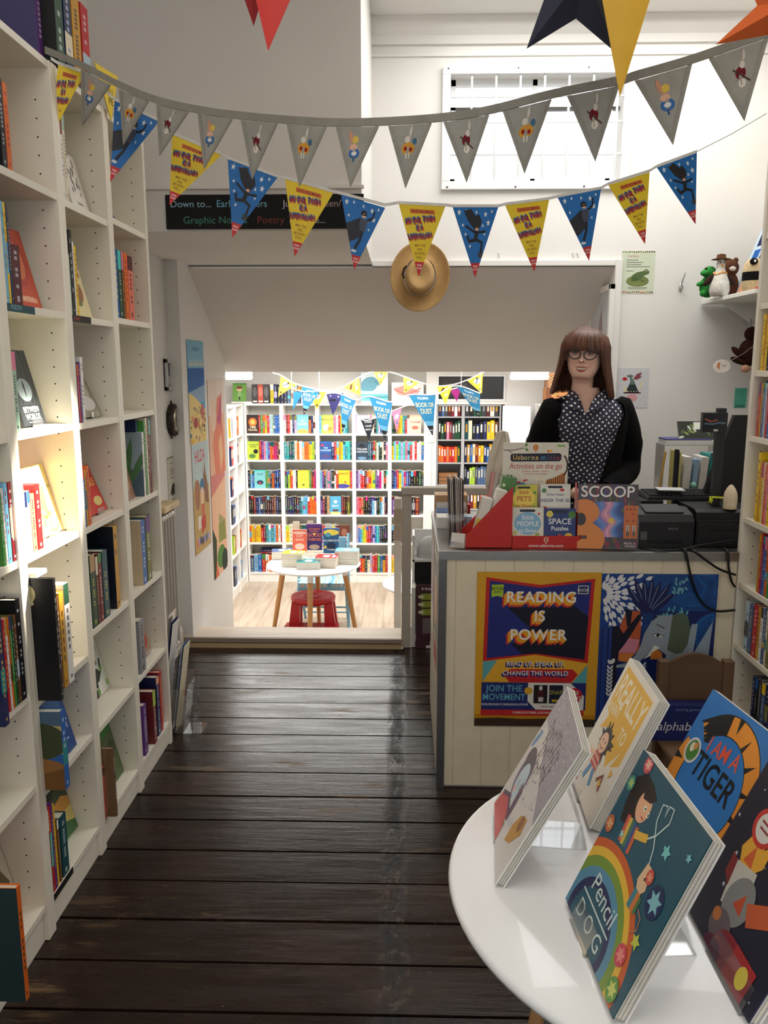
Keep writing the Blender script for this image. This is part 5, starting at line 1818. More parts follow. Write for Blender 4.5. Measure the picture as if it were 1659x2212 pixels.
ROWC = {
    (0, 0): 'red,green,orange,lime green,red,pale blue,pale green,slate blue,blue,blue',
    (1, 0): 'white,dark red,red,white,navy,lilac,orange,navy,cream',
    (2, 0): 'light blue,pink,white,red,yellow,light blue,teal',
    (3, 0): 'white,white,cream,black,teal,lilac,slate blue',
    (4, 0): 'dark green,black,olive,gold,yellow,teal,red,white',
    (0, 1): 'red,purple,pink,light blue,purple,orange,red,magenta,dark red,cream',
    (1, 1): 'teal,teal,dark teal,dark teal,cream,orange,white,peach,orange,orange,yellow,lime green,navy',
    (2, 1): 'navy,red,light blue,gold,yellow,sky blue,teal,turquoise,dark teal',
    (3, 1): 'dark teal,slate blue,black,red,olive,white,dark green,black,cream,black,pink',
    (4, 1): 'yellow,light blue,lime green,turquoise,lilac,turquoise,pink,light blue,red,white,red,white,white,blue',
    (0, 2): 'black,light blue,blue,green,teal,dark grey,orange,navy,blue,navy',
    (1, 2): 'green,black,lime green,orange,red,white,white,black,green,brown,red,magenta',
    (2, 2): 'light blue,purple,black,grey,pink,slate blue,black,white,red,red',
    (3, 2): 'purple,lilac,red,red,maroon,orange,gold,yellow,lime green,purple,purple,magenta,white,black,white',
    (4, 2): 'navy,blue,red,yellow,light blue,magenta,blue,black,black,black,black,dark green,dark grey',
    (0, 3): 'black,black,dark red,navy,slate blue,navy,dark grey,black,maroon,black,maroon,brown,navy,black',
    (1, 3): 'dark grey,navy,navy,navy,black,maroon,dark teal,teal,light blue,sky blue,red,orange,orange,orange',
    (2, 3): 'purple,dark red,black,tan,dark red,maroon,black,olive',
    (3, 3): 'pink,red,salmon,black,black,black,navy,light blue,white,black,dark green,light blue,white,maroon',
    (4, 3): 'purple,magenta,white,navy,slate blue,dark grey,black,dark red',
    (0, 4): 'orange,yellow,gold,yellow,yellow,red,dark red,teal,light blue,teal,light blue,orange,white,red',
    (1, 4): 'yellow,cream,olive,orange,dark green,blue,pink',
    (2, 4): 'red,teal,orange,yellow,light blue,maroon,red,dark red',
    (3, 4): 'lilac,blue,sky blue,lime green,yellow,red,red,purple,lilac,blue,turquoise,slate blue,black,black,black',
    (4, 4): 'black,gold,dark grey,navy,olive,brown',
    (0, 5): 'slate blue,light blue,blue,red,white,orange,yellow,dark red,navy',
    (1, 5): 'red,yellow,blue,navy,light blue',
    (2, 5): 'maroon,dark green,navy,black',
    (3, 5): 'black,red,orange,dark grey,cream,lilac,red,red,green,blue,gold,red',
    (4, 5): 'yellow,cream,gold,olive',
}
BW = {}
nback = 0
for (b_, r_), cs in ROWC.items():
    m, w = MBK[b_]
    z = SB[5 - r_] + .0006
    cols = cs.split(',')
    fa = FA.get((b_, r_))
    x, xe = .022, w - .021
    fwid = .128 if fa else 0
    dense = r_ < 5 or b_ in (0, 3)
    t0 = (xe - x - fwid - .002) / max(len(cols), 9 if dense else 13)
    j = 0
    for i in range(len(cols) + (1 if fa else 0)):
        if fa and i == min(fa[2], len(cols)):
            h_ = .195
            mm = m @ T(x, .03 + .016, z) @ RX(-4) @ FACE
            book('paperback', mm, .016, h_, fwid - .004, fa[0], f'{fa[3]}, {ORD[r_]} shelf down, {BAYN[b_]} back-room bay', 'book', 'back-room paperbacks', cover=fa[1], parts=False, hard=False)
            x += fwid
            continue
        if j >= len(cols):
            break
        c_ = cols[j]
        t_ = t0 * (1 + rk.uniform(-.12, .12))
        if x + t_ > xe:
            t_ = xe - x
        h_ = .192 + rk.uniform(-.008, .008)
        book('paperback', m @ T(x, .022 + rk.uniform(-.004, .01), z), t_ - .0012, h_, .125, c_, f'{c_} spine {ORD[i]} from the left, {ORD[r_]} shelf down, {BAYN[b_]} bay of the back-room row', 'book', 'back-room paperbacks', spine=spine_art(t_ - .0012, h_, c_, rk), parts=False, hard=False)
        x += t_
        j += 1
        nback += 1
# two books lying on the bottom row of the first bay
m, w = MBK[0]
for k, (c_, dx) in enumerate((('dark red', .13), ('navy', .128))):
    book('paperback', m @ T(dx, .03, SB[0] + .2025 + k * .0235) @ T(0, 0, .023) @ RY(90), .022, .2, .125, c_, f'{c_} book lying flat on the bottom row of the first back-room bay', 'book', spine=spine_art(.022, .2, c_, rk), parts=False)
# corner bookcase turned to the side
OBL = [('gold,pale blue,white,purple,orange,orange,gold', 'peach'), ('navy,red,salmon,red,blue,gold', None), ('navy,orange,blue', 'slate blue'), ('dark grey,slate blue,navy,blue', None), ('lime green,yellow,green,red,red,orange', None), ('dark grey,navy,slate blue,blue,light blue,blue', None)]
mb = MB()
for r_, (cs, fc) in enumerate(OBL):
    z = SB[5 - r_] + .001
    for ui, mm in ((0, MOB2), (1, MOB)):
        x = .024 if ui == 0 else .20
        for j, c_ in enumerate(cs.split(',')):
            t_ = .028 + rk.uniform(-.003, .004)
            if x + t_ > .37 or (ui == 1 and j > 3):
                break
            h_ = .19 + rk.uniform(-.01, .01)
            mb.box(x, x + t_ - .001, .02, .145, z, z + h_, C(c_), m=mm)
            mb.box(x + .008, x + t_ - .009, .0192, .02, z + h_ * .4, z + h_ * .85, C(rk.choice(['white', 'gold', 'cream', 'grey'])), m=mm)
            x += t_
o = tag(mb.build('paperback_rows', 'print'), 'rows of paperbacks seen edge-on in the bookcases round the corner', 'books')
o['kind'] = 'stuff'
# grey recessed shelves: dim, tiny rows kept as one mass
for (m, w, rows) in ((MG1, .28, ['navy,slate blue,dark grey,maroon,dark red,white,dark red', 'black,dark green,black,pink,dark red,dark grey,dark green,dark green', 'orange,orange,red,orange,red,red,orange,dark green']), (MG2, .40, ['dark grey,black,dark green,dark green,dark grey,maroon,white,dark grey', 'dark teal,cream,black,navy,black,navy,yellow,yellow,brown', 'navy,gold,blue,cream,dark red,gold,yellow,navy,blue,gold,dark teal,olive', 'black,navy,lime green,lime green,dark grey,slate blue,slate blue,slate blue,navy,dark grey,light blue,red', 'dark green,navy,dark red,gold,black,red,red,orange,light blue,dark grey'])):
    mb = MB()
    for r_, cs in enumerate(rows):
        z = ([1.042, .798, .552, .313, .05][r_]) - BACK + .001
        x = .02
        for c_ in cs.split(','):
            t_ = (w - .045) / len(cs.split(','))
            h_ = rk.uniform(.16, .2) if r_ else .13
            mb.box(x, x + t_ - .002, .03, .15, z, z + h_, C(c_), m=m)
            mb.box(x + t_ * .25, x + t_ * .7, .0292, .03, z + h_ * .4, z + h_ * .85, C(rk.choice(['white', 'gold', 'cream', 'grey'])), m=m)
            x += t_
    o = mb.build('paperback_rows', 'print')
    tag(o, f'dim rows of small paperbacks packed on the {"narrow" if m is MG1 else "wide"} grey recessed shelves', 'books')
    o['kind'] = 'stuff'

# ================================================================== ROUND TABLE AND PICTURE BOOKS IN FRONT
TZ = .72
tb = tag(empty('round_table', (.477, 1.212, 0)), 'glossy white round table with picture books stood on it, nearest the viewer', 'table')
mb = MB(); mb.lathe([(0, TZ - .022), (.385, TZ - .022), (.397, TZ - .016), (.400, TZ - .008), (.397, TZ - .001), (.393, TZ), (0, TZ)], lin((240, 240, 240)), 96)
mb.build('table_top', 'table', tb)
for k in range(4):
    an = R(45 + 90 * k)
    c_, s_ = math.cos(an), math.sin(an)
    mb = MB(); mb.tube([(.22 * c_, .22 * s_, TZ - .022), (.34 * c_, .34 * s_, 0)], [.019, .012], lin((196, 150, 100)), n=14)
    mb.build('leg', 'wood', tb)


def table_book(F, yaw, lean, w, h, t, col, art, label, n_pages=3, z=TZ, lip=(.16, .5)):
    m = T(F[0], F[1], z + .0016 + t * math.sin(R(lean)) * .9) @ RZ(-90 + yaw) @ RX(-lean) @ T(0, t, 0) @ FACE
    b = .002
    mb = MB()
    c = C(col)
    mb.box(t - b, t, 0, w, 0, h, c)
    mb.box(0, b, 0, w, 0, h, C('white'))
    mb.box(b, t - b, 0, b, 0, h, C('white'))
    art.on(mb, (t, 0, h), (0, w, 0), (0, 0, h), (0, 0, 1, h / w)) if art.fy < 0 else art.trim((0, 0, 1, h / w)).put(mb, (t, 0, 0), (0, w, 0), (0, 0, w))
    o = tag(empty('picture_book', m=m), label, 'book', 'picture books on the round table')
    mb.build('cover', 'gloss', o)
    p = MB()
    p.box(b, t - b, b, w - .002, .002, h - .002, PAGE)
    q = Art()
    for k in range(n_pages * 3):
        x = b + (t - 2 * b) * (k + .5) / (n_pages * 3)
        ck = lin((190, 184, 172)) if k % 3 else lin((70, 84, 120))
        wl = .0003 if k % 3 else .0006
        p.box(x, x + wl, b, w - .0017, .0017, h - .0017, ck)
    p.build('page_block', 'paper', o)
    # clear stand under it
    s = MB()
    mm = T(F[0], F[1], z + .0002) @ RZ(-90 + yaw)
    x0, x1 = w * lip[0], w * lip[1]
    s.box(x0, x1, -.004, .16, 0, .0012, (1, 1, 1), m=mm)
    s.box(x0, x1, -.004, -.0025, 0, .042, (1, 1, 1), m=mm @ RX(-lean))
    s.prism([mm @ Vector(p_) for p_ in ((x0, .02 + t, .02), (x1, .02 + t, .02), (x1, .10, .17), (x0, .10, .17))], (0, 0, .0014), (1, 1, 1))
    s.prism([mm @ Vector(p_) for p_ in ((x0, .10, .17), (x1, .10, .17), (x1, .16, .001), (x0, .16, .001))], (0, 0, .0014), (1, 1, 1))
    tag(s.build('book_stand', 'clear'), 'clear stand under the ' + label.split(' picture book')[0] + ' picture book', 'book stand', 'clear stands on the round table')
    return o


# a: grey book
a = Art(-1)
rg = random.Random(2)
a.rect(0, 0, 1, 1.1, (216, 210, 206)).poly([(0, 0), (1, 0), (1, .62), (.7, .5), (.45, .42), (.2, .3), (0, .28)], (160, 154, 164))
for i in range(340):
    x, y = rg.random(), rg.random() ** 1.4 * .9
    an = R(rg.uniform(-40, 60))
    L = rg.uniform(.02, .05)
    k = rg.choice([(140, 134, 148), (184, 178, 186), (120, 114, 128), (200, 196, 198)])
    if y < .75 - .4 * abs(x - .6):
        a.line([(x, y), (x + L * math.cos(an), y + L * math.sin(an))], .007, k)
k1 = len(a.L)
for j, row in enumerate((.30, .42, .54)):
    for i in range(9 - j):
        x = .20 + i * .062 + .05 * j
        y = row - .12 + .04 * math.sin(i)
        a.line([(x, y), (x + .01, y + .09)], .012, (66, 60, 76)).line([(x, y + .02), (x + .045, y + .03)], .012, (66, 60, 76))
a.join(k1).join(2)
a.ell(.07, .44, .035, .09, (92, 140, 190), rot=20)
a.ell(.27, .66, .16, .19, (100, 84, 110), rot=10).ell(.22, .56, .13, .10, (74, 66, 74)).ell(.29, .70, .12, .14, (190, 208, 218)).poly([(.36, .66), (.46, .70), (.50, .92), (.42, .95)], (96, 70, 96)).line([(.26, .70), (.28, .75)], .012, (90, 80, 90)).line([(.34, .70), (.35, .75)], .012, (90, 80, 90)).ell(.25, .79, .03, .025, (226, 160, 160))
a.poly([(.02, 1.09), (.06, .94), (.22, .86), (.40, .90), (.50, 1.0), (.52, 1.09)], (206, 84, 84)).line([(.06, .94), (.24, .86), (.44, .90)], .035, (90, 60, 90)).poly([(.66, .84), (.72, .72), (.86, .66), (.90, .76), (.80, .90), (.68, .96)], (196, 146, 60)).ell(.80, .74, .05, .06, (150, 100, 46)).line([(.5, .9), (.62, .86)], .05, (200, 200, 206))
table_book((.177, 1.439), -5.9, 27.7, .251, .273, .016, 'white', a, 'grey and lilac picture book with scribbled drawing of a child, standing by the table edge')
# b: yellow book
a = Art(-1)
a.rect(0, 0, 1, 1.3, (238, 232, 220)).poly([(.07, .06), (.93, .06), (.93, .70), (.76, .80), (.84, .60), (.66, .86), (.52, .72), (.40, .84), (.3, .62), (.14, .70), (.2, .54), (.07, .5)], (238, 186, 60))
a.text('REALLY', .50, .37, .36, (250, 240, 214), sx=.66).text('WANT', .24, .50, .15, (250, 240, 214), sx=.8, rot=8).text('TO', .70, .58, .17, (250, 240, 214), sx=.8)
k = (34, 30, 34)
for i in range(15):
    a.poly(leaf(.42, .72, rg.uniform(.14, .24), .05, 360 * i / 15 + rg.uniform(-8, 8)), k)
a.ell(.42, .72, .14, .13, k).ell(.40, .74, .10, .10, (244, 200, 170)).line([(.36, .77), (.40, .80), (.45, .77)], .012, (120, 60, 50)).ell(.37, .72, .012, .012, k, 8).ell(.44, .72, .012, .012, k, 8)
a.poly([(.34, .84), (.50, .84), (.54, .98), (.32, .98)], (206, 90, 84)).line([(.33, .88), (.52, .88)], .014, (236, 214, 204)).line([(.33, .94), (.53, .94)], .014, (236, 214, 204)).line([(.38, .98), (.32, 1.14)], .06, (92, 150, 200)).line([(.47, .98), (.54, 1.12)], .06, (92, 150, 200)).line([(.64, 1.0), (.74, .90), (.78, 1.04)], .035, (140, 50, 40)).line([(.2, .92), (.33, .88)], .04, (244, 200, 170)).text('k.s', .2, 1.24, .07, (190, 80, 60))
for (x, y) in ((.1, 1.0), (.16, 1.12), (.7, .95), (.82, .78)):
    a.poly([(x, y), (x + .08, y + .02), (x + .02, y + .09)], (236, 186, 70))
table_book((.346, 1.56), -2.2, 23.5, .211, .272, .022, 'white', a, 'white and golden yellow picture book with a wild-haired girl, second along the table', 4)
# c: teal rainbow book
a = Art()
a.rect(0, 0, 1, 1.14, (30, 84, 104))
cx, cy = .36, .06
for r0, r1, k in ((.52, .58, (206, 96, 44)), (.46, .52, (232, 186, 60)), (.39, .46, (120, 150, 56)), (.32, .39, (86, 140, 170)), (.26, .32, (30, 36, 84))):
    a.ring(cx, cy, r0, r1, k, -20, 200, 36, sy=.92)
a.text('Pencil', .40, .24, .17, (206, 220, 216), bold=False, rot=-3).line([(.14, .20), (.62, .19)], .012, (206, 220, 216)).text('DOG', .40, .05, .15, (206, 220, 216), bold=False, track=1.35)
a.poly([(.10, .80), (.08, .98), (.18, 1.06), (.32, 1.04), (.36, .94), (.30, .84), (.22, .72), (.14, .70)], (36, 26, 26)).ell(.31, .90, .085, .10, (232, 178, 140)).poly([(.22, 1.0), (.3, 1.04), (.4, 1.0), (.36, .95), (.26, .93)], (36, 26, 26)).ell(.33, .90, .018, .02, (240, 236, 226), 10).ell(.39, .89, .014, .018, (240, 236, 226), 10).ell(.335, .90, .008, .01, (20, 20, 20), 8).ell(.393, .89, .007, .01, (20, 20, 20), 8).line([(.33, .845), (.37, .842)], .010, (170, 80, 70))
for j, k in enumerate(((206, 90, 70), (220, 180, 80), (60, 120, 90), (60, 80, 140), (200, 100, 60))):
    a.poly([(.20 + .035 * j, .78), (.235 + .035 * j, .79), (.26 + .035 * j, .62), (.225 + .035 * j, .61)], k)
a.line([(.36, .74), (.46, .78), (.5, .80)], .05, (226, 180, 70))
a.line([(.5, .80), (.56, .86), (.62, .98), (.60, 1.06), (.55, 1.05), (.55, .98), (.53, 1.04), (.48, 1.02), (.50, .92), (.60, .80), (.64, .70)], .012, (190, 214, 214))
a.poly([(.62, .72), (.68, .72), (.72, .60), (.66, .52), (.60, .60)], (226, 190, 150)).ell(.665, .64, .01, .012, (30, 30, 30), 8).rect(.62, .44, .66, .56, (60, 130, 150)).rect(.66, .44, .70, .56, (206, 120, 60)).rect(.70, .45, .73, .55, (70, 120, 70)).line([(.74, .5), (.8, .48), (.82, .42), (.78, .38)], .012, (170, 120, 100))
for (x, y, r_, k, bgc) in ((.14, 1.10, .045, (236, 180, 160), (206, 80, 90)), (.72, .86, .05, (120, 200, 200), None), (.84, .62, .075, (130, 190, 200), (26, 44, 90)), (.86, .38, .05, (196, 206, 80), None), (.80, .24, .05, (236, 140, 130), (206, 70, 90)), (.88, .08, .055, (206, 214, 110), (90, 150, 70)), (.06, .62, .045, (220, 170, 120), (190, 100, 60)), (.06, .92, .04, (170, 200, 120), (70, 140, 120)), (.66, .52, .0, (0, 0, 0), None), (.70, .68, .035, (226, 150, 120), (200, 80, 70)), (.24, .66, .03, (160, 210, 200), None), (.92, .96, .03, (120, 190, 200), None)):
    if r_ == 0:
        continue
    if bgc:
        a.ell(x, y, r_ * 1.15, r_ * 1.3, bgc, 16)
    a.star(x, y, r_, k, 6 if bgc else 5, .5)
table_book((.257, 1.154), 3.2, 24, .24, .272, .020, 'dark teal', a, 'dark teal picture book with a chalk rainbow and lettering, at the front of the table', 3)
# d: tiger tail book
a = Art(-1)
a.rect(0, 0, 1, 1.12, (44, 118, 190))
org, blk = (230, 146, 50), (24, 22, 22)
cxt, cyt = .46, .58
a.ring(cxt, cyt, .335, .472, blk, -100, 262, 70, sy=-1.15)
a.ring(cxt, cyt, .342, .464, org, -98, 260, 70, sy=-1.15)
for an in (88, 66, 42, 18, -6, -32, -58, 172, 196, 222):
    def rp_(r, d=0):
        return (cxt + r * math.cos(R(an + d)), cyt - 1.15 * r * math.sin(R(an + d)))
    a.poly([rp_(.335), rp_(.335, 7), rp_(.435, 2)] if an % 4 else [rp_(.472), rp_(.472, 7), rp_(.37, 2)], blk)
a.ring(cxt, cyt, .335, .472, blk, 103, 134, 10, sy=-1.15)
for i in range(7):
    r_ = .335 + .137 * i / 6
    x, y = cxt + r_ * math.cos(R(132)), cyt - 1.15 * r_ * math.sin(R(132))
    a.poly([(x + .02, y - .02), (x + .02, y + .03), (x - .08 + .02 * (i % 2), y + .06 + .02 * (i % 3))], blk)
a.ring(cxt, cyt, .33, .48, (44, 118, 190), 140, 158, 6, sy=-1.15)
a.text('I AM A', .45, .36, .16, (226, 88, 62), sx=.8, rot=3).text('TIGER', .47, .57, .25, (20, 20, 24), sx=.74, rot=-2)
a.ell(.145, .44, .085, .095, (226, 224, 216)).ell(.145, .44, .072, .082, (150, 150, 140)).ell(.145, .44, .062, .072, (70, 130, 50)).ell(.13, .42, .026, .036, (226, 214, 190)).ell(.16, .40, .022, .026, (206, 140, 60))
table_book((.436, 1.3865), 7.4, 27, .25, .28, .014, 'blue', a, 'bright blue picture book with a striped orange tail, at the far side of the table', 2)
# e: dark rocket book
Fe = onZ(1477, 1956, TZ)
a = Art(-1)
a.rect(0, 0, 1, 1.2, (28, 28, 48))
for i in range(22):
    a.star(rg.uniform(.03, .95), rg.uniform(.03, 1.15), rg.uniform(.008, .022), (206, 206, 214), 5)
k1 = len(a.L)
a.poly([(.16, .36), (.22, .18), (.26, .26), (.32, .05), (.38, .24), (.44, .14), (.46, .34), (.36, .48), (.24, .48)], (238, 176, 60)).poly([(.24, .42), (.30, .26), (.36, .42)], (220, 100, 50))
a.poly([(.18, .46), (.44, .40), (.52, .70), (.26, .78)], (206, 202, 190)).ell(.42, .66, .15, .20, (140, 140, 138), rot=15).poly([(.38, .70), (.46, .56), (.50, .72)], (200, 80, 44)).poly([(.12, .44), (.2, .46), (.24, .66), (.14, .6)], (130, 34, 36)).ell(.38, .90, .13, .12, (110, 96, 100)).ell(.58, .98, .2, .14, (140, 34, 48)).ell(.42, 1.06, .12, .08, (96, 30, 60)).rect(.62, .84, .90, 1.1, (176, 44, 44)).ell(.8, .96, .06, .08, (226, 206, 80)).ell(.3, .86, .05, .05, (206, 120, 60)).ell(.86, 1.16, .1, .08, (40, 110, 110)).poly([(.5, .6), (.9, .3), (.96, .44), (.6, .72)], (206, 96, 50))
a.L[k1:] = [[([(x * .9 + .07, y * .82 + .30) for x, y in p_], c_) for p_, c_ in lay] for lay in a.L[k1:]]
a.ell(.32, .40, .13, .12, (206, 60, 50)).ell(.32, .40, .095, .09, (226, 222, 214)).rect(.26, .37, .38, .385, (150, 60, 60)).rect(.27, .41, .37, .425, (150, 60, 60))
table_book((Fe.x, Fe.y), 0, 25, .24, .285, .016, 'navy', a, 'dark navy picture book with a flaming rocket, cut off by the picture edge', 2, lip=(.42, .92))

# ================================================================== SMALL CHAIR WITH A BOX ON IT
WD = lin((112, 84, 62))
cy_ = 2.66
cl, cr = onY(1422, 1425, cy_).x, onY(1585, 1425, cy_).x
ch = tag(empty('child_chair', ((cl + cr) / 2, cy_, 0)), "brown wooden child's chair with a curved top rail, pushed against the counter front", 'chair')
hw_ = (cr - cl) / 2
ztop = onY(1500, 1412, cy_).z
for sx in (-1, 1):
    mb = MB(); mb.box(sx * hw_ - (.036 if sx > 0 else 0), sx * hw_ + (.036 if sx < 0 else 0), -.016, .018, 0, ztop - .022, WD)
    mb.build('back_post', 'wood', ch, bevel=.004)
    mb = MB(); mb.box(sx * hw_ - (.034 if sx > 0 else 0), sx * hw_ + (.034 if sx < 0 else 0), -.27, -.236, 0, .29, WD)
    mb.build('front_leg', 'wood', ch, bevel=.004)
    mb = MB(); mb.box(sx * (hw_ - .028) - .006, sx * (hw_ - .028) + .006, -.24, -.016, .20, .28, WD)
    mb.build('side_rail', 'wood', ch, bevel=.002)
arc = [(-hw_ + .034 + (2 * hw_ - .068) * i / 14, ztop - .034 + .036 * math.sin(math.pi * i / 14)) for i in range(15)]
mb = MB(); mb.prism([(x, -.006, z) for x, z in arc] + [(hw_ - .034, -.006, .42), (-hw_ + .034, -.006, .42)], (0, .014, 0), lin((104, 78, 58)))
mb.build('back_panel', 'woodx', ch, bevel=.002)
mb = MB(); mb.box(-hw_ - .004, hw_ + .004, -.285, .016, .29, .312, lin((118, 90, 66)))
mb.build('seat', 'woodx', ch, bevel=.005)
mb = MB(); mb.box(-hw_ + .034, hw_ - .034, -.262, -.25, .20, .28, WD)
mb.build('front_rail', 'woodx', ch, bevel=.002)
a = Art(-1)
a.text('learning games', .55, .07, .055, (120, 140, 190), bold=False).text('alphabet', .45, .35, .175, (206, 206, 206), bold=False, shear=.2)
mb = MB(); mb.box(0, .25, 0, .05, 0, .125, lin((24, 34, 92)))
mb2 = a.on(mb, (0, -.0003, .125), (.25, 0, 0), (0, 0, .125), (0, 0, 1, .5))
tag(mb.build('game_box', 'print', loc=((cl + cr) / 2 - .185, cy_ - .085, .3125)), "dark blue box with pale script lettering on the seat of the small chair", 'box')

# ================================================================== ON THE COUNTER
CT = CZ + .0005
UY = 2.86
E0 = onY(1105, 1187, UY - .002)
sc = .00169
st_ = tag(empty('display_stand', (E0.x, UY, CT)), 'red cardboard counter stand with a tall white header card', 'display stand')
REDC = (196, 44, 36)
wS, hS = .246, .046
mb = MB()
mb.box(0, wS, 0, .002, 0, hS, lin(REDC))
a = Art(-1)
a.text('www.usborne.com', .5, .165, .066, (236, 226, 220), bold=True)
a.ell(.5, .055, .034, .042, (226, 190, 160)).ell(.5, .055, .010, .042, (180, 60, 60)).poly([(.485, .10), (.515, .10), (.508, .118), (.492, .118)], (226, 190, 160))
a.on(mb, (0, -.0002, hS), (wS, 0, 0), (0, 0, hS), (0, 0, 1, hS / wS))
mb.box(0, wS, .002, .12, 0, .002, lin(REDC))
mb.box(.0, wS, .050, .052, .0, .125, lin((176, 38, 32)))
mb.prism([(0, 0, 0), (0, .12, 0), (0, .12, .225), (0, .10, .225), (0, .0, .05)], (.002, 0, 0), lin(REDC))
mb.prism([(wS - .002, 0, 0), (wS - .002, .12, 0), (wS - .002, .12, .225), (wS - .002, .10, .225), (wS - .002, .0, .05)], (.002, 0, 0), lin(REDC))
mb.build('tray', 'print', st_)
hx0, hx1 = onY(1087, 956, UY + .12).x - E0.x, onY(1229, 956, UY + .12).x - E0.x
hz = onY(1150, 956, UY + .12).z - CT
mb = MB(); mb.box(hx0, hx1, .12, .124, 0, hz, lin((226, 220, 206)))
a = Art(-1)
W_ = 1500.0
a.rect(0, 0, 595, 410, (230, 224, 210))
a.line([(5, 68), (90, 70), (190, 50)], 7, (90, 64, 44)).poly(leaf(200, 40, 42, 22, -60), (90, 140, 60)).poly(leaf(200, 52, 40, 20, 40), (90, 140, 60)).line([(50, 75), (80, 92)], 6, (90, 64, 44))
a.ell(297, 45, 25, 30, (226, 150, 60)).ell(297, 45, 15, 30, (190, 50, 60)).ell(297, 45, 6, 30, (240, 200, 90)).rect(290, 78, 304, 86, (180, 60, 50))
a.poly([(400, 65), (432, 74), (450, 68), (436, 84), (402, 92)], (226, 120, 50)).ell(436, 76, 14, 12, (240, 190, 60))
for i in range(4):
    a.ell(500 + i * 18, 26 + 5 * (i % 2), 9, 10, (110, 170, 70))
a.poly([(82, 102), (515, 96), (532, 110), (532, 155), (515, 170), (85, 174), (70, 160), (70, 115)], (26, 26, 50))
for ch_, x, k in zip('Usborne', (112, 146, 176, 208, 240, 275, 310), ((226, 190, 90), (226, 190, 90), (226, 200, 150), (206, 200, 120), (170, 190, 110), (226, 200, 130), (226, 190, 110))):
    a.text(ch_, x, 156, 62, k, sx=.95)
for ch_, x, k in zip('minis', (368, 408, 438, 470, 500), ((80, 150, 200), (90, 110, 170), (120, 80, 130), (170, 70, 90), (180, 60, 60))):
    a.text(ch_, x, 156, 62, k, sx=.95)
a.text('Activities on the go', 300, 238, 74, (190, 60, 54), bold=False, sx=.82, shear=.12)
a.text('Drawing - Puzzles - Stickers', 300, 268, 22, (200, 110, 96), bold=False).text('Colouring with examples', 300, 292, 22, (200, 110, 96), bold=False)
a.ell(150, 430, 85, 75, (110, 160, 200)).line([(85, 400), (75, 360), (62, 335)], 12, (110, 80, 50))
for an in (-150, -110, -60, -20, 20, 170):
    a.poly(leaf(64, 335, 52, 16, an), (60, 130, 80))
a.poly([(120, 365), (220, 335), (240, 345), (150, 375)], (200, 60, 50)).ell(175, 345, 16, 20, (226, 214, 200))
a.poly([(390, 410), (402, 345), (470, 325), (535, 285), (556, 270), (572, 300), (570, 410)], (206, 130, 60)).line([(562, 300), (586, 250), (590, 190), (574, 140), (556, 118)], 15, (60, 44, 34))
for i in range(9):
    a.line([(415 + i * 18, 335 - i * 6), (405 + i * 20, 405)], 7, (50, 36, 30))
a.ell(345, 365, 48, 44, (236, 226, 206)).ell(312, 325, 14, 14, (236, 226, 206)).ell(380, 325, 14, 14, (236, 226, 206)).line([(345, 345), (345, 372)], 3, (120, 100, 80)).line([(330, 380), (345, 388), (362, 380)], 4, (90, 70, 60)).ell(328, 355, 4, 4, (30, 30, 30), 8).ell(362, 355, 4, 4, (30, 30, 30), 8)
a.on(mb, (hx0, .1198, hz), (hx1 - hx0, 0, 0), (0, 0, (hx1 - hx0) * 410 / 595), (0, 0, 595, 410))
mb.build('header_card', 'print', st_)
# left wing of the stand
mb = MB()
lx = onY(1004, 1187, UY).x - E0.x
P_ = [(lx, .0, 0), (0, 0, 0), (0, 0, .225), (lx + .012, 0, .055), (lx, 0, .05)]
mb.prism(P_, (0, .002, 0), lin(REDC))
mb.prism([(p[0] - .002, .13, p[2]) for p in P_], (0, .002, 0), lin(REDC))
mb.box(lx - .001, 0, .0, .13, 0, .002, lin(REDC))
mb.prism([(lx - .02, 0, .045), (lx - .018, 0, .047), (lx, 0, .002), (lx, 0, 0)], (0, .13, 0), lin(REDC))
mb.build('side_wing', 'print', st_)


def mini(u0, v0, u1, v1, Y, col, art, label, t=.012, lean=8):
    p, q = onY(u0, v0, Y), onY(u1, v1, Y)
    w_, h_ = q.x - p.x, p.z - q.z
    book('mini_book', T(p.x, Y + t, q.z) @ RX(-lean) @ FACE, t, h_, w_, col, label, 'book', 'activity minis in the red stand', cover=art, hard=False)


def mini_art(bg, oval, lines, ink, deco):
    a = Art(-1)
    a.rect(0, 0, 1, 1.15, bg)
    for d in deco:
        a.ell(d[0], d[1], d[2], d[2] if len(d) < 5 else d[4], d[3], 12)
    if oval:
        a.ell(.5, .5, .42, .36, oval, 28)
    a.poly([(.24, .06), (.72, .06), (.74, .12), (.70, .14), (.26, .14)], (30, 30, 50))
    for t, y, sz in lines:
        a.text(t, .5, y, sz, ink)
    return a


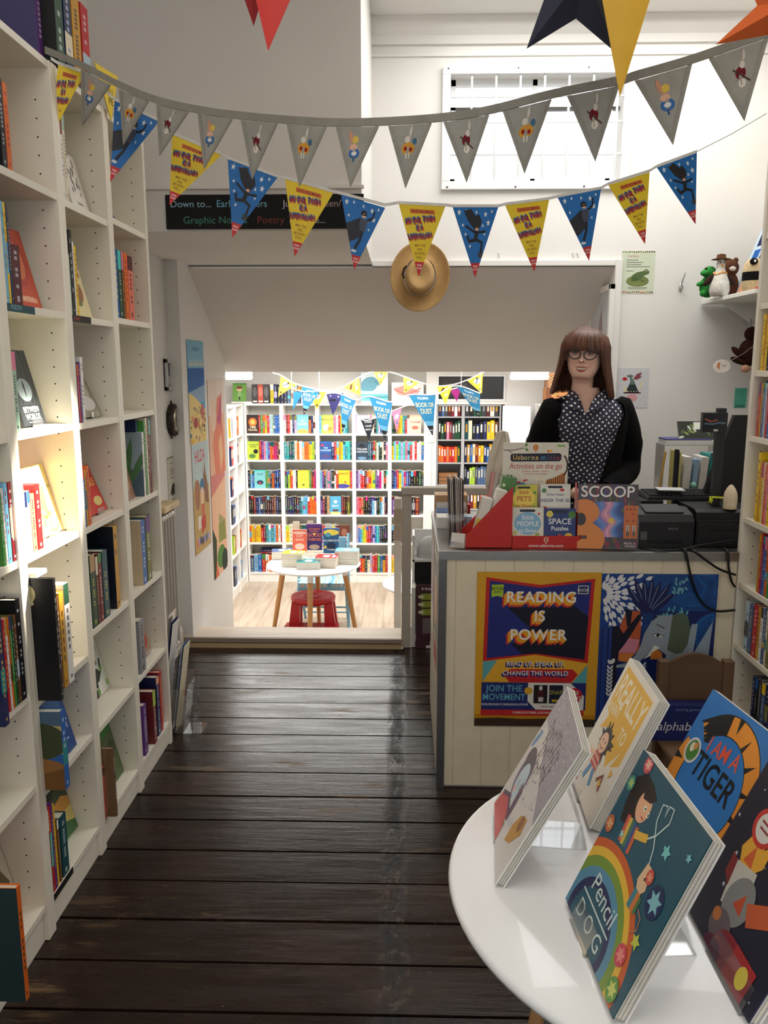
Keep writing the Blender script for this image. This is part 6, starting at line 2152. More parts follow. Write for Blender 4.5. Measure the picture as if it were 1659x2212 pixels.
mini(1105, 1049, 1160, 1100, UY + .062, 'yellow', mini_art((206, 200, 70), (240, 214, 90), [('Stick', .34, .2), ('PETS', .62, .27), ('to Draw', .86, .17)], (190, 80, 40), [(.1, .4, .06, (120, 150, 60)), (.9, .3, .06, (90, 140, 60)), (.88, .85, .07, (160, 170, 60))]), 'yellow-green activity mini with an oval, back row of the red stand')
mini(1169, 1047, 1232, 1100, UY + .062, 'white', mini_art((230, 228, 220), None, [('Sticker Shapes', .38, .1), ('UNDER THE SEA', .60, .155)], (60, 80, 120), [(.15, .85, .1, (200, 50, 50)), (.6, .88, .1, (90, 150, 80), .07), (.72, .2, .08, (200, 60, 50), .05), (.78, .88, .06, (200, 60, 50)), (.12, .22, .08, (90, 140, 90))]), 'white activity mini with sea shapes, back row of the red stand')
mini(1107, 1098, 1174, 1160, UY + .012, 'white', mini_art((226, 224, 208), (130, 180, 210), [('Stick', .38, .2), ('PEOPLE', .58, .21), ('to Draw', .78, .16)], (236, 238, 240), [(.8, .84, .08, (150, 180, 80), .05), (.1, .8, .07, (200, 200, 110)), (.85, .2, .04, (200, 70, 60))]), 'white activity mini with a pale blue oval, front row of the red stand')
mini(1177, 1100, 1243, 1160, UY + .012, 'navy', mini_art((44, 62, 122), None, [('SPACE', .50, .26), ('Puzzles', .70, .19)], (240, 240, 240), [(.18, .18, .11, (226, 206, 90)), (.78, .92, .14, (236, 190, 60)), (.3, 1.05, .12, (220, 110, 60)), (.5, .88, .07, (190, 60, 60)), (.88, .2, .12, (80, 130, 60))]), 'dark blue activity mini with planets, front row of the red stand')
# packs in the left wing
for (dx, y0, w_, h_, t, c1, c2, lab, ln) in ((-.150, .012, .036, .185, .05, (226, 222, 210), (226, 196, 60), 'white topped yellow puzzle pack at the low end of the red stand', 14), (-.106, .014, .038, .215, .05, (226, 222, 210), (220, 190, 60), 'white topped yellow puzzle pack behind the first, in the red stand', 14), (-.066, .07, .055, .250, .04, (84, 130, 70), (60, 104, 60), 'green puzzle pack tucked beside the tall header card', 8)):
    a = Art(-1)
    if c1[0] > 200:
        a.rect(0, .42 * h_ / w_, 1, h_ / w_, c2).text('Brain', .5, h_ / w_ * .86, .34, (60, 50, 40), rot=-70)
    else:
        a.rect(.12, .25 * h_ / w_, .9, .62 * h_ / w_, (90, 120, 150)).poly([(.5, .3 * h_ / w_), (.9, .35 * h_ / w_), (.7, .6 * h_ / w_), (.4, .55 * h_ / w_)], (150, 150, 150)).ell(.2, .12 * h_ / w_, .1, .1, (220, 220, 190))
    mb = MB(); mb.box(0, w_, 0, t, 0, h_, lin(c1))
    a.on(mb, (0, -.0002, h_), (w_, 0, 0), (0, 0, h_), (0, 0, 1, h_ / w_))
    tag(mb.build('puzzle_pack', 'gloss', m=T(E0.x + dx, UY + y0, CT + .004) @ RY(ln)), lab, 'pack')

# magazine
SY = 2.86
p, q = onY(1249, 1047, SY), onY(1377, 1190, SY)
w_, h_ = q.x - p.x - .012, p.z - CT - .002
a = Art(-1)
a.rect(0, 0, 1, 1.15, (70, 60, 66))
rm = random.Random(8)
for i in range(90):
    x = rm.random()
    y = rm.choice([rm.uniform(0, .4), rm.uniform(.8, 1.15)])
    a.poly(leaf(x, y, rm.uniform(.12, .3), .035, rm.choice([90, -90]) + rm.uniform(-12, 12)), rm.choice([(64, 110, 60), (130, 56, 70), (140, 50, 60), (60, 80, 140), (96, 60, 110), (100, 124, 60)]))
for i in range(11):
    pts = [(.30 + .045 * i + .07 * math.sin(k * .42 + .25 * i) * math.sin(math.pi * k / 25), .30 + .024 * k) for k in range(26)]
    a.line(pts, .058, [(70, 100, 170), (84, 120, 190), (100, 140, 205), (140, 120, 180), (206, 140, 170), (224, 164, 184), (206, 140, 170), (110, 150, 210), (84, 120, 190), (60, 90, 160), (50, 70, 130)][i])
a.ell(.56, .62, .05, .05, (230, 190, 90))
a.ell(.10, .48, .26, .22, (220, 130, 50)).ell(.06, .95, .40, .32, (224, 136, 56)).poly([(-.02, .5), (.30, .55), (.24, .70), (.36, .84), (.0, .9)], (222, 132, 52)).ell(.05, .60, .09, .11, (40, 26, 24)).rect(0, .88, .16, .94, (90, 44, 36))
a.rect(.77, .36, 1.0, .92, (206, 110, 50))
for x, y in ((.82, .42), (.88, .42), (.94, .42), (.92, .50), (.83, .62), (.93, .62)):
    a.ell(x, y, .022, .022, (170, 70, 40), 10)
for x in (.84, .94):
    a.rect(x - .022, .70, x + .022, .86, (226, 222, 216)).rect(x - .008, .71, x + .008, .86, (40, 36, 36)).rect(x - .024, .80, x + .024, .88, (110, 90, 84))
a.text('SCOOP', .50, .225, .265, (40, 30, 36), sx=1.02).text('SCOOP', .49, .215, .265, (240, 234, 230), sx=1.02)
a.text('MUSIC &', .88, 1.02, .05, (230, 210, 206)).text('SOUND', .89, 1.07, .05, (230, 210, 206))
book('magazine', T(p.x + .005, SY + .006, CT + .001) @ RZ(-4) @ RX(-6) @ FACE, .006, h_ / math.cos(R(6)), w_, 'maroon', 'colourful guitar magazine with large white capitals, propped on the counter', 'magazine', cover=a, hard=False, mat='gloss')

# leaflets, card holder and small boxes at the counter end
p, q = onY(972, 1165, 3.02), onY(995, 1052, 3.02)
hb = tag(empty('leaflet_holder', (p.x, 3.0, CT)), 'clear leaflet holder packed with thin grey booklets, at the counter corner', 'leaflet holder')
mb = MB()
for (x0, x1, y0, y1, z1) in ((-.012, .06, -.012, -.010, .10), (-.012, .06, .085, .087, .15), (-.012, -.010, -.012, .087, .12), (.058, .06, -.012, .087, .12)):
    mb.box(x0, x1, y0, y1, 0, z1, (1, 1, 1))
mb.box(-.012, .06, -.012, .087, 0, .002, (1, 1, 1))
mb.build('holder', 'clear', hb)
rl = random.Random(3)
for i in range(9):
    mb = MB(); x = .0 + i * .0058
    mb.box(0, .0036, 0, .075, 0, .232 + rl.uniform(-.01, .006), lin(rl.choice([(196, 188, 178), (168, 158, 150), (120, 112, 108), (206, 198, 190), (90, 84, 84)])))
    tag(mb.build('booklet', 'paper', m=T(hb.location.x + x, 3.002 + rl.uniform(0, .004), CT + .0025) @ RY(-3 + i * .3)), 'thin grey booklet standing in the clear leaflet holder', 'booklet', 'booklets in the clear holder')
p = onY(980, 1180, 2.87)
cc = tag(empty('card_holder', m=T(p.x - .022, 2.86, CT) @ RZ(-28)), 'small clear holder of white business cards on the counter corner', 'card holder')
mb = MB(); mb.box(0, .06, 0, .002, 0, .026, (1, 1, 1)); mb.box(0, .06, 0, .04, 0, .002, (1, 1, 1)); mb.box(0, .06, .038, .04, 0, .04, (1, 1, 1))
mb.build('holder', 'clear', cc)
mb = MB(); mb.box(.004, .056, .006, .020, .003, .055, lin((226, 224, 220)), m=RX(-14))
tag(mb.build('card_stack', 'paper', m=cc.matrix_basis @ T(0, .004, .002)), 'stack of white business cards in the small clear holder', 'cards')['kind'] = 'stuff'
for (u, Y, w_, d_, h_, col, lab) in ((955, 3.22, .09, .12, .045, 'white', 'low white carton lying behind the booklets'), (946, 3.32, .07, .1, .05, 'slate blue', 'small blue and white carton behind the booklets'), (960, 3.45, .14, .1, .10, 'tan', 'open tan carton of small toys at the far end of the counter'), (1005, 3.05, .05, .06, .08, 'pale blue', 'pale blue pocket box beside the booklets')):
    x = onY(u, 1140, Y).x
    mb = MB(); mb.box(-w_ / 2, w_ / 2, 0, d_, 0, h_, C(col)); mb.box(-w_ / 2 + .006, w_ / 2 - .006, -.0004, 0, h_ * .3, h_ * .7, C('white'))
    tag(mb.build('carton', 'print', loc=(max(x, CXL + w_ / 2 + .01), Y, CT), bevel=.001), lab, 'box')
mb = MB(); mb.box(-.06, .06, 0, .07, 0, .05, C('red')); mb.box(-.05, .05, -.0004, 0, .01, .04, C('pink'))
tag(mb.build('carton', 'print', loc=(onY(985, 1110, 3.53).x, 3.5, CT), bevel=.001), 'small red carton in front of the doorway rail', 'box')

# cream cotton bag and scarf on a peg behind the stand
bg = tag(empty('cotton_bag', (onY(1078, 940, 3.2).x, 3.2, CT)), 'cream cotton bag with pink straps draped beside the white header card', 'bag')
rings = []
for i, (ua, ub, v) in enumerate(((1080, 1090, 931), (1072, 1097, 940), (1064, 1100, 958), (1057, 1099, 980), (1053, 1094, 1003), (1050, 1086, 1026), (1050, 1076, 1044), (1052, 1066, 1054))):
    a_, b_ = onY(ua, v, 3.2), onY(ub, v, 3.2)
    c_, r_ = (a_ + b_) / 2 - bg.location, (b_ - a_).length / 2
    rings.append([c_ + Vector((r_ * math.cos(k * math.pi / 18) * (1 + .10 * math.sin(5 * k * math.pi / 18 + i)), (.016 + .013 * math.sin(6 * k * math.pi / 18 + .5 * i)) * math.sin(k * math.pi / 18), .012 * math.sin(4 * k * math.pi / 18 + i) * (i > 0))) for k in range(36)])
mb = MB(); mb.loft(rings, lin((232, 222, 206)))
mb.build('bag', 'fabric', bg)
for u0, u1 in ((1066, 1050), (1074, 1056)):
    a_, b_ = onY(u0, 1020, 3.18) - bg.location, onY(u1, 1100, 3.15) - bg.location
    mb = MB(); mb.tube([a_, (a_ + b_) / 2 + Vector((.004, 0, 0)), b_], .009, lin((224, 168, 164) if u0 == 1066 else (206, 200, 196)), n=8, flat=.4)
    mb.build('strap', 'fabric', bg)
c_ = onY(1096, 950, 3.22) - bg.location
mb = MB(); mb.tube([c_, c_ + Vector((-.012, 0, -.06)), c_ + Vector((-.02, 0, -.12))], .010, lin((60, 40, 44)), n=8, flat=.5)
mb.build('scarf', 'fabric', bg)
mb = MB(); mb.tube([(0, 0, 0), (0, 0, onY(1083, 930, 3.2).z - CT)], .006, lin((196, 190, 186)), n=10); mb.lathe([(.05, 0), (.05, .006), (0, .008)], lin((196, 190, 186)), 20)
tag(mb.build('bag_stand', 'metal', loc=(onY(1083, 940, 3.235).x, 3.235, CT)), 'thin grey stand holding the cream cotton bag', 'stand')

# till: receipt printer, cash drawer, keyboard, customer display, screen
BK = lin((30, 30, 33))
p, q = onY(1374, 1190, 2.90), onY(1492, 1190, 2.90)
rp = tag(empty('receipt_printer', (p.x, 2.88, CT)), 'boxy black receipt printer on the counter next to the magazine', 'printer')
w_ = q.x - p.x
mb = MB(); mb.prism([(0, 0, 0), (0, .19, 0), (0, .19, .125), (0, .10, .135), (0, .02, .118), (0, 0, .095)], (w_, 0, 0), BK)
mb.build('body', 'black_plastic', rp, bevel=.006)
mb = MB(); mb.prism([(.03, .03, .122), (.03, .11, .137), (.03, .11, .143), (.03, .03, .127)], (w_ - .06, 0, 0), lin((44, 44, 48)))
mb.build('paper_cover', 'black_plastic', rp, bevel=.002)
mb = MB(); mb.box(.03, w_ - .04, -.001, .004, .015, .032, lin((8, 8, 9))); Art().text('EPSON', 0, 0, .012, (110, 110, 114)).put(mb, (w_ * .62, -.001, .066), (1, 0, 0), (0, 0, 1)); mb.box(.006, .03, -.0012, 0, .03, .06, lin((90, 90, 92)))
mb.build('front_slot', 'black_plastic', rp)
p, q = onY(1490, 1190, 2.95), onY(1592, 1190, 2.95)
cd = tag(empty('cash_drawer', (p.x, 2.90, CT)), 'wide black cash drawer under the till, next to the bookcase', 'cash drawer')
w_ = q.x - p.x + .05
mb = MB(); mb.box(0, w_, 0, .34, 0, .10, lin((20, 20, 22)))
mb.build('body', 'black_plastic', cd, bevel=.003)
mb = MB(); mb.box(.005, w_ - .005, -.004, 0, .012, .088, lin((26, 26, 28))); mb.box(.04, w_ - .06, -.006, -.004, .06, .068, lin((10, 10, 10)))
mb.build('drawer_front', 'black_plastic', cd, bevel=.001)
mb = MB(); mb.prism([(0, .01, .1005), (0, .26, .1005), (0, .26, .135), (0, .03, .135), (0, .01, .125)], (w_, 0, 0), lin((24, 24, 27)))
mb.build('till_base', 'black_plastic', cd, bevel=.004)
kb_p, kb_q = onY(1376, 1090, 3.15), onY(1560, 1082, 3.15)
kx0, kx1 = kb_p.x, 1.0
rt = tag(empty('keyboard_riser', (kx0, 3.10, CT)), 'low black riser under the keyboard behind the receipt printer', 'riser')
mb = MB(); mb.box(0, kx1 - kx0, 0, .25, .125, .137, BK)
mb.build('shelf', 'black_plastic', rt, bevel=.002)
for x in (0, kx1 - kx0 - .012):
    mb = MB(); mb.box(x, x + .012, 0, .25, 0, .125, BK)
    mb.build('side', 'black_plastic', rt, bevel=.002)
kb = tag(empty('keyboard', (kx0 + .03, 3.11, CT + .1375)), 'black keyboard on the low riser behind the receipt printer', 'keyboard')
mb = MB(); mb.prism([(0, 0, 0), (0, .14, 0), (0, .14, .022), (0, 0, .012)], (.27, 0, 0), lin((34, 34, 36)))
mb.build('body', 'black_plastic', kb, bevel=.002)
mb = MB()
for r_ in range(5):
    for c2 in range(15):
        y = .012 + r_ * .024
        mb.box(.008 + c2 * .0172, .022 + c2 * .0172, y, y + .02, .0125 + y * .07, .0185 + y * .07, lin((22, 22, 24)))
mb.build('keys', 'black_plastic', kb)
tag(MB().box(0, .10, 0, .08, 0, .002, lin((196, 196, 196))).build('notepad', 'paper', m=T(kx0 + .075, 3.13, CT + .172) @ RZ(-6)), 'small pale notepad lying on the keyboard', 'notepad')
tag(MB().lathe([(.0, 0), (.012, .002), (.012, .014), (.0, .016)], lin((110, 160, 140)), 12, m=RY(70), sy=1.6).build('eraser', 'matte', loc=(kx0 + .2, 3.13, CT + .19)), 'little green rubber on the keyboard', 'rubber')
# pole display
pz = onY(1560, 1080, 3.0)
pd = tag(empty('customer_display', (onY(1545, 1090, 3.0).x, 3.0, CT + .1352)), 'black customer display on a square pole with a lit little screen', 'till display')
mb = MB(); mb.box(-.012, .018, 0, .03, 0, .36, lin((34, 34, 37)))
mb.build('pole', 'black_plastic', pd, bevel=.002)
tl, br = onY(1519, 892, 2.98) - pd.location, onY(1570, 934, 2.98) - pd.location
mb = MB(); mb.prism([(tl.x, -.02, br.z), (br.x, -.02, br.z), (br.x + .03, .03, br.z + .005), (br.x + .03, .03, tl.z - .005), (br.x, -.02, tl.z), (tl.x, -.02, tl.z)][:2] + [(br.x, -.02, tl.z), (tl.x, -.02, tl.z)], (.012, .055, 0), lin((30, 30, 34)))
mb.build('head', 'black_plastic', pd, bevel=.003)
mb = MB(); mb.box(tl.x + .007, br.x - .007, -.0212, -.0202, br.z + .016, tl.z - .008, lin((16, 22, 34)))
a = Art(); a.line([(.02, .7), (.3, .5), (.6, .62)], .10, (176, 96, 60)).line([(.0, .35), (.4, .3), (.7, .42), (1, .36)], .12, (90, 110, 130))
a.put(mb, (tl.x + .007, -.0214, br.z + .016), (br.x - tl.x - .014, 0, 0), (0, 0, tl.z - br.z - .024))
mb.build('screen', 'gloss', pd)
mb = MB(); mb.box((tl.x + br.x) / 2 - .004, (tl.x + br.x) / 2 + .012, -.0214, -.0204, br.z + .004, br.z + .011, lin((200, 200, 200)))
mb.build('maker_plate', 'plastic', pd)
# till screen, leaning back
ts = tag(empty('till_screen', (1.27, 3.16, CT)), 'tilted black till screen behind the display pole', 'till screen')
tsq = [onY(u, v, 3.16) - ts.location for u, v in ((1522, 1062), (1640, 1066), (1650, 897), (1587, 897))]
mb = MB(); mb.prism(tsq, (0, .025, 0), lin((18, 18, 20)))
mb.build('panel', 'black_plastic', ts, bevel=.006)
mb = MB(); mb.box(.03, .12, .09, .17, 0, .22, BK)
mb.build('foot', 'black_plastic', ts, bevel=.004)
p = onY(1580, 1095, 2.93)
rk_ = tag(empty('rocket_ornament', (p.x - .004, 2.935, CT + .1355)), 'cream rocket-shaped pot on the till beside the bookcase', 'ornament')
mb = MB(); mb.lathe([(.022, 0), (.0225, .008), (.024, .02), (.0245, .04), (.022, .058), (.015, .074), (.006, .086), (0, .089)], lin((222, 206, 176)), 24)
mb.build('body', 'matte', rk_)
mb = MB(); mb.lathe([(.0235, 0), (.0242, .005), (.0235, .010)], lin((200, 182, 150)), 24)
mb.build('base_ring', 'matte', rk_)
mb = MB()
rp_ = onY(1550, 1060, 2.99)
mb.tube([Vector((pd.location.x - .016, 2.996, CT + .165)), Vector((pd.location.x - .016, 2.994, CT + .168)), Vector((pd.location.x + .02, 2.994, CT + .166)), Vector((pd.location.x + .05, 2.97, CT + .163))], .004, lin((220, 226, 70)), n=8)
for s_ in (-1, 1):
    mb.tube([Vector((pd.location.x - .014, 2.993, CT + .166)), Vector((pd.location.x - .026, 2.985, CT + .166 + .006 * s_)), Vector((pd.location.x - .028 + .006 * s_, 2.984, CT + .148)), Vector((pd.location.x - .016, 2.99, CT + .158))], .0035, lin((220, 226, 70)), n=8)
tag(mb.build('ribbon', 'fabric'), 'bright yellow ribbon tied round the display pole', 'ribbon')
# cables
cab = [((1480, 1188), (1490, 1235), (1502, 1275), (1520, 1305), (1548, 1320), (1588, 1318)), ((1500, 1192), (1525, 1210), (1555, 1230), (1589, 1242)), ((1571, 1195), (1574, 1225), (1580, 1255), (1588, 1268))]
for i, pts in enumerate(cab):
    P_ = [onY(u, v, 2.80) for u, v in pts]
    P_[0] = Vector((P_[0].x, 2.86, CT + .006))
    P_.insert(1, Vector((P_[0].x + .004, 2.806, CT + .004)))
    P_ = [Vector((min(p_.x, 1.186), p_.y, p_.z)) for p_ in P_]
    mb = MB(); mb.tube(smooth_path(P_, 8), .0042, lin((16, 16, 17)), n=8)
    tag(mb.build('cable', 'black_plastic'), ('long black cable looping low over the jungle poster', 'black cable slanting across the counter edge to the bookcase', 'short black cable dropping beside the bookcase')[i], 'cable')
mb = MB(); mb.tube(smooth_path([onZ(1378, 1180, CT + .005), onZ(1420, 1189, CT + .005), onZ(1470, 1187, CT + .005), onZ(1510, 1175, CT + .02) + Vector((0, -.02, 0)), onZ(1580, 1160, CT + .03) + Vector((-.01, -.05, 0))], 6), .003, lin((30, 30, 32)), n=6)
tag(mb.build('cable', 'black_plastic'), 'thin black cable lying along the counter in front of the printer', 'cable')

# file rack against the right wall with magazines, and a paper tray behind
fr_ = tag(empty('file_rack', (onY(1447, 1080, 3.5).x, 3.48, CT)), 'desk file rack crammed with papers behind the till', 'file rack')
fx = fr_.location.x
mb = MB(); mb.box(0, .24, 0, .26, 0, .004, lin((50, 50, 52))); mb.box(0, .004, .14, .26, 0, .30, lin((190, 188, 182))); mb.box(.236, .24, .14, .26, 0, .30, lin((190, 188, 182)))
mb.box(0, .24, .14, .26, .30, .304, lin((160, 160, 158)))
mb.build('rack', 'plastic', fr_, bevel=.001)
for i, (x, t, h_, c_, tilt, lab) in enumerate(((.008, .012, .29, (40, 40, 44), 0, 'black spiral-bound pad at the end of the file rack'), (.022, .008, .28, (200, 190, 120), 0, 'thin olive folder next to the spiral pad'), (.034, .03, .26, (214, 210, 202), 3, 'bundle of loose white papers in the file rack'), (.072, .02, .25, (150, 176, 200), 4, 'pale blue folder in the file rack'), (.1, .03, .26, (222, 216, 206), 4, 'thick cream folder in the file rack'), (.14, .05, .27, (60, 140, 136), 3, 'teal patterned folder with purple edge in the file rack'), (.2, .02, .27, (226, 224, 220), 0, 'white folder at the end of the file rack by the screen'))):
    mb = MB(); mb.box(0, t, 0, .03 if c_[0] == 40 else .13, 0, h_, lin(c_))
    if c_[1] == 140:
        a = Art(); rq = random.Random(6)
        for k in range(18):
            a.ell(rq.uniform(.005, .045), rq.uniform(.02, .25), .004, .004, rq.choice(['orange', 'pink', 'white', 'magenta']), 8)
        a.put(mb, (0, 0, 0), (1, 0, 0), (0, 0, 1))
        mb.box(-.001, t + .001, -.001, .004, h_, h_ + .006, C('purple'))
    tag(mb.build('folder', 'paper', m=T(fx + x + .004, 3.486, CT + .0045) @ RY(tilt)), lab, 'folder')
mb = MB(); mb.box(0, .2, 0, .11, 0, .018, lin((214, 212, 206))); mb.box(.0, .2, .0, .11, .018, .024, lin((90, 90, 140)))
tag(mb.build('paper_stack', 'paper', loc=(fx + .01, 3.63, CT + .3045)), 'small paper stack on top of the file rack', 'papers')
mb = MB(); mb.box(0, .17, 0, .012, 0, .085, lin((40, 46, 40)), m=RX(-30))
a = Art(); rq = random.Random(4)
for k in range(14):
    a.poly(leaf(rq.uniform(.01, .16), rq.uniform(.01, .07), .03, .012, rq.uniform(0, 360)), rq.choice([(130, 150, 80), (200, 206, 180), (80, 100, 60)]))
a.rect(.07, .045, .12, .08, (226, 226, 214))
mm_ = RX(-30)
a.put(mb, mm_ @ Vector((0, -.0003, 0)), mm_ @ Vector((1, 0, 0)), mm_ @ Vector((0, 0, 1)))
tag(mb.build('photo_card', 'gloss', loc=(fx + .075, 3.65, CT + .3295)), 'dark leafy picture card propped on top of the file rack', 'card')
mb = MB(); mb.tube([(0, 0, 0), (0, 0, .04)], .004, lin((220, 220, 220)), n=8); mb.ball((0, 0, .05), .013, .010, .016, lin((24, 24, 26)), 12, 8)
tag(mb.build('stamp', 'black_plastic', loc=(onY(1497, 1065, 3.45).x, 3.44, CT + .0005)), 'black handled rubber stamp in front of the file rack', 'stamp')
mb = MB(); mb.box(0, .10, 0, .01, 0, .10, lin((196, 192, 186))); mb.lathe([(.032, 0), (.034, .006), (.02, .016), (0, .018)], lin((20, 20, 22)), 24, m=T(.05, -.001, .055) @ RX(90))
tag(mb.build('socket_cover', 'plastic', loc=(onY(1372, 1100, 3.6).x, 3.6, CT)), 'white square box with a black round knob, behind the magazine', 'box')
mb = MB(); mb.tube([(0, 0, 0), (.03, 0, .28)], .005, lin((206, 160, 70)), n=6)
tag(mb.build('ruler', 'wood', loc=(fx - .045, 3.55, CT)), 'tall thin wooden ruler leaning by the file rack', 'ruler')

# ================================================================== RIGHT WALL SHELF WITH SOFT TOYS
SZ = 1.905
ws = tag(empty('wall_shelf', (1.60, 3.86, SZ)), 'white corner wall shelf holding soft toys, near the coat hook', 'shelf')
mb = MB(); mb.box(0, .298, 0, .68, -.02, 0, lin((236, 233, 226)))
mb.build('board', 'shelfwhite', ws, bevel=.002)
for y in (.1, .58):
    mb = MB(); mb.prism([(.298, y, -.02), (.298, y, -.16), (.285, y, -.16), (.08, y, -.02)], (0, .012, 0), lin((230, 228, 222)))
    mb.build('bracket', 'shelfwhite', ws)


def toy(name, loc, rz, label):
    return tag(empty(name, loc, R(rz)), label, 'soft toy')


ty = toy('toy_dinosaur', onY(1528, 632, 4.35).xy.to_3d() + Vector((0, 0, SZ)), 0, 'green soft toy dinosaur at the end of the corner shelf')
GR = lin((60, 150, 70))
mb = MB(); mb.ball((0, 0, .055), .042, .038, .055, GR); mb.ball((0, -.01, .125), .034, .034, .032, GR); mb.ball((-.03, -.03, .12), .022, .024, .016, GR)
mb.build('body', 'plush', ty)
for s_ in (-1, 1):
    mb = MB(); mb.ball((s_ * .03, -.03, .02), .018, .026, .018, GR); mb.build('foot', 'plush', ty)
    mb = MB(); mb.ball((s_ * .042, -.02, .07), .026, .013, .012, GR, m=RY(20 * s_)); mb.build('arm', 'plush', ty)
    mb = MB(); mb.ball((-.012 + s_ * .014, -.032, .142), .007, .006, .007, lin((20, 20, 20)), 8, 6); mb.build('eye', 'plastic', ty)
ty = toy('toy_penguin', onY(1553, 632, 4.28).xy.to_3d() + Vector((0, 0, SZ)), 0, 'white breasted soft toy bird in a brown hat, in the middle of the corner shelf')
mb = MB(); mb.lathe([(0, 0), (.042, .004), (.05, .03), (.046, .07), (.03, .11), (.02, .14), (.021, .165), (.014, .182), (0, .186)], lin((232, 228, 218)), 20)
mb.build('body', 'plush', ty)
mb = MB(); mb.lathe([(.046, .182), (.03, .186), (.022, .188), (.02, .205), (0, .210)], lin((92, 60, 40)), 20, sx=1.05)
mb.build('hat', 'plush', ty)
for s_ in (-1, 1):
    mb = MB(); mb.ball((s_ * .055, .0, .08), .036, .014, .016, lin((60, 44, 38)), m=RY(50 * s_)); mb.build('wing', 'plush', ty)
    mb = MB(); mb.ball((s_ * .009, -.019, .164), .004, .003, .004, lin((20, 20, 20)), 8, 6); mb.build('eye', 'plastic', ty)
mb = MB(); mb.tube([(0, -.018, .152), (0, -.04, .146)], [.006, .001], lin((226, 150, 60)), n=8); mb.build('beak', 'plush', ty)
mb = MB(); mb.tube([(.03 * math.cos(k * .35), .028 * math.sin(k * .35), .112 + .006 * math.sin(k)) for k in range(19)], .006, lin((226, 170, 110)), n=6); mb.build('neckerchief', 'fabric', ty)
ty = toy('toy_bear', onY(1568, 630, 4.42).xy.to_3d() + Vector((.01, 0, SZ)), 0, 'shaggy dark brown soft toy behind the white breasted bird')
mb = MB(); mb.ball((0, 0, .07), .05, .045, .07, lin((86, 54, 38))); mb.ball((0, -.005, .155), .045, .042, .045, lin((96, 60, 42)))
mb.build('body', 'plush', ty)
for s_ in (-1, 1):
    mb = MB(); mb.ball((s_ * .03, 0, .195), .014, .010, .014, lin((96, 60, 42)), 10, 6); mb.build('ear', 'plush', ty)
    mb = MB(); mb.ball((s_ * .014, -.043, .165), .005, .004, .005, lin((20, 16, 14)), 8, 6); mb.build('eye', 'plastic', ty)
mb = MB(); mb.ball((0, -.044, .148), .018, .012, .012, lin((226, 214, 196)), 10, 6); mb.build('muzzle', 'plush', ty)
ty = toy('toy_bee', (1.655, 4.02, SZ), 0, 'tan and black banded soft toy by the bookcase edge')
mb = MB(); mb.lathe([(0, 0), (.045, .005), (.05, .03), (.05, .05)], lin((214, 190, 150)), 20); mb.lathe([(.0505, .05), (.051, .09)], lin((26, 24, 24)), 20); mb.lathe([(.05, .09), (.045, .13), (.028, .15), (0, .156)], lin((214, 190, 150)), 20)
mb.build('body', 'plush', ty)
mb = MB(); mb.ball((-.02, -.04, .135), .02, .012, .016, lin((26, 24, 24)), 10, 6); mb.build('mask', 'plush', ty)
mb = MB(); mb.ball((-.02, -.053, .135), .006, .004, .006, lin((236, 232, 226)), 8, 6); mb.build('eye', 'plastic', ty)
tag(MB().box(0, .07, 0, .03, 0, .012, lin((190, 40, 40))).build('toy_car', 'plastic', loc=(1.625, 3.90, SZ + .0005), bevel=.004), 'flat red toy lying at the front of the corner shelf', 'toy')
# leaning book poster and the notices in the corner
rq = random.Random(5)
a = Art(-1)
a.rect(0, 0, 100, 100, (200, 218, 232)).text('The winners', 50, 14, 9, (190, 120, 150))
for r_ in range(3):
    for c2 in range(4):
        a.rect(8 + c2 * 23, 22 + r_ * 26, 26 + c2 * 23, 44 + r_ * 26, rq.choice(list(PAL)))
sheet('poster', (1.885, 4.42, 2.36), (0, -.42, 0), (.165, 0, .453), a, (0, 0, 100, 100), (200, 218, 232), 'pale blue poster of little book covers leaning behind the soft toys', 'poster', 'paper', t=.003)
XR = 1.899
a = Art(-1)
a.rect(0, 0, 100, 100, (236, 230, 200))
for k in range(14):
    a.poly(leaf(rq.uniform(2, 30), rq.uniform(2, 40), 12, 5, rq.uniform(0, 360)), (90, 120, 70))
sheet('poster', (XR, 4.50, 2.72), (0, -.45, 0), (0, 0, .32), a, (0, 0, 100, 100), (236, 230, 200), 'cream poster with a leafy edge high on the end wall', 'poster', 'paper')
a = Art(-1); a.rect(0, 0, 100, 140, (96, 186, 160)).rect(30, 20, 70, 24, (60, 120, 110)).rect(30, 34, 70, 37, (60, 120, 110))
for k in range(5):
    a.rect(14 + k * 16, 118, 20 + k * 16, 138, (40, 40, 50))
TL, W_, H_ = wall_px(1588, 838, 1611, 881)
sheet('notice', TL, W_, H_, a, (0, 0, 100, 140), (96, 186, 160), 'mint green notice low in the wall corner beside the tall bookcase', 'poster', 'paper')
# hanging toys
ht = tag(empty('hanging_toy', (1.765, 4.28, 1.525)), 'dark brown soft toy hanging from a clip beside the tall bookcase', 'soft toy')
DB = lin((58, 34, 28))
mb = MB(); mb.ball((0, 0, .10), .05, .045, .07, DB); mb.ball((.01, 0, .195), .036, .034, .036, DB)
mb.build('body', 'plush', ht)
for (x, z, an) in ((-.06, .10, 40), (-.055, .06, 20), (.05, .08, -40)):
    mb = MB(); mb.ball((x, -.02, z), .045, .016, .016, DB, m=RY(an)); mb.build('limb', 'plush', ht)
for s_ in (-1, 1):
    mb = MB(); mb.ball((s_ * .025, -.04, .02), .022, .026, .02, lin((206, 156, 130))); mb.build('foot', 'plush', ht)
mb = MB(); mb.box(-.006, .006, -.004, .004, .225, .27, lin((170, 170, 172))); mb.tube([(0, 0, .25), (.134, .0, .26)], .002, lin((190, 190, 190)), n=5); mb.build('clip', 'metal', ht)
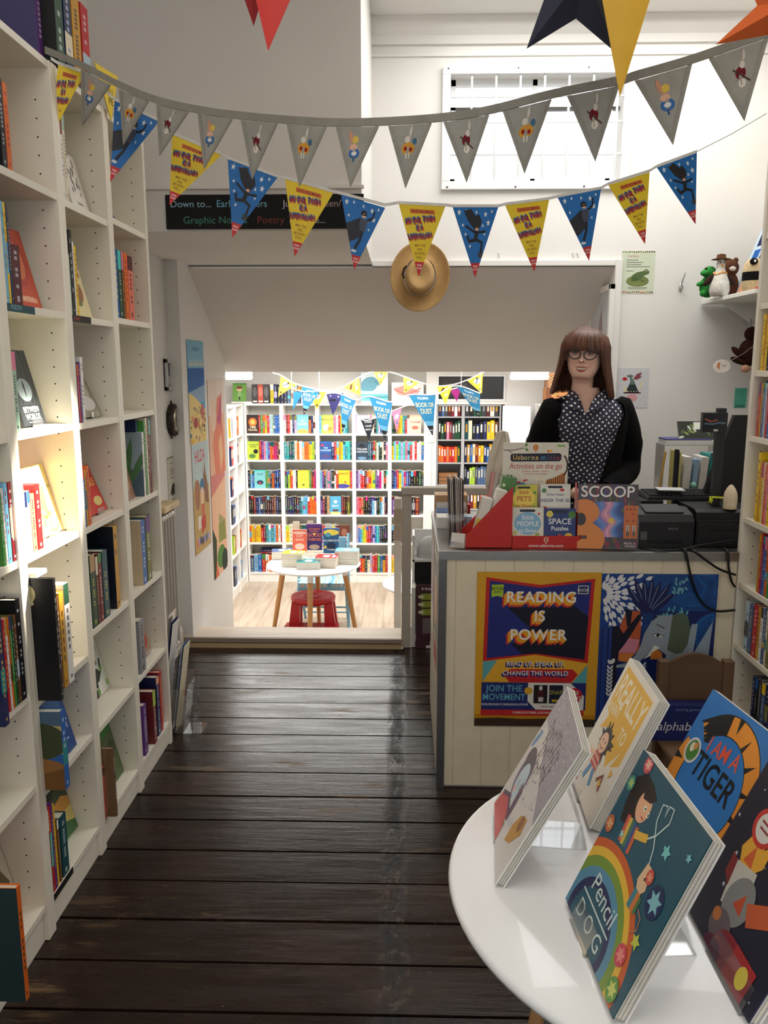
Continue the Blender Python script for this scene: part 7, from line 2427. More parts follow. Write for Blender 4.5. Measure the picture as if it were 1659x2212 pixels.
a = Art(-1); a.poly([(20, 20), (36, 16), (38, 30), (34, 50), (38, 66), (30, 70), (24, 52), (16, 66), (14, 40)], (206, 130, 90)).rect(48, 36, 84, 40, (150, 140, 130)).rect(52, 46, 80, 49, (150, 140, 130))
tg = tag(empty('swing_tag', m=T(*onY(1559, 791, 4.2)) @ RX(90)), 'round white swing tag hanging by the brown soft toy', 'tag')
mb = MB(); mb.lathe([(.042, 0), (.042, .001)], lin((232, 222, 214)), 28, sx=1.05, sy=.8)
a.on(mb, (-.034, .03, .0012), (.068, 0, 0), (0, .06, 0), (0, 0, 100, 90))
mb.build('card', 'paper', tg)
mb = MB(); mb.tube([(.03, .02, 0), (.10, .06, 0), (.15, .10, 0)], .001, lin((200, 190, 180)), n=5); mb.build('tag_string', 'fabric', tg)
b2 = tag(empty('hanging_toy', (1.80, 4.16, 1.37)), 'pale grey soft toy hanging under the brown one', 'soft toy')
mb = MB(); mb.lathe([(.016, 0), (.045, .02), (.04, .08), (.024, .13), (0, .14)], lin((196, 194, 192)), 18, m=RY(-18)); mb.build('body', 'plush', b2)
mb = MB(); mb.lathe([(.047, .012), (.03, -.004), (0, -.006)], lin((60, 58, 60)), 18, m=RY(-18)); mb.build('base', 'plush', b2)
mb = MB(); mb.tube([(-.03, 0, .13), (-.03, 0, .16), (.099, 0, .17)], .0015, lin((190, 190, 190)), n=5); mb.build('loop', 'fabric', b2)

# ================================================================== RAIL, LEAFLETS AND ODD THINGS BY THE STEP
rl_ = tag(empty('stair_rail', (.017, 4.38, 0)), 'painted grey-cream handrail and post at the top of the steps', 'handrail')
PC = lin((190, 180, 166))
mb = MB(); mb.box(-.026, .026, -.03, .03, 0, .87, PC); mb.build('post', 'matte', rl_, bevel=.003)
mb = MB(); mb.box(-.03, .66, -.035, .035, .87, .91, PC); mb.build('handrail', 'matte', rl_, bevel=.004)
mb = MB(); mb.box(.62, .66, -.03, .03, 0, .87, PC); mb.build('post', 'matte', rl_, bevel=.003)
lr = tag(empty('stair_post', (-.035, 5.30, BACK)), 'lower scuffed stair post beyond the step, beside the handrail', 'post')
mb = MB(); mb.box(-.026, .022, -.03, .03, 0, .70 - BACK, PC); mb.build('post', 'matte', lr, bevel=.003)
for z in (.42 - BACK, 1.30):
    mb = MB(); mb.box(-.03, .026, -.034, .034, z, z + .10, lin((176, 158, 134))); mb.build('collar', 'wood', lr, bevel=.002)
mb = MB(); mb.tube([(-.03, -.03, .52), (-.16, .3, .28)], .014, lin((206, 164, 110)), n=10); mb.build('lower_rail', 'woodx', lr)
# low unit behind the rail with cap, and books leaning on the floor
lu = tag(empty('low_shelf', (.052, 4.46, 0)), 'small white shelf unit behind the handrail post', 'shelf unit')
WL_ = lin((236, 234, 230))
for z in (.32, .47, .0):
    mb = MB(); mb.box(0, .40, 0, .2, z, z + .012, WL_); mb.build('shelf', 'shelfwhite', lu)
for x in (.0, .388):
    mb = MB(); mb.box(x, x + .012, 0, .2, .012, .62, WL_); mb.build('side_panel', 'shelfwhite', lu)
mb = MB(); mb.box(0, .4, .19, .2, .012, .62, WL_); mb.build('back_panel', 'shelfwhite', lu)
mb = MB(); mb.box(.014, .386, .02, .18, .333, .462, lin((18, 18, 20))); tag(mb.build('storage_box', 'black_plastic', loc=lu.location), 'plain black box on the middle of the low white shelf', 'box')
cp = tag(empty('sun_visor_cap', (.16, 4.558, .4825)), 'white and dark green visor cap on the low white shelf', 'cap')
mb = MB()
mb.lathe([(.085, 0), (.088, .03), (.075, .08), (.04, .11), (0, .118)], lin((214, 216, 214)), 24, sx=.95)
mb.build('crown', 'fabric', cp)
mb = MB(); mb.lathe([(.06, 0), (.06, .05), (.05, .066), (0, .07)], lin((30, 60, 52)), 20, m=T(.02, -.055, 0), sx=.9, sy=.5); mb.build('peak', 'fabric', cp)
a = Art(-1)
a.rect(0, 0, 100, 330, (66, 36, 42)).text('How to', 50, 26, 22, (220, 210, 206))
for k in range(3):
    a.rect(14, 44 + k * 40, 100, 76 + k * 40, (140, 150, 50)).ell(14, 60 + k * 40, 9, 9, (200, 200, 170), 10)
a.rect(18, 172, 100, 252, (110, 100, 100)).ell(60, 205, 18, 22, (50, 40, 40)).rect(40, 226, 90, 252, (60, 66, 80)).ell(44, 296, 6, 6, (220, 216, 210), 10).ell(44, 308, 6, 6, (220, 216, 210), 10).rect(28, 314, 62, 328, (220, 216, 210))
a.L = [[([(x / 100, y / 100 * 1.8 / 3.3) for x, y in p_], c_) for p_, c_ in lay] for lay in a.L]
book('large_book', T(.072, 4.352, .001) @ RZ(4) @ RX(-4) @ FACE, .02, .36, .2, 'maroon', 'maroon guide with lime green tabs leaning on the floor by the rail', 'book', cover=a, back=None)
book('large_book', T(.046, 4.36, .001) @ RZ(-1), .022, .345, .2, 'white', 'thick white book standing on the floor by the rail post', 'book')
# leaflet holder on the floor past the last bookcase
lh = tag(empty('leaflet_holder', (-.955, 3.24, 0)), 'clear floor-standing leaflet holder beside the last tall bookcase', 'leaflet holder')
mb = MB()
for k in range(3):
    y, z = .0 + k * .0, .0
    mb.box(-.10 + k * .055, -.098 + k * .055, 0, .11, 0, .52 - k * .15, (1, 1, 1), m=RY(8))
mb.box(-.10, .09, 0, .11, 0, .003, (1, 1, 1)); mb.box(-.10, .06, .108, .11, 0, .25, (1, 1, 1)); mb.box(-.10, .06, 0, .002, 0, .2, (1, 1, 1))
mb.build('holder', 'clear', lh)
for k, (x, h_, c_, n_) in enumerate(((-.09, .50, 'navy', 'navy leaflet at the back of the floor-standing clear holder'), (-.082, .49, 'white', 'white leaflet beside the navy one in the clear holder'), (-.032, .40, 'slate blue', 'blue leaflet in the middle pocket of the clear holder'), (-.025, .39, 'cream', 'cream leaflet in the middle pocket of the clear holder'))):
    tag(MB().box(0, .003, .008, .10, .004, h_, C(c_)).build('leaflet', 'paper', m=T(-.955 + x, 3.24, 0) @ RY(8)), n_, 'leaflet')

# ================================================================== LOWER ROOM: TABLE, STOOL, CHAIR, BUNTING
RT = (-.74, 6.50)
t2 = tag(empty('round_table', (RT[0], RT[1], BACK)), 'white round table with wooden legs piled with books in the lower room', 'table')
hT = -.04 - BACK
mb = MB(); mb.lathe([(0, hT - .02), (.37, hT - .02), (.385, hT - .012), (.388, hT - .004), (.382, hT), (0, hT)], lin((244, 244, 244)), 64)
mb.build('table_top', 'table', t2)
for k in range(4):
    an = R(-90 + 90 * k)
    c_, s_ = math.cos(an), math.sin(an)
    lg = MB(); lg.tube([(.262 * c_, .262 * s_, hT - .10), (.37 * c_, .37 * s_, 0)], [.024, .015], lin((196, 146, 92)), n=14)
    lo = lg.build('leg', 'wood', t2)
    lg = MB(); lg.tube([(.24 * c_, .24 * s_, hT - .02), (.262 * c_, .262 * s_, hT - .10)], [.025, .0245], lin((236, 232, 226)), n=14)
    lg.build('socket', 'plastic', lo)
RZt = -.04 + .0006


def stack(u, v, w_, d_, n, cols, lab, rz=0, dz=0.0, t=.022):
    p = onZ(u, v, RZt)
    for k in range(n):
        m = T(p.x - w_ / 2, p.y, RZt + dz + k * (t + .0004)) @ RZ(rz + rk.uniform(-2, 2)) @ T(0, 0, t) @ RY(90) @ T(0, 0, 0)
        # spine away from the viewer, pages towards the front
        m = T(p.x + w_ / 2, p.y + d_, RZt + dz + k * (t + .0004)) @ RZ(180 + rz + rk.uniform(-2, 2)) @ T(0, 0, t) @ RY(90)
        a = Art(); a.rect(0, 0, 1, w_ / d_, cols[k % len(cols)]).ell(.5, w_ / d_ * .5, .3, .25, 'white', 12).rect(.2, .1, .8, .3, 'pale blue')
        ends = 'topmost of' if k == n - 1 else (ORD[n - 1 - k] + ' down in')
        book('stacked_book', m, t, w_, d_, cols[k % len(cols)], f'book {ends} the {lab} on the lower-room table', 'book', 'books stacked on the lower-room table', back=a, parts=False, hard=False)


stack(605, 1208, .17, .13, 3, ['lilac', 'white', 'slate blue'], 'lilac-topped stack', 8)
stack(634, 1226, .17, .13, 5, ['white', 'cream', 'white', 'cream', 'yellow'], 'yellow-topped stack', -6)
stack(664, 1230, .19, .13, 4, ['white', 'sky blue', 'white', 'teal'], 'teal-topped stack', 2, t=.014)
stack(706, 1228, .17, .13, 4, ['white', 'salmon', 'white', 'red'], 'red and blue topped stack', -8, t=.021)
stack(750, 1220, .19, .13, 5, ['white', 'light blue', 'white', 'white', 'light blue'], 'pale blue topped stack', -4)
stack(679, 1200, .15, .15, 4, ['purple', 'navy', 'black', 'purple'], 'dark stack under the purple cover', 0, t=.026)


def stand_up(u0, v0, u1, v1, Y, col, art, lab, dz=0.0):
    p, q = onY(u0, v0, Y), onY(u1, v1, Y)
    book('paperback', T(p.x, Y + .02, q.z) @ RX(-6) @ FACE, .018, p.z - q.z, q.x - p.x, col, lab, 'book', cover=art, parts=False, hard=False)


a = cover_art((232, 110, 90), [('CAT', 1.0, .24), ('KING', .74, .24)], (250, 226, 214), [(.5, .35, .34, .22, (250, 214, 200)), (.5, 1.3, .5, .1, (240, 200, 190))])
stand_up(631, 1145, 663, 1192, 6.62, 'salmon', a, 'salmon pink cover stood up among the stacks on the lower-room table')
a = cover_art((58, 46, 110), [('GOOD', .86, .3), ('THIEVES', .6, .24), ('KATHERINE', 1.30, .14), ('RUNDELL', 1.16, .14)], (240, 130, 80), [(.5, .2, .34, .16, (180, 160, 140)), (.5, 1.02, .1, .08, (240, 200, 90))])
stand_up(661, 1133, 696, 1189, 6.64, 'purple', a, 'deep purple cover with orange lettering on the dark stack')
a = cover_art((40, 96, 140), [('MALAMANDER', .78, .17), ('THOMAS', .2, .13)], (236, 236, 226), [(.5, 1.36, .5, .2, (244, 222, 90)), (.3, 1.2, .2, .14, (90, 170, 190)), (.5, .5, .3, .24, (24, 50, 84)), (.12, .4, .1, .1, (230, 200, 90))])
stand_up(698, 1142, 732, 1196, 6.60, 'blue', a, 'blue and yellow sea cover stood up on the lower-room table')
for u, v0, v1, wpx, Y in ((640, 1126, 1150, 15, 6.72), (670.5, 1125, 1140, 13, 6.72), (708.5, 1131, 1146, 13, 6.70)):
    p, q = onY(u - wpx / 2, v0, Y), onY(u + wpx / 2, v1, Y)
    tag(MB().box(p.x, q.x, Y, Y + .002, RZt, p.z, lin((240, 234, 214))).build('price_card', 'paper'), {640: 'cream card sticking up behind the salmon cover', 670.5: 'cream card sticking up behind the purple cover', 708.5: 'cream card sticking up behind the blue and yellow cover'}[u], 'card')
# red step stool
ss = tag(empty('step_stool', (-.76, 6.60, BACK)), 'red plastic two-step stool under the lower-room table', 'stool')
RS = lin((176, 34, 40))
zt = .43
mb = MB(); mb.lathe([(0, zt - .006), (.05, zt - .004), (.05, zt), (.09, zt), (.09, zt - .004), (.13, zt - .004), (.135, zt), (.165, zt), (.172, zt - .012), (.168, zt - .05), (.155, zt - .05), (.15, zt - .02), (0, zt - .02)], RS, 40, sx=1.1)
mb.build('top_step', 'plastic', ss)
for sx in (-1, 1):
    for sy in (-1, 1):
        mb = MB(); mb.prism([(sx * .10, sy * .05, zt - .04), (sx * .17, sy * .05, zt - .04), (sx * .22, sy * .05, 0), (sx * .11, sy * .05, 0)], (0, sy * .06, 0), RS)
        mb.build('leg', 'plastic', ss, bevel=.004)
mb = MB(); mb.prism([(-.24, -.28, .17), (.24, -.28, .17), (.22, -.04, .17), (-.22, -.04, .17)], (0, 0, .03), RS)
mb.build('lower_step', 'plastic', ss, bevel=.006)
for sx in (-1, 1):
    mb = MB(); mb.prism([(sx * .17, -.27, .17), (sx * .235, -.27, .17), (sx * .25, -.27, 0), (sx * .18, -.27, 0)], (0, .05, 0), RS)
    mb.build('leg', 'plastic', ss, bevel=.004)
# blue folding chair
fc = tag(empty('folding_chair', (-.72, 7.09, BACK)), 'pale blue metal folding chair with a marbled cushion behind the red stool', 'chair')
BL = lin((110, 160, 184))
for sx in (-1, 1):
    mb = MB(); mb.tube([(sx * .235, -.16, 0), (sx * .225, .02, .45), (sx * .215, .16, .83)], .012, BL, n=10); mb.build('frame_tube', 'plastic', fc)
    mb = MB(); mb.tube([(sx * .20, .24, 0), (sx * .205, -.10, .46)], .012, BL, n=10); mb.build('leg', 'plastic', fc)
    mb = MB(); mb.ball((sx * .235, -.16, .012), .016, .016, .014, lin((20, 20, 22)), 10, 6); mb.build('rubber_foot', 'plastic', fc)
for z, y in ((.2, -.08), (.06, .22)):
    mb = MB(); mb.tube([(-.21, y, z), (.21, y, z)], .008, BL, n=8); mb.build('cross_bar', 'plastic', fc)
mb = MB(); mb.box(-.2, .2, .135, .15, .62, .80, BL); mb.build('backrest', 'plastic', fc, bevel=.006)
mb = MB(); mb.box(-.215, .215, -.2, .18, .385, .41, BL); mb.build('seat', 'plastic', fc, bevel=.008)
mb = MB(); mb.box(-.205, .205, -.195, .175, .411, .45, lin((150, 190, 206)))
a = Art()
for k in range(9):
    a.line([(.02 + .045 * k, .0), (.05 + .04 * k, .08), (.0 + .05 * k, .18), (.06 + .036 * k, .28), (.03 + .045 * k, .37)], .014, [(214, 190, 160), (230, 226, 220), (90, 150, 190), (196, 160, 120)][k % 4])
a.put(mb, (-.205, -.195, .45), (1, 0, 0), (0, 1, 0), e=1e-4)
a2 = Art()
for k in range(8):
    a2.poly(leaf(.02 + .05 * k, .002, .05, .016, 40 + 20 * (k % 3)), [(214, 190, 160), (230, 226, 220), (90, 150, 190)][k % 3])
a2.put(mb, (-.205, -.195, .411), (1, 0, 0), (0, 0, 1), e=1e-4)
mb.build('cushion', 'fabric', fc)
# table with stacked books to the side (seen past the post)
sd = tag(empty('side_table', (.17, 6.3, BACK)), 'white side table with a stack of hardbacks, seen past the handrail post', 'table')
mb = MB(); mb.lathe([(0, .60), (.33, .60), (.34, .612), (.33, .624), (0, .624)], lin((242, 242, 242)), 40); mb.build('table_top', 'table', sd)
mb = MB(); mb.tube([(0, 0, .6), (0, 0, .02)], .02, lin((236, 232, 226)), n=12); mb.lathe([(.18, 0), (.18, .012), (0, .02)], lin((236, 232, 226)), 24); mb.build('pedestal', 'plastic', sd)
zb = BACK + .6246
for k in range(4):
    book('hardback', T(.27, 6.24 , zb + k * .0275) @ RZ(180) @ T(0, 0, .027) @ RY(90), .027, .19, .14, ['navy', 'dark red', 'black', 'lilac'][k], f'hardback {["at the foot of", "second up in", "third up in", "topmost of"][k]} the stack on the white side table', 'book', 'hardbacks on the side table', parts=False)
a = cover_art((70, 206, 190), [('Not', .86, .2), ('MY', .62, .28), ('Fault', .36, .2)], (40, 90, 110), [(.5, 1.2, .2, .16, (90, 80, 120)), (.5, 1.02, .1, .08, (240, 210, 90)), (.5, .62, .26, .1, (250, 220, 90))], 1.6)
book('hardback', T(.095, 6.31, zb + .1105) @ RX(-5) @ FACE, .02, .21, .13, 'turquoise', 'turquoise cover stood on the side-table stack', 'book', cover=a, parts=False)
# tube lights
for (x0, x1, lab) in ((-1.76, -1.484, 'fluorescent tube light over the corner of the lower room'), (1.03, 1.40, 'fluorescent tube light above the wicker hamper')):
    tl_ = tag(empty('tube_light', (x0, 8.0, 1.44)), lab, 'ceiling light')
    mb = MB(); mb.box(0, x1 - x0, -.03, .03, .05, .10, lin((200, 202, 204))); mb.box(.05, x1 - x0 - .05, -.02, .02, .10, .179, lin((200, 202, 204))); mb.build('housing', 'plastic', tl_, bevel=.004)
    mb = MB(); mb.tube([(.0, 0, .022), (.012, 0, .022), (x1 - x0 - .012, 0, .022), (x1 - x0, 0, .022)], [.016, .027, .027, .016], (1, 1, 1), n=16); mb.build('tube', 'tube', tl_)
# dark interior window above the recess
iw = tag(empty('interior_window', (.345, 8.60, 1.205)), 'dark interior window above the grey shelves', 'window')
mb = MB()
for x0, x1, z0, z1 in ((0, .715, 0, .02), (0, .715, .255, .273), (0, .018, .02, .255), (.697, .715, .02, .255)):
    mb.box(x0, x1, -.012, .02, z0, z1, lin((226, 226, 226)))
mb.build('frame', 'shelfwhite', iw)
mb = MB(); mb.box(.018, .697, .03, .034, .02, .255, lin((44, 42, 44))); a = Art(); a.rect(.05, .05, .3, .16, (70, 68, 68)).rect(.42, .02, .44, .2, (90, 88, 88)).rect(.3, .05, .36, .1, (20, 20, 22))
a.put(mb, (.018, .03, .02), (1, 0, 0), (0, 0, 1)); mb.build('dark_pane', 'gloss', iw)
# open white cupboard door, side bookcase with hamper and suitcase
dr = tag(empty('cupboard_door', m=T(1.045, 8.585, .36) @ RZ(-38)), 'plain white cupboard door standing open beside the grey shelves', 'door')
MB().box(0, .33, -.02, 0, 0, .80, lin((240, 240, 240))).build('panel', 'shelfwhite', dr, bevel=.002)
MB().tube([(.30, -.02, .4), (.30, -.045, .41), (.30, -.045, .47), (.30, -.02, .48)], .005, lin((180, 180, 180)), n=8).build('handle', 'metal', dr)
MSB = T(1.36, 8.50, BACK) @ RZ(-90)
bookcase('bookcase', MSB, .80, 1.19 - BACK, .28, [.109, .441, .753, 1.037, 1.347, 1.629], 'white bookcase side-on behind the woman, a wicker hamper on its roof', col=(246, 244, 240), holes=False, t=.02)
for j, c_ in enumerate(('olive', 'slate blue', 'dark grey', 'tan', 'brown')):
    book('paperback', MSB @ T(.05 + j * .03, .02, 1.629 + .0006), .027, .19, .12, c_, f'{c_} spine, {ORD[j]} from the wall, top shelf of the side-on bookcase', 'book', spine=spine_art(.027, .19, c_, rk), parts=False, hard=False)
hm = tag(empty('wicker_hamper', (1.40, 8.0, 1.1905 + .165)), 'brown wicker hamper stacked on the leather suitcase', 'hamper')
mb = MB()
mb.box(0, .30, 0, .24, 0, .12, lin((150, 104, 66))); mb.box(-.006, .306, -.006, .246, .12, .145, lin((166, 118, 76)))
a = Art()
lay = []
for r_ in range(8):
    for c2 in range(18):
        lay.append(([(.004 + c2 * .0165, .003 + r_ * .0145), (.016 + c2 * .0165, .003 + r_ * .0145), (.016 + c2 * .0165, .012 + r_ * .0145), (.004 + c2 * .0165, .012 + r_ * .0145)], (206, 164, 116) if (r_ + c2) % 2 else (120, 80, 50)))
a.many(lay).put(mb, (0, 0, 0), (1, 0, 0), (0, 0, 1), e=3e-4)
mb.build('body', 'wood', hm)
sc_ = tag(empty('leather_suitcase', (1.39, 7.98, 1.1905)), 'old tan leather suitcase with dark corners on the side-on bookcase', 'suitcase')
mb = MB(); mb.box(0, .32, 0, .26, 0, .16, lin((166, 112, 66))); mb.build('body', 'matte', sc_, bevel=.01)
for x in (0, .28):
    mb = MB(); mb.box(x - .003, x + .043, -.003, .05, -.0002, .163, lin((104, 60, 36))); mb.build('corner', 'matte', sc_, bevel=.006)
mb = MB(); mb.tube([(.1, -.004, .09), (.11, -.03, .08), (.2, -.03, .08), (.21, -.004, .09)], .007, lin((90, 54, 34)), n=8); mb.build('handle', 'matte', sc_)
for x in (.07, .23):
    mb = MB(); mb.box(x, x + .02, -.005, 0, .09, .12, lin((200, 170, 100))); mb.build('clasp', 'metal', sc_)
# light switches on the pier
sw = tag(empty('light_switch', (.288, 8.598, .81)), 'white double light switch on the pier between the shelves', 'light switch')
for z in (0, .085):
    mb = MB(); mb.box(-.034, .034, -.012, 0, z - .04, z + .04, lin((232, 230, 226))); o_ = mb.build('plate', 'plastic', sw, bevel=.002)
    MB().box(-.016, -.004, -.016, -.012, z - .01, z + .01, lin((214, 212, 208))).build('rocker', 'plastic', o_)
mb = MB(); mb.box(-.006, .006, -.008, 0, -.6, -.05, lin((232, 230, 226))); mb.box(-.006, .006, -.008, 0, .13, .35, lin((232, 230, 226))); mb.build('conduit', 'plastic', sw)
mb = MB(); mb.box(0, .2, 0, .16, 0, .12, lin((150, 104, 66))); mb.box(-.002, .202, -.002, 0, .035, .04, lin((90, 60, 40))); mb.box(-.002, .202, -.002, 0, .078, .083, lin((90, 60, 40)))
tag(mb.build('wooden_crate', 'woodx', m=MG1 @ T(.03, .03, SG[3] + .001)), 'small wooden crate on the lower grey shelf by the switches', 'crate')

# things on top of the back bookcases
ZB = 1.1765
a = Art()
for k, c_ in enumerate(((60, 58, 60), (196, 84, 66), (70, 66, 68))):
    a.rect(.02 + k * .33, .02, .32 + k * .33, .98, c_).ell(.17 + k * .33, .6, .12, .26, tuple(min(255, x + 40) for x in c_)).rect(.05 + k * .33, .06, .29 + k * .33, .14, (220, 216, 210))
mb = MB(); mb.box(0, .185, 0, .03, 0, .2, lin((36, 34, 36))); a.put(mb, (0, -.0002, 0), (.185, 0, 0), (0, 0, .2))
tag(mb.build('box_set', 'print', loc=(onY(544, 850, 8.66).x, 8.66, ZB)), 'dark box set with three portrait panels on the back bookcase roof', 'books')
a = cover_art((110, 160, 70), [], 'black', [(.5, .9, .2, .2, (226, 190, 150)), (.5, 1.0, .22, .12, (120, 70, 40)), (.5, .5, .12, .26, (150, 180, 120)), (.5, .2, .06, .14, (40, 50, 40))], 1.2)
book('picture_book', T(onY(502, 850, 8.7).x, 8.72, ZB + .02) @ RX(-6) @ FACE, .012, .19, .145, 'green', 'green picture book with a child stood in the corner of the back bookcases', 'book', cover=a, parts=False)
tag(MB().box(0, .22, 0, .14, 0, .018, lin((236, 234, 230))).build('riser_block', 'shelfwhite', loc=(onY(500, 860, 8.66).x, 8.64, ZB)), 'low white riser under the green picture book', 'riser')
x = onY(585, 850, 8.68).x
for j, (c_, h_) in enumerate((('yellow', .2), ('navy', .2), ('black', .19), ('navy', .195), ('dark grey', .17), ('slate blue', .17), ('cream', .17), ('tan', .185), ('navy', .17), ('pale blue', .18))):
    book('paperback', T(x + j * .036, 8.66, ZB), .032, h_, .13, c_, f'{c_} spine, {ORD[j]} from the box set, on the back bookcase roof', 'book', spine=spine_art(.032, h_, c_, rk), parts=False)
a = Art(-1); a.rect(0, 0, 100, 100, (226, 240, 244)).ell(30, 40, 34, 24, (110, 170, 190), rot=-20).poly([(50, 30), (80, 6), (86, 20), (66, 44)], (90, 150, 176)).rect(0, 70, 100, 92, (120, 200, 206)).rect(0, 60, 100, 66, (190, 226, 230))
for k in range(12):
    a.ell(8 + k * 8, 80, 3, 3, (70, 130, 150), 8)
sheet('whale_print', (onY(780, 806, 8.7).x, 8.7, onY(780, 804, 8.7).z), (onY(838, 806, 8.7).x - onY(780, 806, 8.7).x, 0, 0), (0, 0, onY(780, 804, 8.7).z - ZB), a, (0, 0, 100, 100), (226, 240, 244), 'pale turquoise sea print propped on the back bookcase roof', 'picture', t=.006)
x0 = onY(846, 820, 8.7).x
a = Art(-1); a.rect(0, 0, 100, 70, (240, 236, 234)).poly([(5, 20), (40, 10), (90, 30), (60, 50), (20, 40)], (226, 160, 150)).line([(10, 25), (50, 40), (90, 20)], 4, (210, 120, 110))
sheet('card_print', (x0, 8.7, ZB + .22), (.34, 0, 0), (0, 0, .22), a, (0, 0, 100, 70), (240, 236, 234), 'white print with a faint red sketch on the back bookcase roof', 'picture', t=.006)

# paper bunting across the lower room
BYY = 7.45


def far_bunting(Y, pts, flags, label, n_):
    p0 = onY(*pts[0], Y)
    o = tag(empty('paper_bunting', p0), label, 'bunting', 'paper buntings in the lower room')
    P_ = smooth_path([onY(u, v, Y) - p0 for u, v in pts], 4)
    mb = MB(); mb.tube(P_, .0055, lin((236, 234, 230)), n=6); mb.build('tape', 'fabric', o)
    for (u0, v0, u1, v1, u2, v2, c_, art) in flags:
        TL, TR, TIP = (onY(u, v, Y) - p0 for u, v in ((u0, v0), (u1, v1), (u2, v2)))
        mb = pennant(TL, TR, TIP, C(c_), art, Vector((0, -1, 0)), 0.0, rows=4)
        mb.build('flag', 'print', o)
    # tied up to the ceiling
    for q in (P_[0], P_[-1]):
        MB().tube([q, Vector((q.x, q.y, 1.62 - p0.z))], .003, lin((236, 234, 230)), n=5).build('tie', 'fabric', o)


def choc():
    return Art().ell(0, .72, .18, .16, (206, 206, 200)).line([(-.1, .6), (.1, .84)], .04, (40, 40, 44)).ell(.06, .86, .06, .05, (40, 30, 30)).rect(-.06, .2, .06, .3, (90, 70, 30))


def bar():
    return Art().poly([(-.3, .66), (-.1, .9), (.0, .84), (-.18, .6)], (90, 50, 36)).poly([(0, .7), (.26, .9), (.34, .82), (.08, .62)], (240, 214, 110)).poly([(-.05, .5), (.14, .62), (.16, .5), (.0, .4)], (236, 206, 180))


def dust():
    return Art().text('PULLMAN', 0, .88, .09, (214, 226, 232)).text('BOOK OF', .0, .70, .15, (206, 190, 150)).text('DUST', .0, .54, .17, (206, 190, 150)).poly([(-.17, .36), (.17, .36), (.12, .24), (-.12, .24)], (90, 150, 180)).poly([(-.125, .25), (.125, .25), (0, 0)], (24, 26, 30)).ell(-.02, .14, .012, .02, (236, 236, 236), 8).ell(.03, .14, .012, .02, (236, 236, 236), 8)


Y1 = (232, 202, 60)
TB = (40, 116, 156)
far_bunting(7.45, [(590, 806), (607, 811), (641, 830), (706, 844), (741, 836), (776, 815), (806, 803), (838, 803), (872, 813), (907, 826), (942, 834), (978, 831), (1009, 821), (1046, 803)],
            [(607, 812, 641, 831, 601, 856, Y1, choc()), (667, 843, 706, 844, 684, 886, Y1, choc()), (741, 836, 775, 814, 779, 855, Y1, bar()), (806, 802, 838, 803, 822, 833, Y1, choc()), (871, 813, 907, 826, 873, 850, Y1, choc()), (942, 834, 978, 831, 963, 874, Y1, bar()), (1009, 822, 1043, 804, 1041, 850, Y1, choc())], 'yellow chocolate-bar paper bunting strung under the lower-room ceiling', 7)
far_bunting(7.3, [(630, 838), (655, 846), (690, 845), (735, 851), (768, 864), (797, 856), (848, 869), (882, 853), (941, 852), (985, 833), (1037, 850)],
            [(634, 845, 655, 848, 633, 886, TB, None), (652, 835, 691, 845, 656, 897, TB, dust()), (735, 851, 769, 865, 739, 936, TB, dust()), (797, 857, 848, 869, 832, 952, TB, dust()), (882, 852, 941, 852, 935, 942, TB, dust()), (985, 833, 1037, 850, 1036, 902, TB, dust())], 'blue and teal paper bunting with dark tips strung across the lower room', 6)
far_bunting(7.6, [(690, 846), (705, 851), (743, 849), (779, 905), (811, 903), (846, 889), (868, 880), (973, 842), (996, 837)],
            [(705, 851, 743, 849, 719, 897, (46, 44, 96), Art().ell(-.1, .7, .2, .06, (20, 20, 34)).star(.2, .85, .06, (220, 220, 230)).star(-.25, .9, .05, (220, 220, 230))), (779, 906, 811, 904, 797, 952, (30, 32, 42), Art().text('A PLACE', 0, .82, .13, (226, 226, 226)).text('CALLED', 0, .64, .12, (226, 226, 226)).text('PERFECT', 0, .48, .1, (226, 226, 226))), (846, 890, 868, 880, 857, 935, (206, 120, 150), Art().ell(0, .7, .2, .1, (236, 206, 206)).ell(.02, .44, .1, .06, (90, 120, 150))), (973, 843, 996, 838, 987, 868, (170, 44, 130), None)], 'mixed dark and pink paper bunting hanging lowest across the lower room', 4)

# ================================================================== WOMAN BEHIND THE COUNTER
PO = Vector((.845, 3.80, 0))
person = tag(empty('person', PO), 'woman in glasses with a brown bob, spotted blouse and black cardigan, smiling behind the counter', 'person')


def lerp_tab(tab, z):
    for (z0, *a), (z1, *b) in zip(tab, tab[1:]):
        if z <= z1:
            t = max(0.0, min(1.0, (z - z0) / (z1 - z0)))
            t = t * t * (3 - 2 * t) * .4 + t * .6
            return [p + (q - p) * t for p, q in zip(a, b)]
    return list(tab[-1][1:])


def g(x, s):
    return math.exp(-.5 * (x / s) ** 2)


CHIN = 1.507
HC = Vector((-.032, -.038, CHIN))          # chin level origin of the head, relative to the feet
HM = T(*HC) @ RZ(-19) @ RY(3.5) @ RX(2)
# z above the chin: front y, back y, half width
HT = [(-.11, .0, .045, .040), (-.085, -.018, .058, .050), (-.06, -.018, .060, .048), (-.03, -.020, .060, .047), (-.012, -.030, .058, .048), (-.002, -.058, .058, .048), (.006, -.077, .058, .050), (.018, -.081, .062, .057), (.035, -.0815, .070, .0655), (.055, -.081, .078, .0715), (.075, -.080, .085, .0745), (.10, -.081, .092, .076), (.125, -.084, .096, .077), (.15, -.083, .095, .076), (.175, -.073, .086, .068), (.195, -.052, .066, .050), (.208, -.028, .042, .032), (.2155, .002, .012, .006)]
SK = (240, 196, 176)
NH, NT = 230, 240


def mouth_z(x):
    return .0405 + 7.5 * x * x


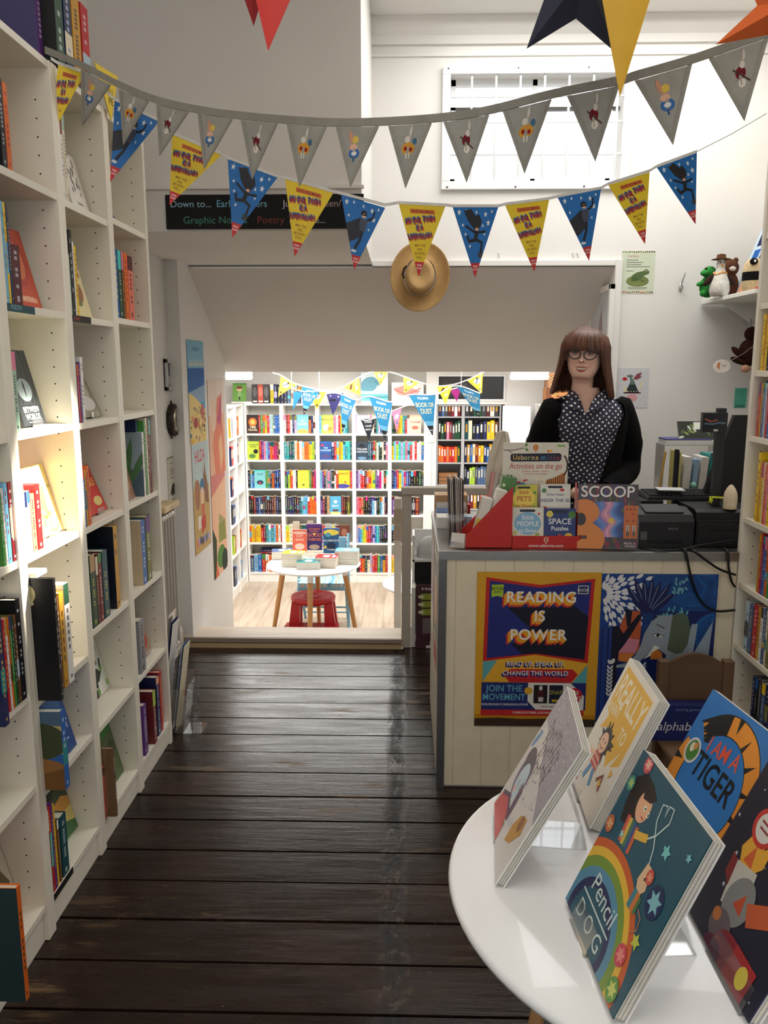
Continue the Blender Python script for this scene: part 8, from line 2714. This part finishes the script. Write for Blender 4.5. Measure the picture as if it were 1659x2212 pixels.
def head_point(z, th):
    f, b, w = lerp_tab(HT, z)
    cy, ry = (f + b) / 2, (b - f) / 2
    s, c = math.sin(th), -math.cos(th)          # th = 0 looks to the front (-y)
    n = 2.35
    x = w * math.copysign(abs(s) ** (2 / n), s)
    y = cy + ry * math.copysign(abs(c) ** (2 / n), c)
    if c < 0:
        fr = (-c) ** 1.5
        ax = abs(x)
        d = 0
        nz = max(0, min(1, (.116 - z) / .042))                       # nose
        if z > .060:
            d += (.003 + .020 * nz ** 1.3) * g(x, .0062 + .0028 * nz) * (1 if z > .074 else max(0, (z - .064) / .010))
            d += .006 * g(ax - .0095, .0048) * g(z - .0755, .0045)      # nostril wings
        d -= .0085 * g(ax - .031, .0125) * g(z - .1075, .0088)          # eye sockets
        d += .003 * g(ax - .030, .016) * g(z - .128, .006)              # brow ridge
        d += .0055 * g(ax - .037, .013) * g(z - .071, .012)             # cheeks
        mz = mouth_z(x)
        d += .0042 * g(x, .017) * g(z - mz - .008, .0035) + .0048 * g(x, .015) * g(z - mz + .0078, .004)
        d -= .003 * g(x, .018) * g(z - mz, .0038)
        d -= .003 * g(ax - .030, .005) * g(z - mz, .010)                # smile folds
        d += .004 * g(x, .012) * g(z - .010, .009)                      # chin
        y -= d * fr
    return Vector((x, y, z))


def head_colour(x, y, z):
    if y < -.02:
        mz = mouth_z(x)
        hw_ = .0265
        if abs(x) < hw_:
            k = 1 - (x / hw_) ** 2
            if abs(z - mz) < .0058 * k:
                return (238, 230, 212) if z > mz - .0036 * k else (110, 50, 50)
            if -.0125 * k - .001 < z - mz < .0105 * k + .001:
                return (186, 92, 90)
        ax = abs(x)
        if abs(z - .1255 - .12 * (ax - .02)) < .0028 and .014 < ax < .046:
            return (110, 72, 54)
        if g(ax - .036, .014) * g(z - .068, .013) > .45:
            return (240, 187, 169)
        if z < .078 and z > .070 and .004 < ax < .010 and y < -.085:
            return (170, 110, 96)
    return SK


body = MB()
vs, fs, cols = [], [], []
zs = [-.11 + (.2155 + .11) * (i / NH) for i in range(NH + 1)]
ths = []
for j in range(NT):
    u = j / NT * 2 - 1                             # denser to the front
    ths.append(math.pi * (u * .55 + .45 * u ** 3))
for z in zs:
    for th in ths:
        vs.append(head_point(z, th))
for i in range(NH):
    for j in range(NT):
        q = (i * NT + j, i * NT + (j + 1) % NT, (i + 1) * NT + (j + 1) % NT, (i + 1) * NT + j)
        fs.append(q)
        cc_ = (vs[q[0]] + vs[q[2]]) / 2
        cols.append(lin(head_colour(cc_.x, cc_.y, cc_.z)))
body.raw([HM @ v for v in vs], fs, cols, True)
body.face([HM @ v for v in vs[-NT:]], lin(SK), True)
for s_ in (-1, 1):                                 # ears
    body.ball(HM @ Vector((s_ * .079, .012, .098)), .010, .019, .030, lin((226, 168, 146)), 14, 10, m=HM.to_3x3().to_4x4() @ RZ(s_ * 22))
# trunk, turned a little to the side
BM = RZ(-13)


def ring(cx, cy, z, rx, ry, n=48, m=BM, front=0.0):
    return [m @ Vector((cx + rx * math.sin(2 * math.pi * k / n), cy - ry * math.cos(2 * math.pi * k / n) * (1 + front * max(0, math.cos(2 * math.pi * k / n))), z)) for k in range(n)]


TR = [(.80, .0, .165, .125), (.90, .0, .165, .125), (1.0, .0, .142, .108), (1.10, 0, .134, .102), (1.20, 0, .146, .116), (1.28, .0, .158, .122), (1.34, .002, .162, .108), (1.385, .006, .150, .086), (1.415, .008, .110, .070), (1.435, .0, .060, .054), (1.46, -.012, .050, .050)]
body.loft([ring(0, cy, z, rx, ry) for z, cy, rx, ry in TR], lin(SK))


def limb(mb, pts, rs, col, n=20):
    mb.tube(smooth_path([Vector(p) for p in pts], 6), [rs[min(int(i / 6), len(rs) - 2)] + (rs[min(int(i / 6) + 1, len(rs) - 1)] - rs[min(int(i / 6), len(rs) - 2)]) * ((i % 6) / 6) for i in range(6 * (len(pts) - 1))] + [rs[-1]], col, n)


ARM = {1: [(.150, .01, 1.365), (.205, .035, 1.24), (.222, .06, 1.09), (.13, -.10, 1.03), (.045, -.20, 1.0)],
       -1: [(-.145, .0, 1.36), (-.195, .02, 1.24), (-.215, .05, 1.09), (-.16, -.10, 1.03), (-.075, -.205, .995)]}
for s_, pts in ARM.items():
    limb(body, pts, [.05, .047, .040, .034, .024], lin(SK))
    w = Vector(pts[-1])
    d = (w - Vector(pts[-2])).normalized()
    side = d.cross(Vector((0, 0, 1))).normalized() * s_
    up = side.cross(d).normalized() * s_
    if up.z < 0:
        up = -up
    # palm, then five fingers of their own length, curled
    body.tube([w, w + d * .02, w + d * .05, w + d * .078, w + d * .084], [.024, .028, .036, .037, .02], lin(SK), 14, flat=.5)
    for k, (off, L, r_) in enumerate(((-.027, .060, .0075), (-.009, .072, .008), (.009, .076, .008), (.027, .068, .0078))):
        b_ = w + d * .078 + side * off
        p = [b_, b_ + d * L * .42 - up * .006, b_ + d * L * .72 - up * .024, b_ + d * L * .78 - up * .046]
        body.tube(smooth_path(p, 3), [r_ * 1.05] * 4 + [r_] * 3 + [r_ * .92] * 2 + [r_ * .55], lin(SK), 10)
    b_ = w + d * .03 + side * .032
    body.tube(smooth_path([b_, b_ + d * .024 + side * .016 - up * .004, b_ + d * .048 + side * .014 - up * .014, b_ + d * .062 + side * .004 - up * .02], 3), [.0115] * 4 + [.0098] * 3 + [.009] * 2 + [.005], lin(SK), 10)
for s_ in (-1, 1):
    limb(body, [(s_ * .085, 0, .86), (s_ * .09, -.005, .48), (s_ * .092, .01, .08)], [.082, .058, .036], lin(SK))
bo = body.build('body', 'skin', person)

# eyes
for s_ in (-1, 1):
    e = MB()
    c_ = Vector((s_ * .0315, -.0665, .1065))
    e.ball(HM @ c_, .0118, .0118, .0118, lin((226, 222, 216)), 18, 12)
    out = (HM.to_3x3() @ Vector((-.02, -1, -.03))).normalized()
    U = Vector((0, 0, 1)).cross(out).normalized()
    V = out.cross(U)
    a = Art(); a.ell(0, 0, .0056, .0056, (74, 84, 90), 18).ell(0, 0, .0026, .0026, (14, 14, 16), 12).ell(.0015, .0018, .0009, .0009, (240, 240, 240), 8)
    a.put(e, HM @ c_ + out * .0113, U, V, e=3e-4)
    e.build('eye', 'gloss', person)
    lid = MB()
    for sg, k in ((1, (196, 138, 118)), (-1, (216, 162, 142))):
        pts = [HM @ Vector((c_.x + .0125 * math.cos(t), c_.y - .0108 * math.sin(t) ** .8 - .001, c_.z + sg * (.0052 if sg > 0 else .0042) * math.sin(t))) for t in [math.pi * q / 10 for q in range(11)]]
        lid.tube(pts, .0018, lin(k), 8)
        if sg > 0:
            lid.tube([p + out * .0012 for p in pts], .0008, lin((50, 34, 30)), 6)
    lid.build('eyelid', 'skin', person)

# glasses
gl = MB()
for s_ in (-1, 1):
    rim = []
    for k in range(33):
        t = 2 * math.pi * k / 32
        x = .0345 * s_ + .0265 * math.cos(t) * (1.0 + .06 * math.sin(t))
        z = .1035 + .0205 * math.sin(t) * (1 if math.sin(t) < 0 else .92) + .0025 * s_ * math.cos(t)
        rim.append(HM @ Vector((x, -.098 + .35 * max(0, abs(x) - .028), z)))
    gl.tube(rim, .0026, lin((24, 20, 22)), 8, caps=False)
    gl.tube([HM @ Vector((s_ * .0595, -.088, .112)), HM @ Vector((s_ * .080, -.05, .111)), HM @ Vector((s_ * .085, .01, .108))], .0018, lin((24, 20, 22)), 8)
gl.tube([HM @ Vector((-.009, -.099, .108)), HM @ Vector((0, -.102, .1105)), HM @ Vector((.009, -.099, .108))], .0018, lin((24, 20, 22)), 8)
go = gl.build('glasses', 'plastic', person)
ln_ = MB()
for s_ in (-1, 1):
    ln_.face([HM @ Vector((.0335 * s_ + .0245 * math.cos(2 * math.pi * k / 24), -.097, .1035 + .0195 * math.sin(2 * math.pi * k / 24))) for k in range(24)], (1, 1, 1))
ln_.build('lenses', 'glass', go)

# hair: an under layer and strands over it
HRT = [(-.080, .142, -.052, .128), (-.03, .130, -.068, .128), (.03, .117, -.080, .126), (.08, .108, -.090, .122)] + [(.12 + .107 * math.sin(t), .103 * math.cos(t) ** .9 + .003, .006 - .103 * math.cos(t) ** .9, .006 + .114 * math.cos(t) ** .9) for t in [k * math.pi / 2 / 9 for k in range(10)]]


def hair_point(z, ph, sh=1.0):
    w, f, b = lerp_tab(HRT, z)
    s, c = math.sin(ph), -math.cos(ph)
    return Vector((w * sh * math.copysign(abs(s) ** .9, s), (f + b) / 2 + (b - f) / 2 * sh * math.copysign(abs(c) ** .9, c), z))


def hair_end(ph):
    a_ = abs(ph)
    if a_ < R(46):
        return .124 + .004 * math.cos(ph * 9) - .010 * (a_ / R(46)) ** 4
    if a_ < R(60):
        t = (a_ - R(46)) / R(14)
        return .114 - t * (.114 + .055)
    return -.066 - .010 * math.sin(a_)


rh = random.Random(12)
hb_ = MB()
n = 72
rings = []
for i in range(26):
    t = i / 25
    row = []
    for k in range(n):
        ph = -math.pi + 2 * math.pi * k / n
        z = .222 + (hair_end(ph) + .006 - .222) * t
        p = hair_point(z, ph, .955)
        row.append(HM @ p)
    rings.append(row)
hb_.loft(rings, lin((80, 48, 35)), caps=False)
for i in range(1900):
    ph = rh.uniform(-math.pi, math.pi)
    if abs(ph) < R(62) and rh.random() < .15:
        continue
    ze = hair_end(ph) + rh.uniform(-.012, .006)
    pts = []
    dph = rh.uniform(-.10, .10)
    bulk = rh.uniform(.965, 1.03)
    lift = rh.uniform(0, .01)
    for k in range(9):
        t = k / 8
        z = .226 + (ze - .226) * t ** .9
        p = hair_point(z, ph + dph * math.sin(3 * t) * (.4 + t), bulk + lift * t)
        pts.append(HM @ p)
    c_ = lin(rh.choice([(100, 60, 42), (86, 51, 36), (116, 72, 50), (74, 43, 32), (108, 66, 46)]))
    hb_.tube(pts, [.0016, .0032, .0034, .0034, .0034, .0032, .0028, .0022, .0008], c_, 4, caps=False)
hb_.build('hair', 'hair', person)


# spotted blouse
def spots():
    m = D.materials.new('spotted_cotton')
    m.use_nodes = True
    nt = m.node_tree
    N, K = nt.nodes.new, nt.links.new
    b_ = nt.nodes['Principled BSDF']
    tc = N('ShaderNodeTexCoord')
    mp = N('ShaderNodeMapping'); mp.inputs['Rotation'].default_value = (0, R(38), 0); mp.inputs['Scale'].default_value = (1, 0, 1)
    K(tc.outputs['Object'], mp.inputs[0])
    v = N('ShaderNodeTexVoronoi'); v.inputs['Scale'].default_value = 50; v.inputs['Randomness'].default_value = .18
    K(mp.outputs[0], v.inputs['Vector'])
    r = N('ShaderNodeMapRange'); r.inputs['From Min'].default_value = .215; r.inputs['From Max'].default_value = .25; r.inputs['To Min'].default_value = 1; r.inputs['To Max'].default_value = 0
    K(v.outputs['Distance'], r.inputs[0])
    x = N('ShaderNodeMix'); x.data_type = 'RGBA'
    x.inputs[6].default_value = (*lin((48, 46, 66)), 1); x.inputs[7].default_value = (*lin((232, 230, 226)), 1)
    K(r.outputs[0], x.inputs[0]); K(x.outputs[2], b_.inputs['Base Color'])
    b_.inputs['Roughness'].default_value = .85
    return m


M['spots'] = spots()
BT = [(.78, .0, .178, .138), (.90, .0, .172, .132), (1.0, .0, .152, .118), (1.10, 0, .146, .114), (1.20, 0, .160, .128), (1.28, .0, .172, .134), (1.34, .002, .175, .120), (1.385, .006, .160, .098), (1.415, .008, .120, .080), (1.432, .004, .082, .068)]
bl = MB()
rows = []
n = 72
for i in range(40):
    row = []
    for k in range(n):
        an = 2 * math.pi * k / n
        dfr = min(an, 2 * math.pi - an)
        top = 1.430 - .085 * max(0, 1 - dfr / .42)
        z = .78 + (top - .78) * i / 39
        cy, rx, ry = lerp_tab([(a_[0], a_[1], a_[2], a_[3]) for a_ in BT], z)
        fold = 1 + .012 * math.sin(9 * an + 14 * z) * max(0, math.sin(3 * z)) ** 2
        row.append(BM @ Vector((rx * fold * math.sin(an), cy - ry * fold * math.cos(an), z)))
    rows.append(row)
bl.loft(rows, GREY, caps=False)
blo = bl.build('blouse', 'spots', person)
cl_ = MB()
for s_ in (-1, 1):
    pts = [(s_ * .006, -.124, 1.352), (s_ * .066, -.112, 1.372), (s_ * .088, -.052, 1.428), (s_ * .074, -.020, 1.448), (s_ * .050, -.068, 1.436), (s_ * .022, -.106, 1.396)]
    P_ = [BM @ Vector(p) for p in pts]
    nn_ = (P_[1] - P_[0]).cross(P_[5] - P_[0]).normalized()
    if nn_.y > 0:
        nn_ = -nn_
    cl_.prism([p + nn_ * .010 for p in P_], nn_ * -.004, GREY)
cl_.build('collar', 'spots', blo)
pk = MB()
for i in range(24):
    z0, z1 = .80 + .55 * i / 24, .80 + .55 * (i + 1) / 24
    q = []
    for x, z in ((-.010, z0), (.010, z0), (.010, z1), (-.010, z1)):
        cy, rx, ry = lerp_tab([(a_[0], a_[1], a_[2], a_[3]) for a_ in BT], z)
        q.append(BM @ Vector((x, cy - ry - .003, z)))
    pk.face(q, GREY)
pko = pk.build('placket', 'spots', blo)
bt = MB()
for i in range(6):
    z = .92 + i * .082
    cy, rx, ry = lerp_tab([(a_[0], a_[1], a_[2], a_[3]) for a_ in BT], z)
    bt.lathe([(.0045, 0), (.0045, .002), (0, .0025)], lin((30, 30, 36)), 12, m=BM @ T(0, cy - ry - .003, z) @ RX(90))
bt.build('buttons', 'plastic', blo)

# black cardigan, open at the front, with sleeves
KN = lin((17, 16, 17))
cg = MB()
for skin in (0, 1):
    rows = []
    for i in range(30):
        z = .74 + (1.408 - .74) * i / 29
        cy, rx, ry = lerp_tab([(a_[0], a_[1], a_[2], a_[3]) for a_ in BT], max(z, .78))
        op_l = R(48) - R(6) * math.sin((z - .74) * 4)
        op_r = R(24) + R(44) * max(0, min(1, (z - 1.0) / .36)) ** 1.1
        row = []
        for k in range(49):
            an = op_r + (2 * math.pi - op_l - op_r) * k / 48
            o_ = .012 + .006 * math.sin(7 * an + 9 * z) + (.012 if k in (0, 48) else 0) * 0 - skin * .008
            row.append(BM @ Vector(((rx + o_) * math.sin(an), cy - (ry + o_) * math.cos(an), z)))
        rows.append(row)
    cg.loft(rows, KN, closed=False)
cgo = cg.build('cardigan', 'fabric', person)
for s_, pts in ARM.items():
    sl = MB()
    P_ = smooth_path([Vector(p) for p in pts[:-1]] + [Vector(pts[-1]) - (Vector(pts[-1]) - Vector(pts[-2])) * .12], 8)
    rs_ = []
    for i in range(len(P_)):
        t = i / (len(P_) - 1)
        rs_.append(.068 - .022 * t + .004 * math.sin(t * 26) * (t > .3))
    sl.tube([Vector((pts[0][0] - s_ * .02, pts[0][1], pts[0][2] + .018))] + P_, [.05] + rs_, KN, 24)
    sl.build('sleeve', 'fabric', cgo)
tr = MB()
for s_ in (-1, 1):
    limb(tr, [(s_ * .088, 0, .88), (s_ * .094, -.005, .48), (s_ * .095, .01, .05)], [.100, .076, .058], lin((32, 34, 46)))
tr.loft([ring(0, 0, z, rx, ry) for z, rx, ry in ((.78, .178, .125), (.86, .178, .13), (.94, .165, .124))], lin((32, 34, 46)))
tr.build('trousers', 'fabric', person)
for s_ in (-1, 1):
    sh = MB(); sh.ball((s_ * .096, -.045, .034), .042, .118, .036, lin((40, 34, 32)), 18, 10); sh.box(s_ * .096 - .040, s_ * .096 + .040, -.158, .068, 0, .014, lin((24, 22, 22)))
    sh.build('shoe', 'matte', person, bevel=.004)
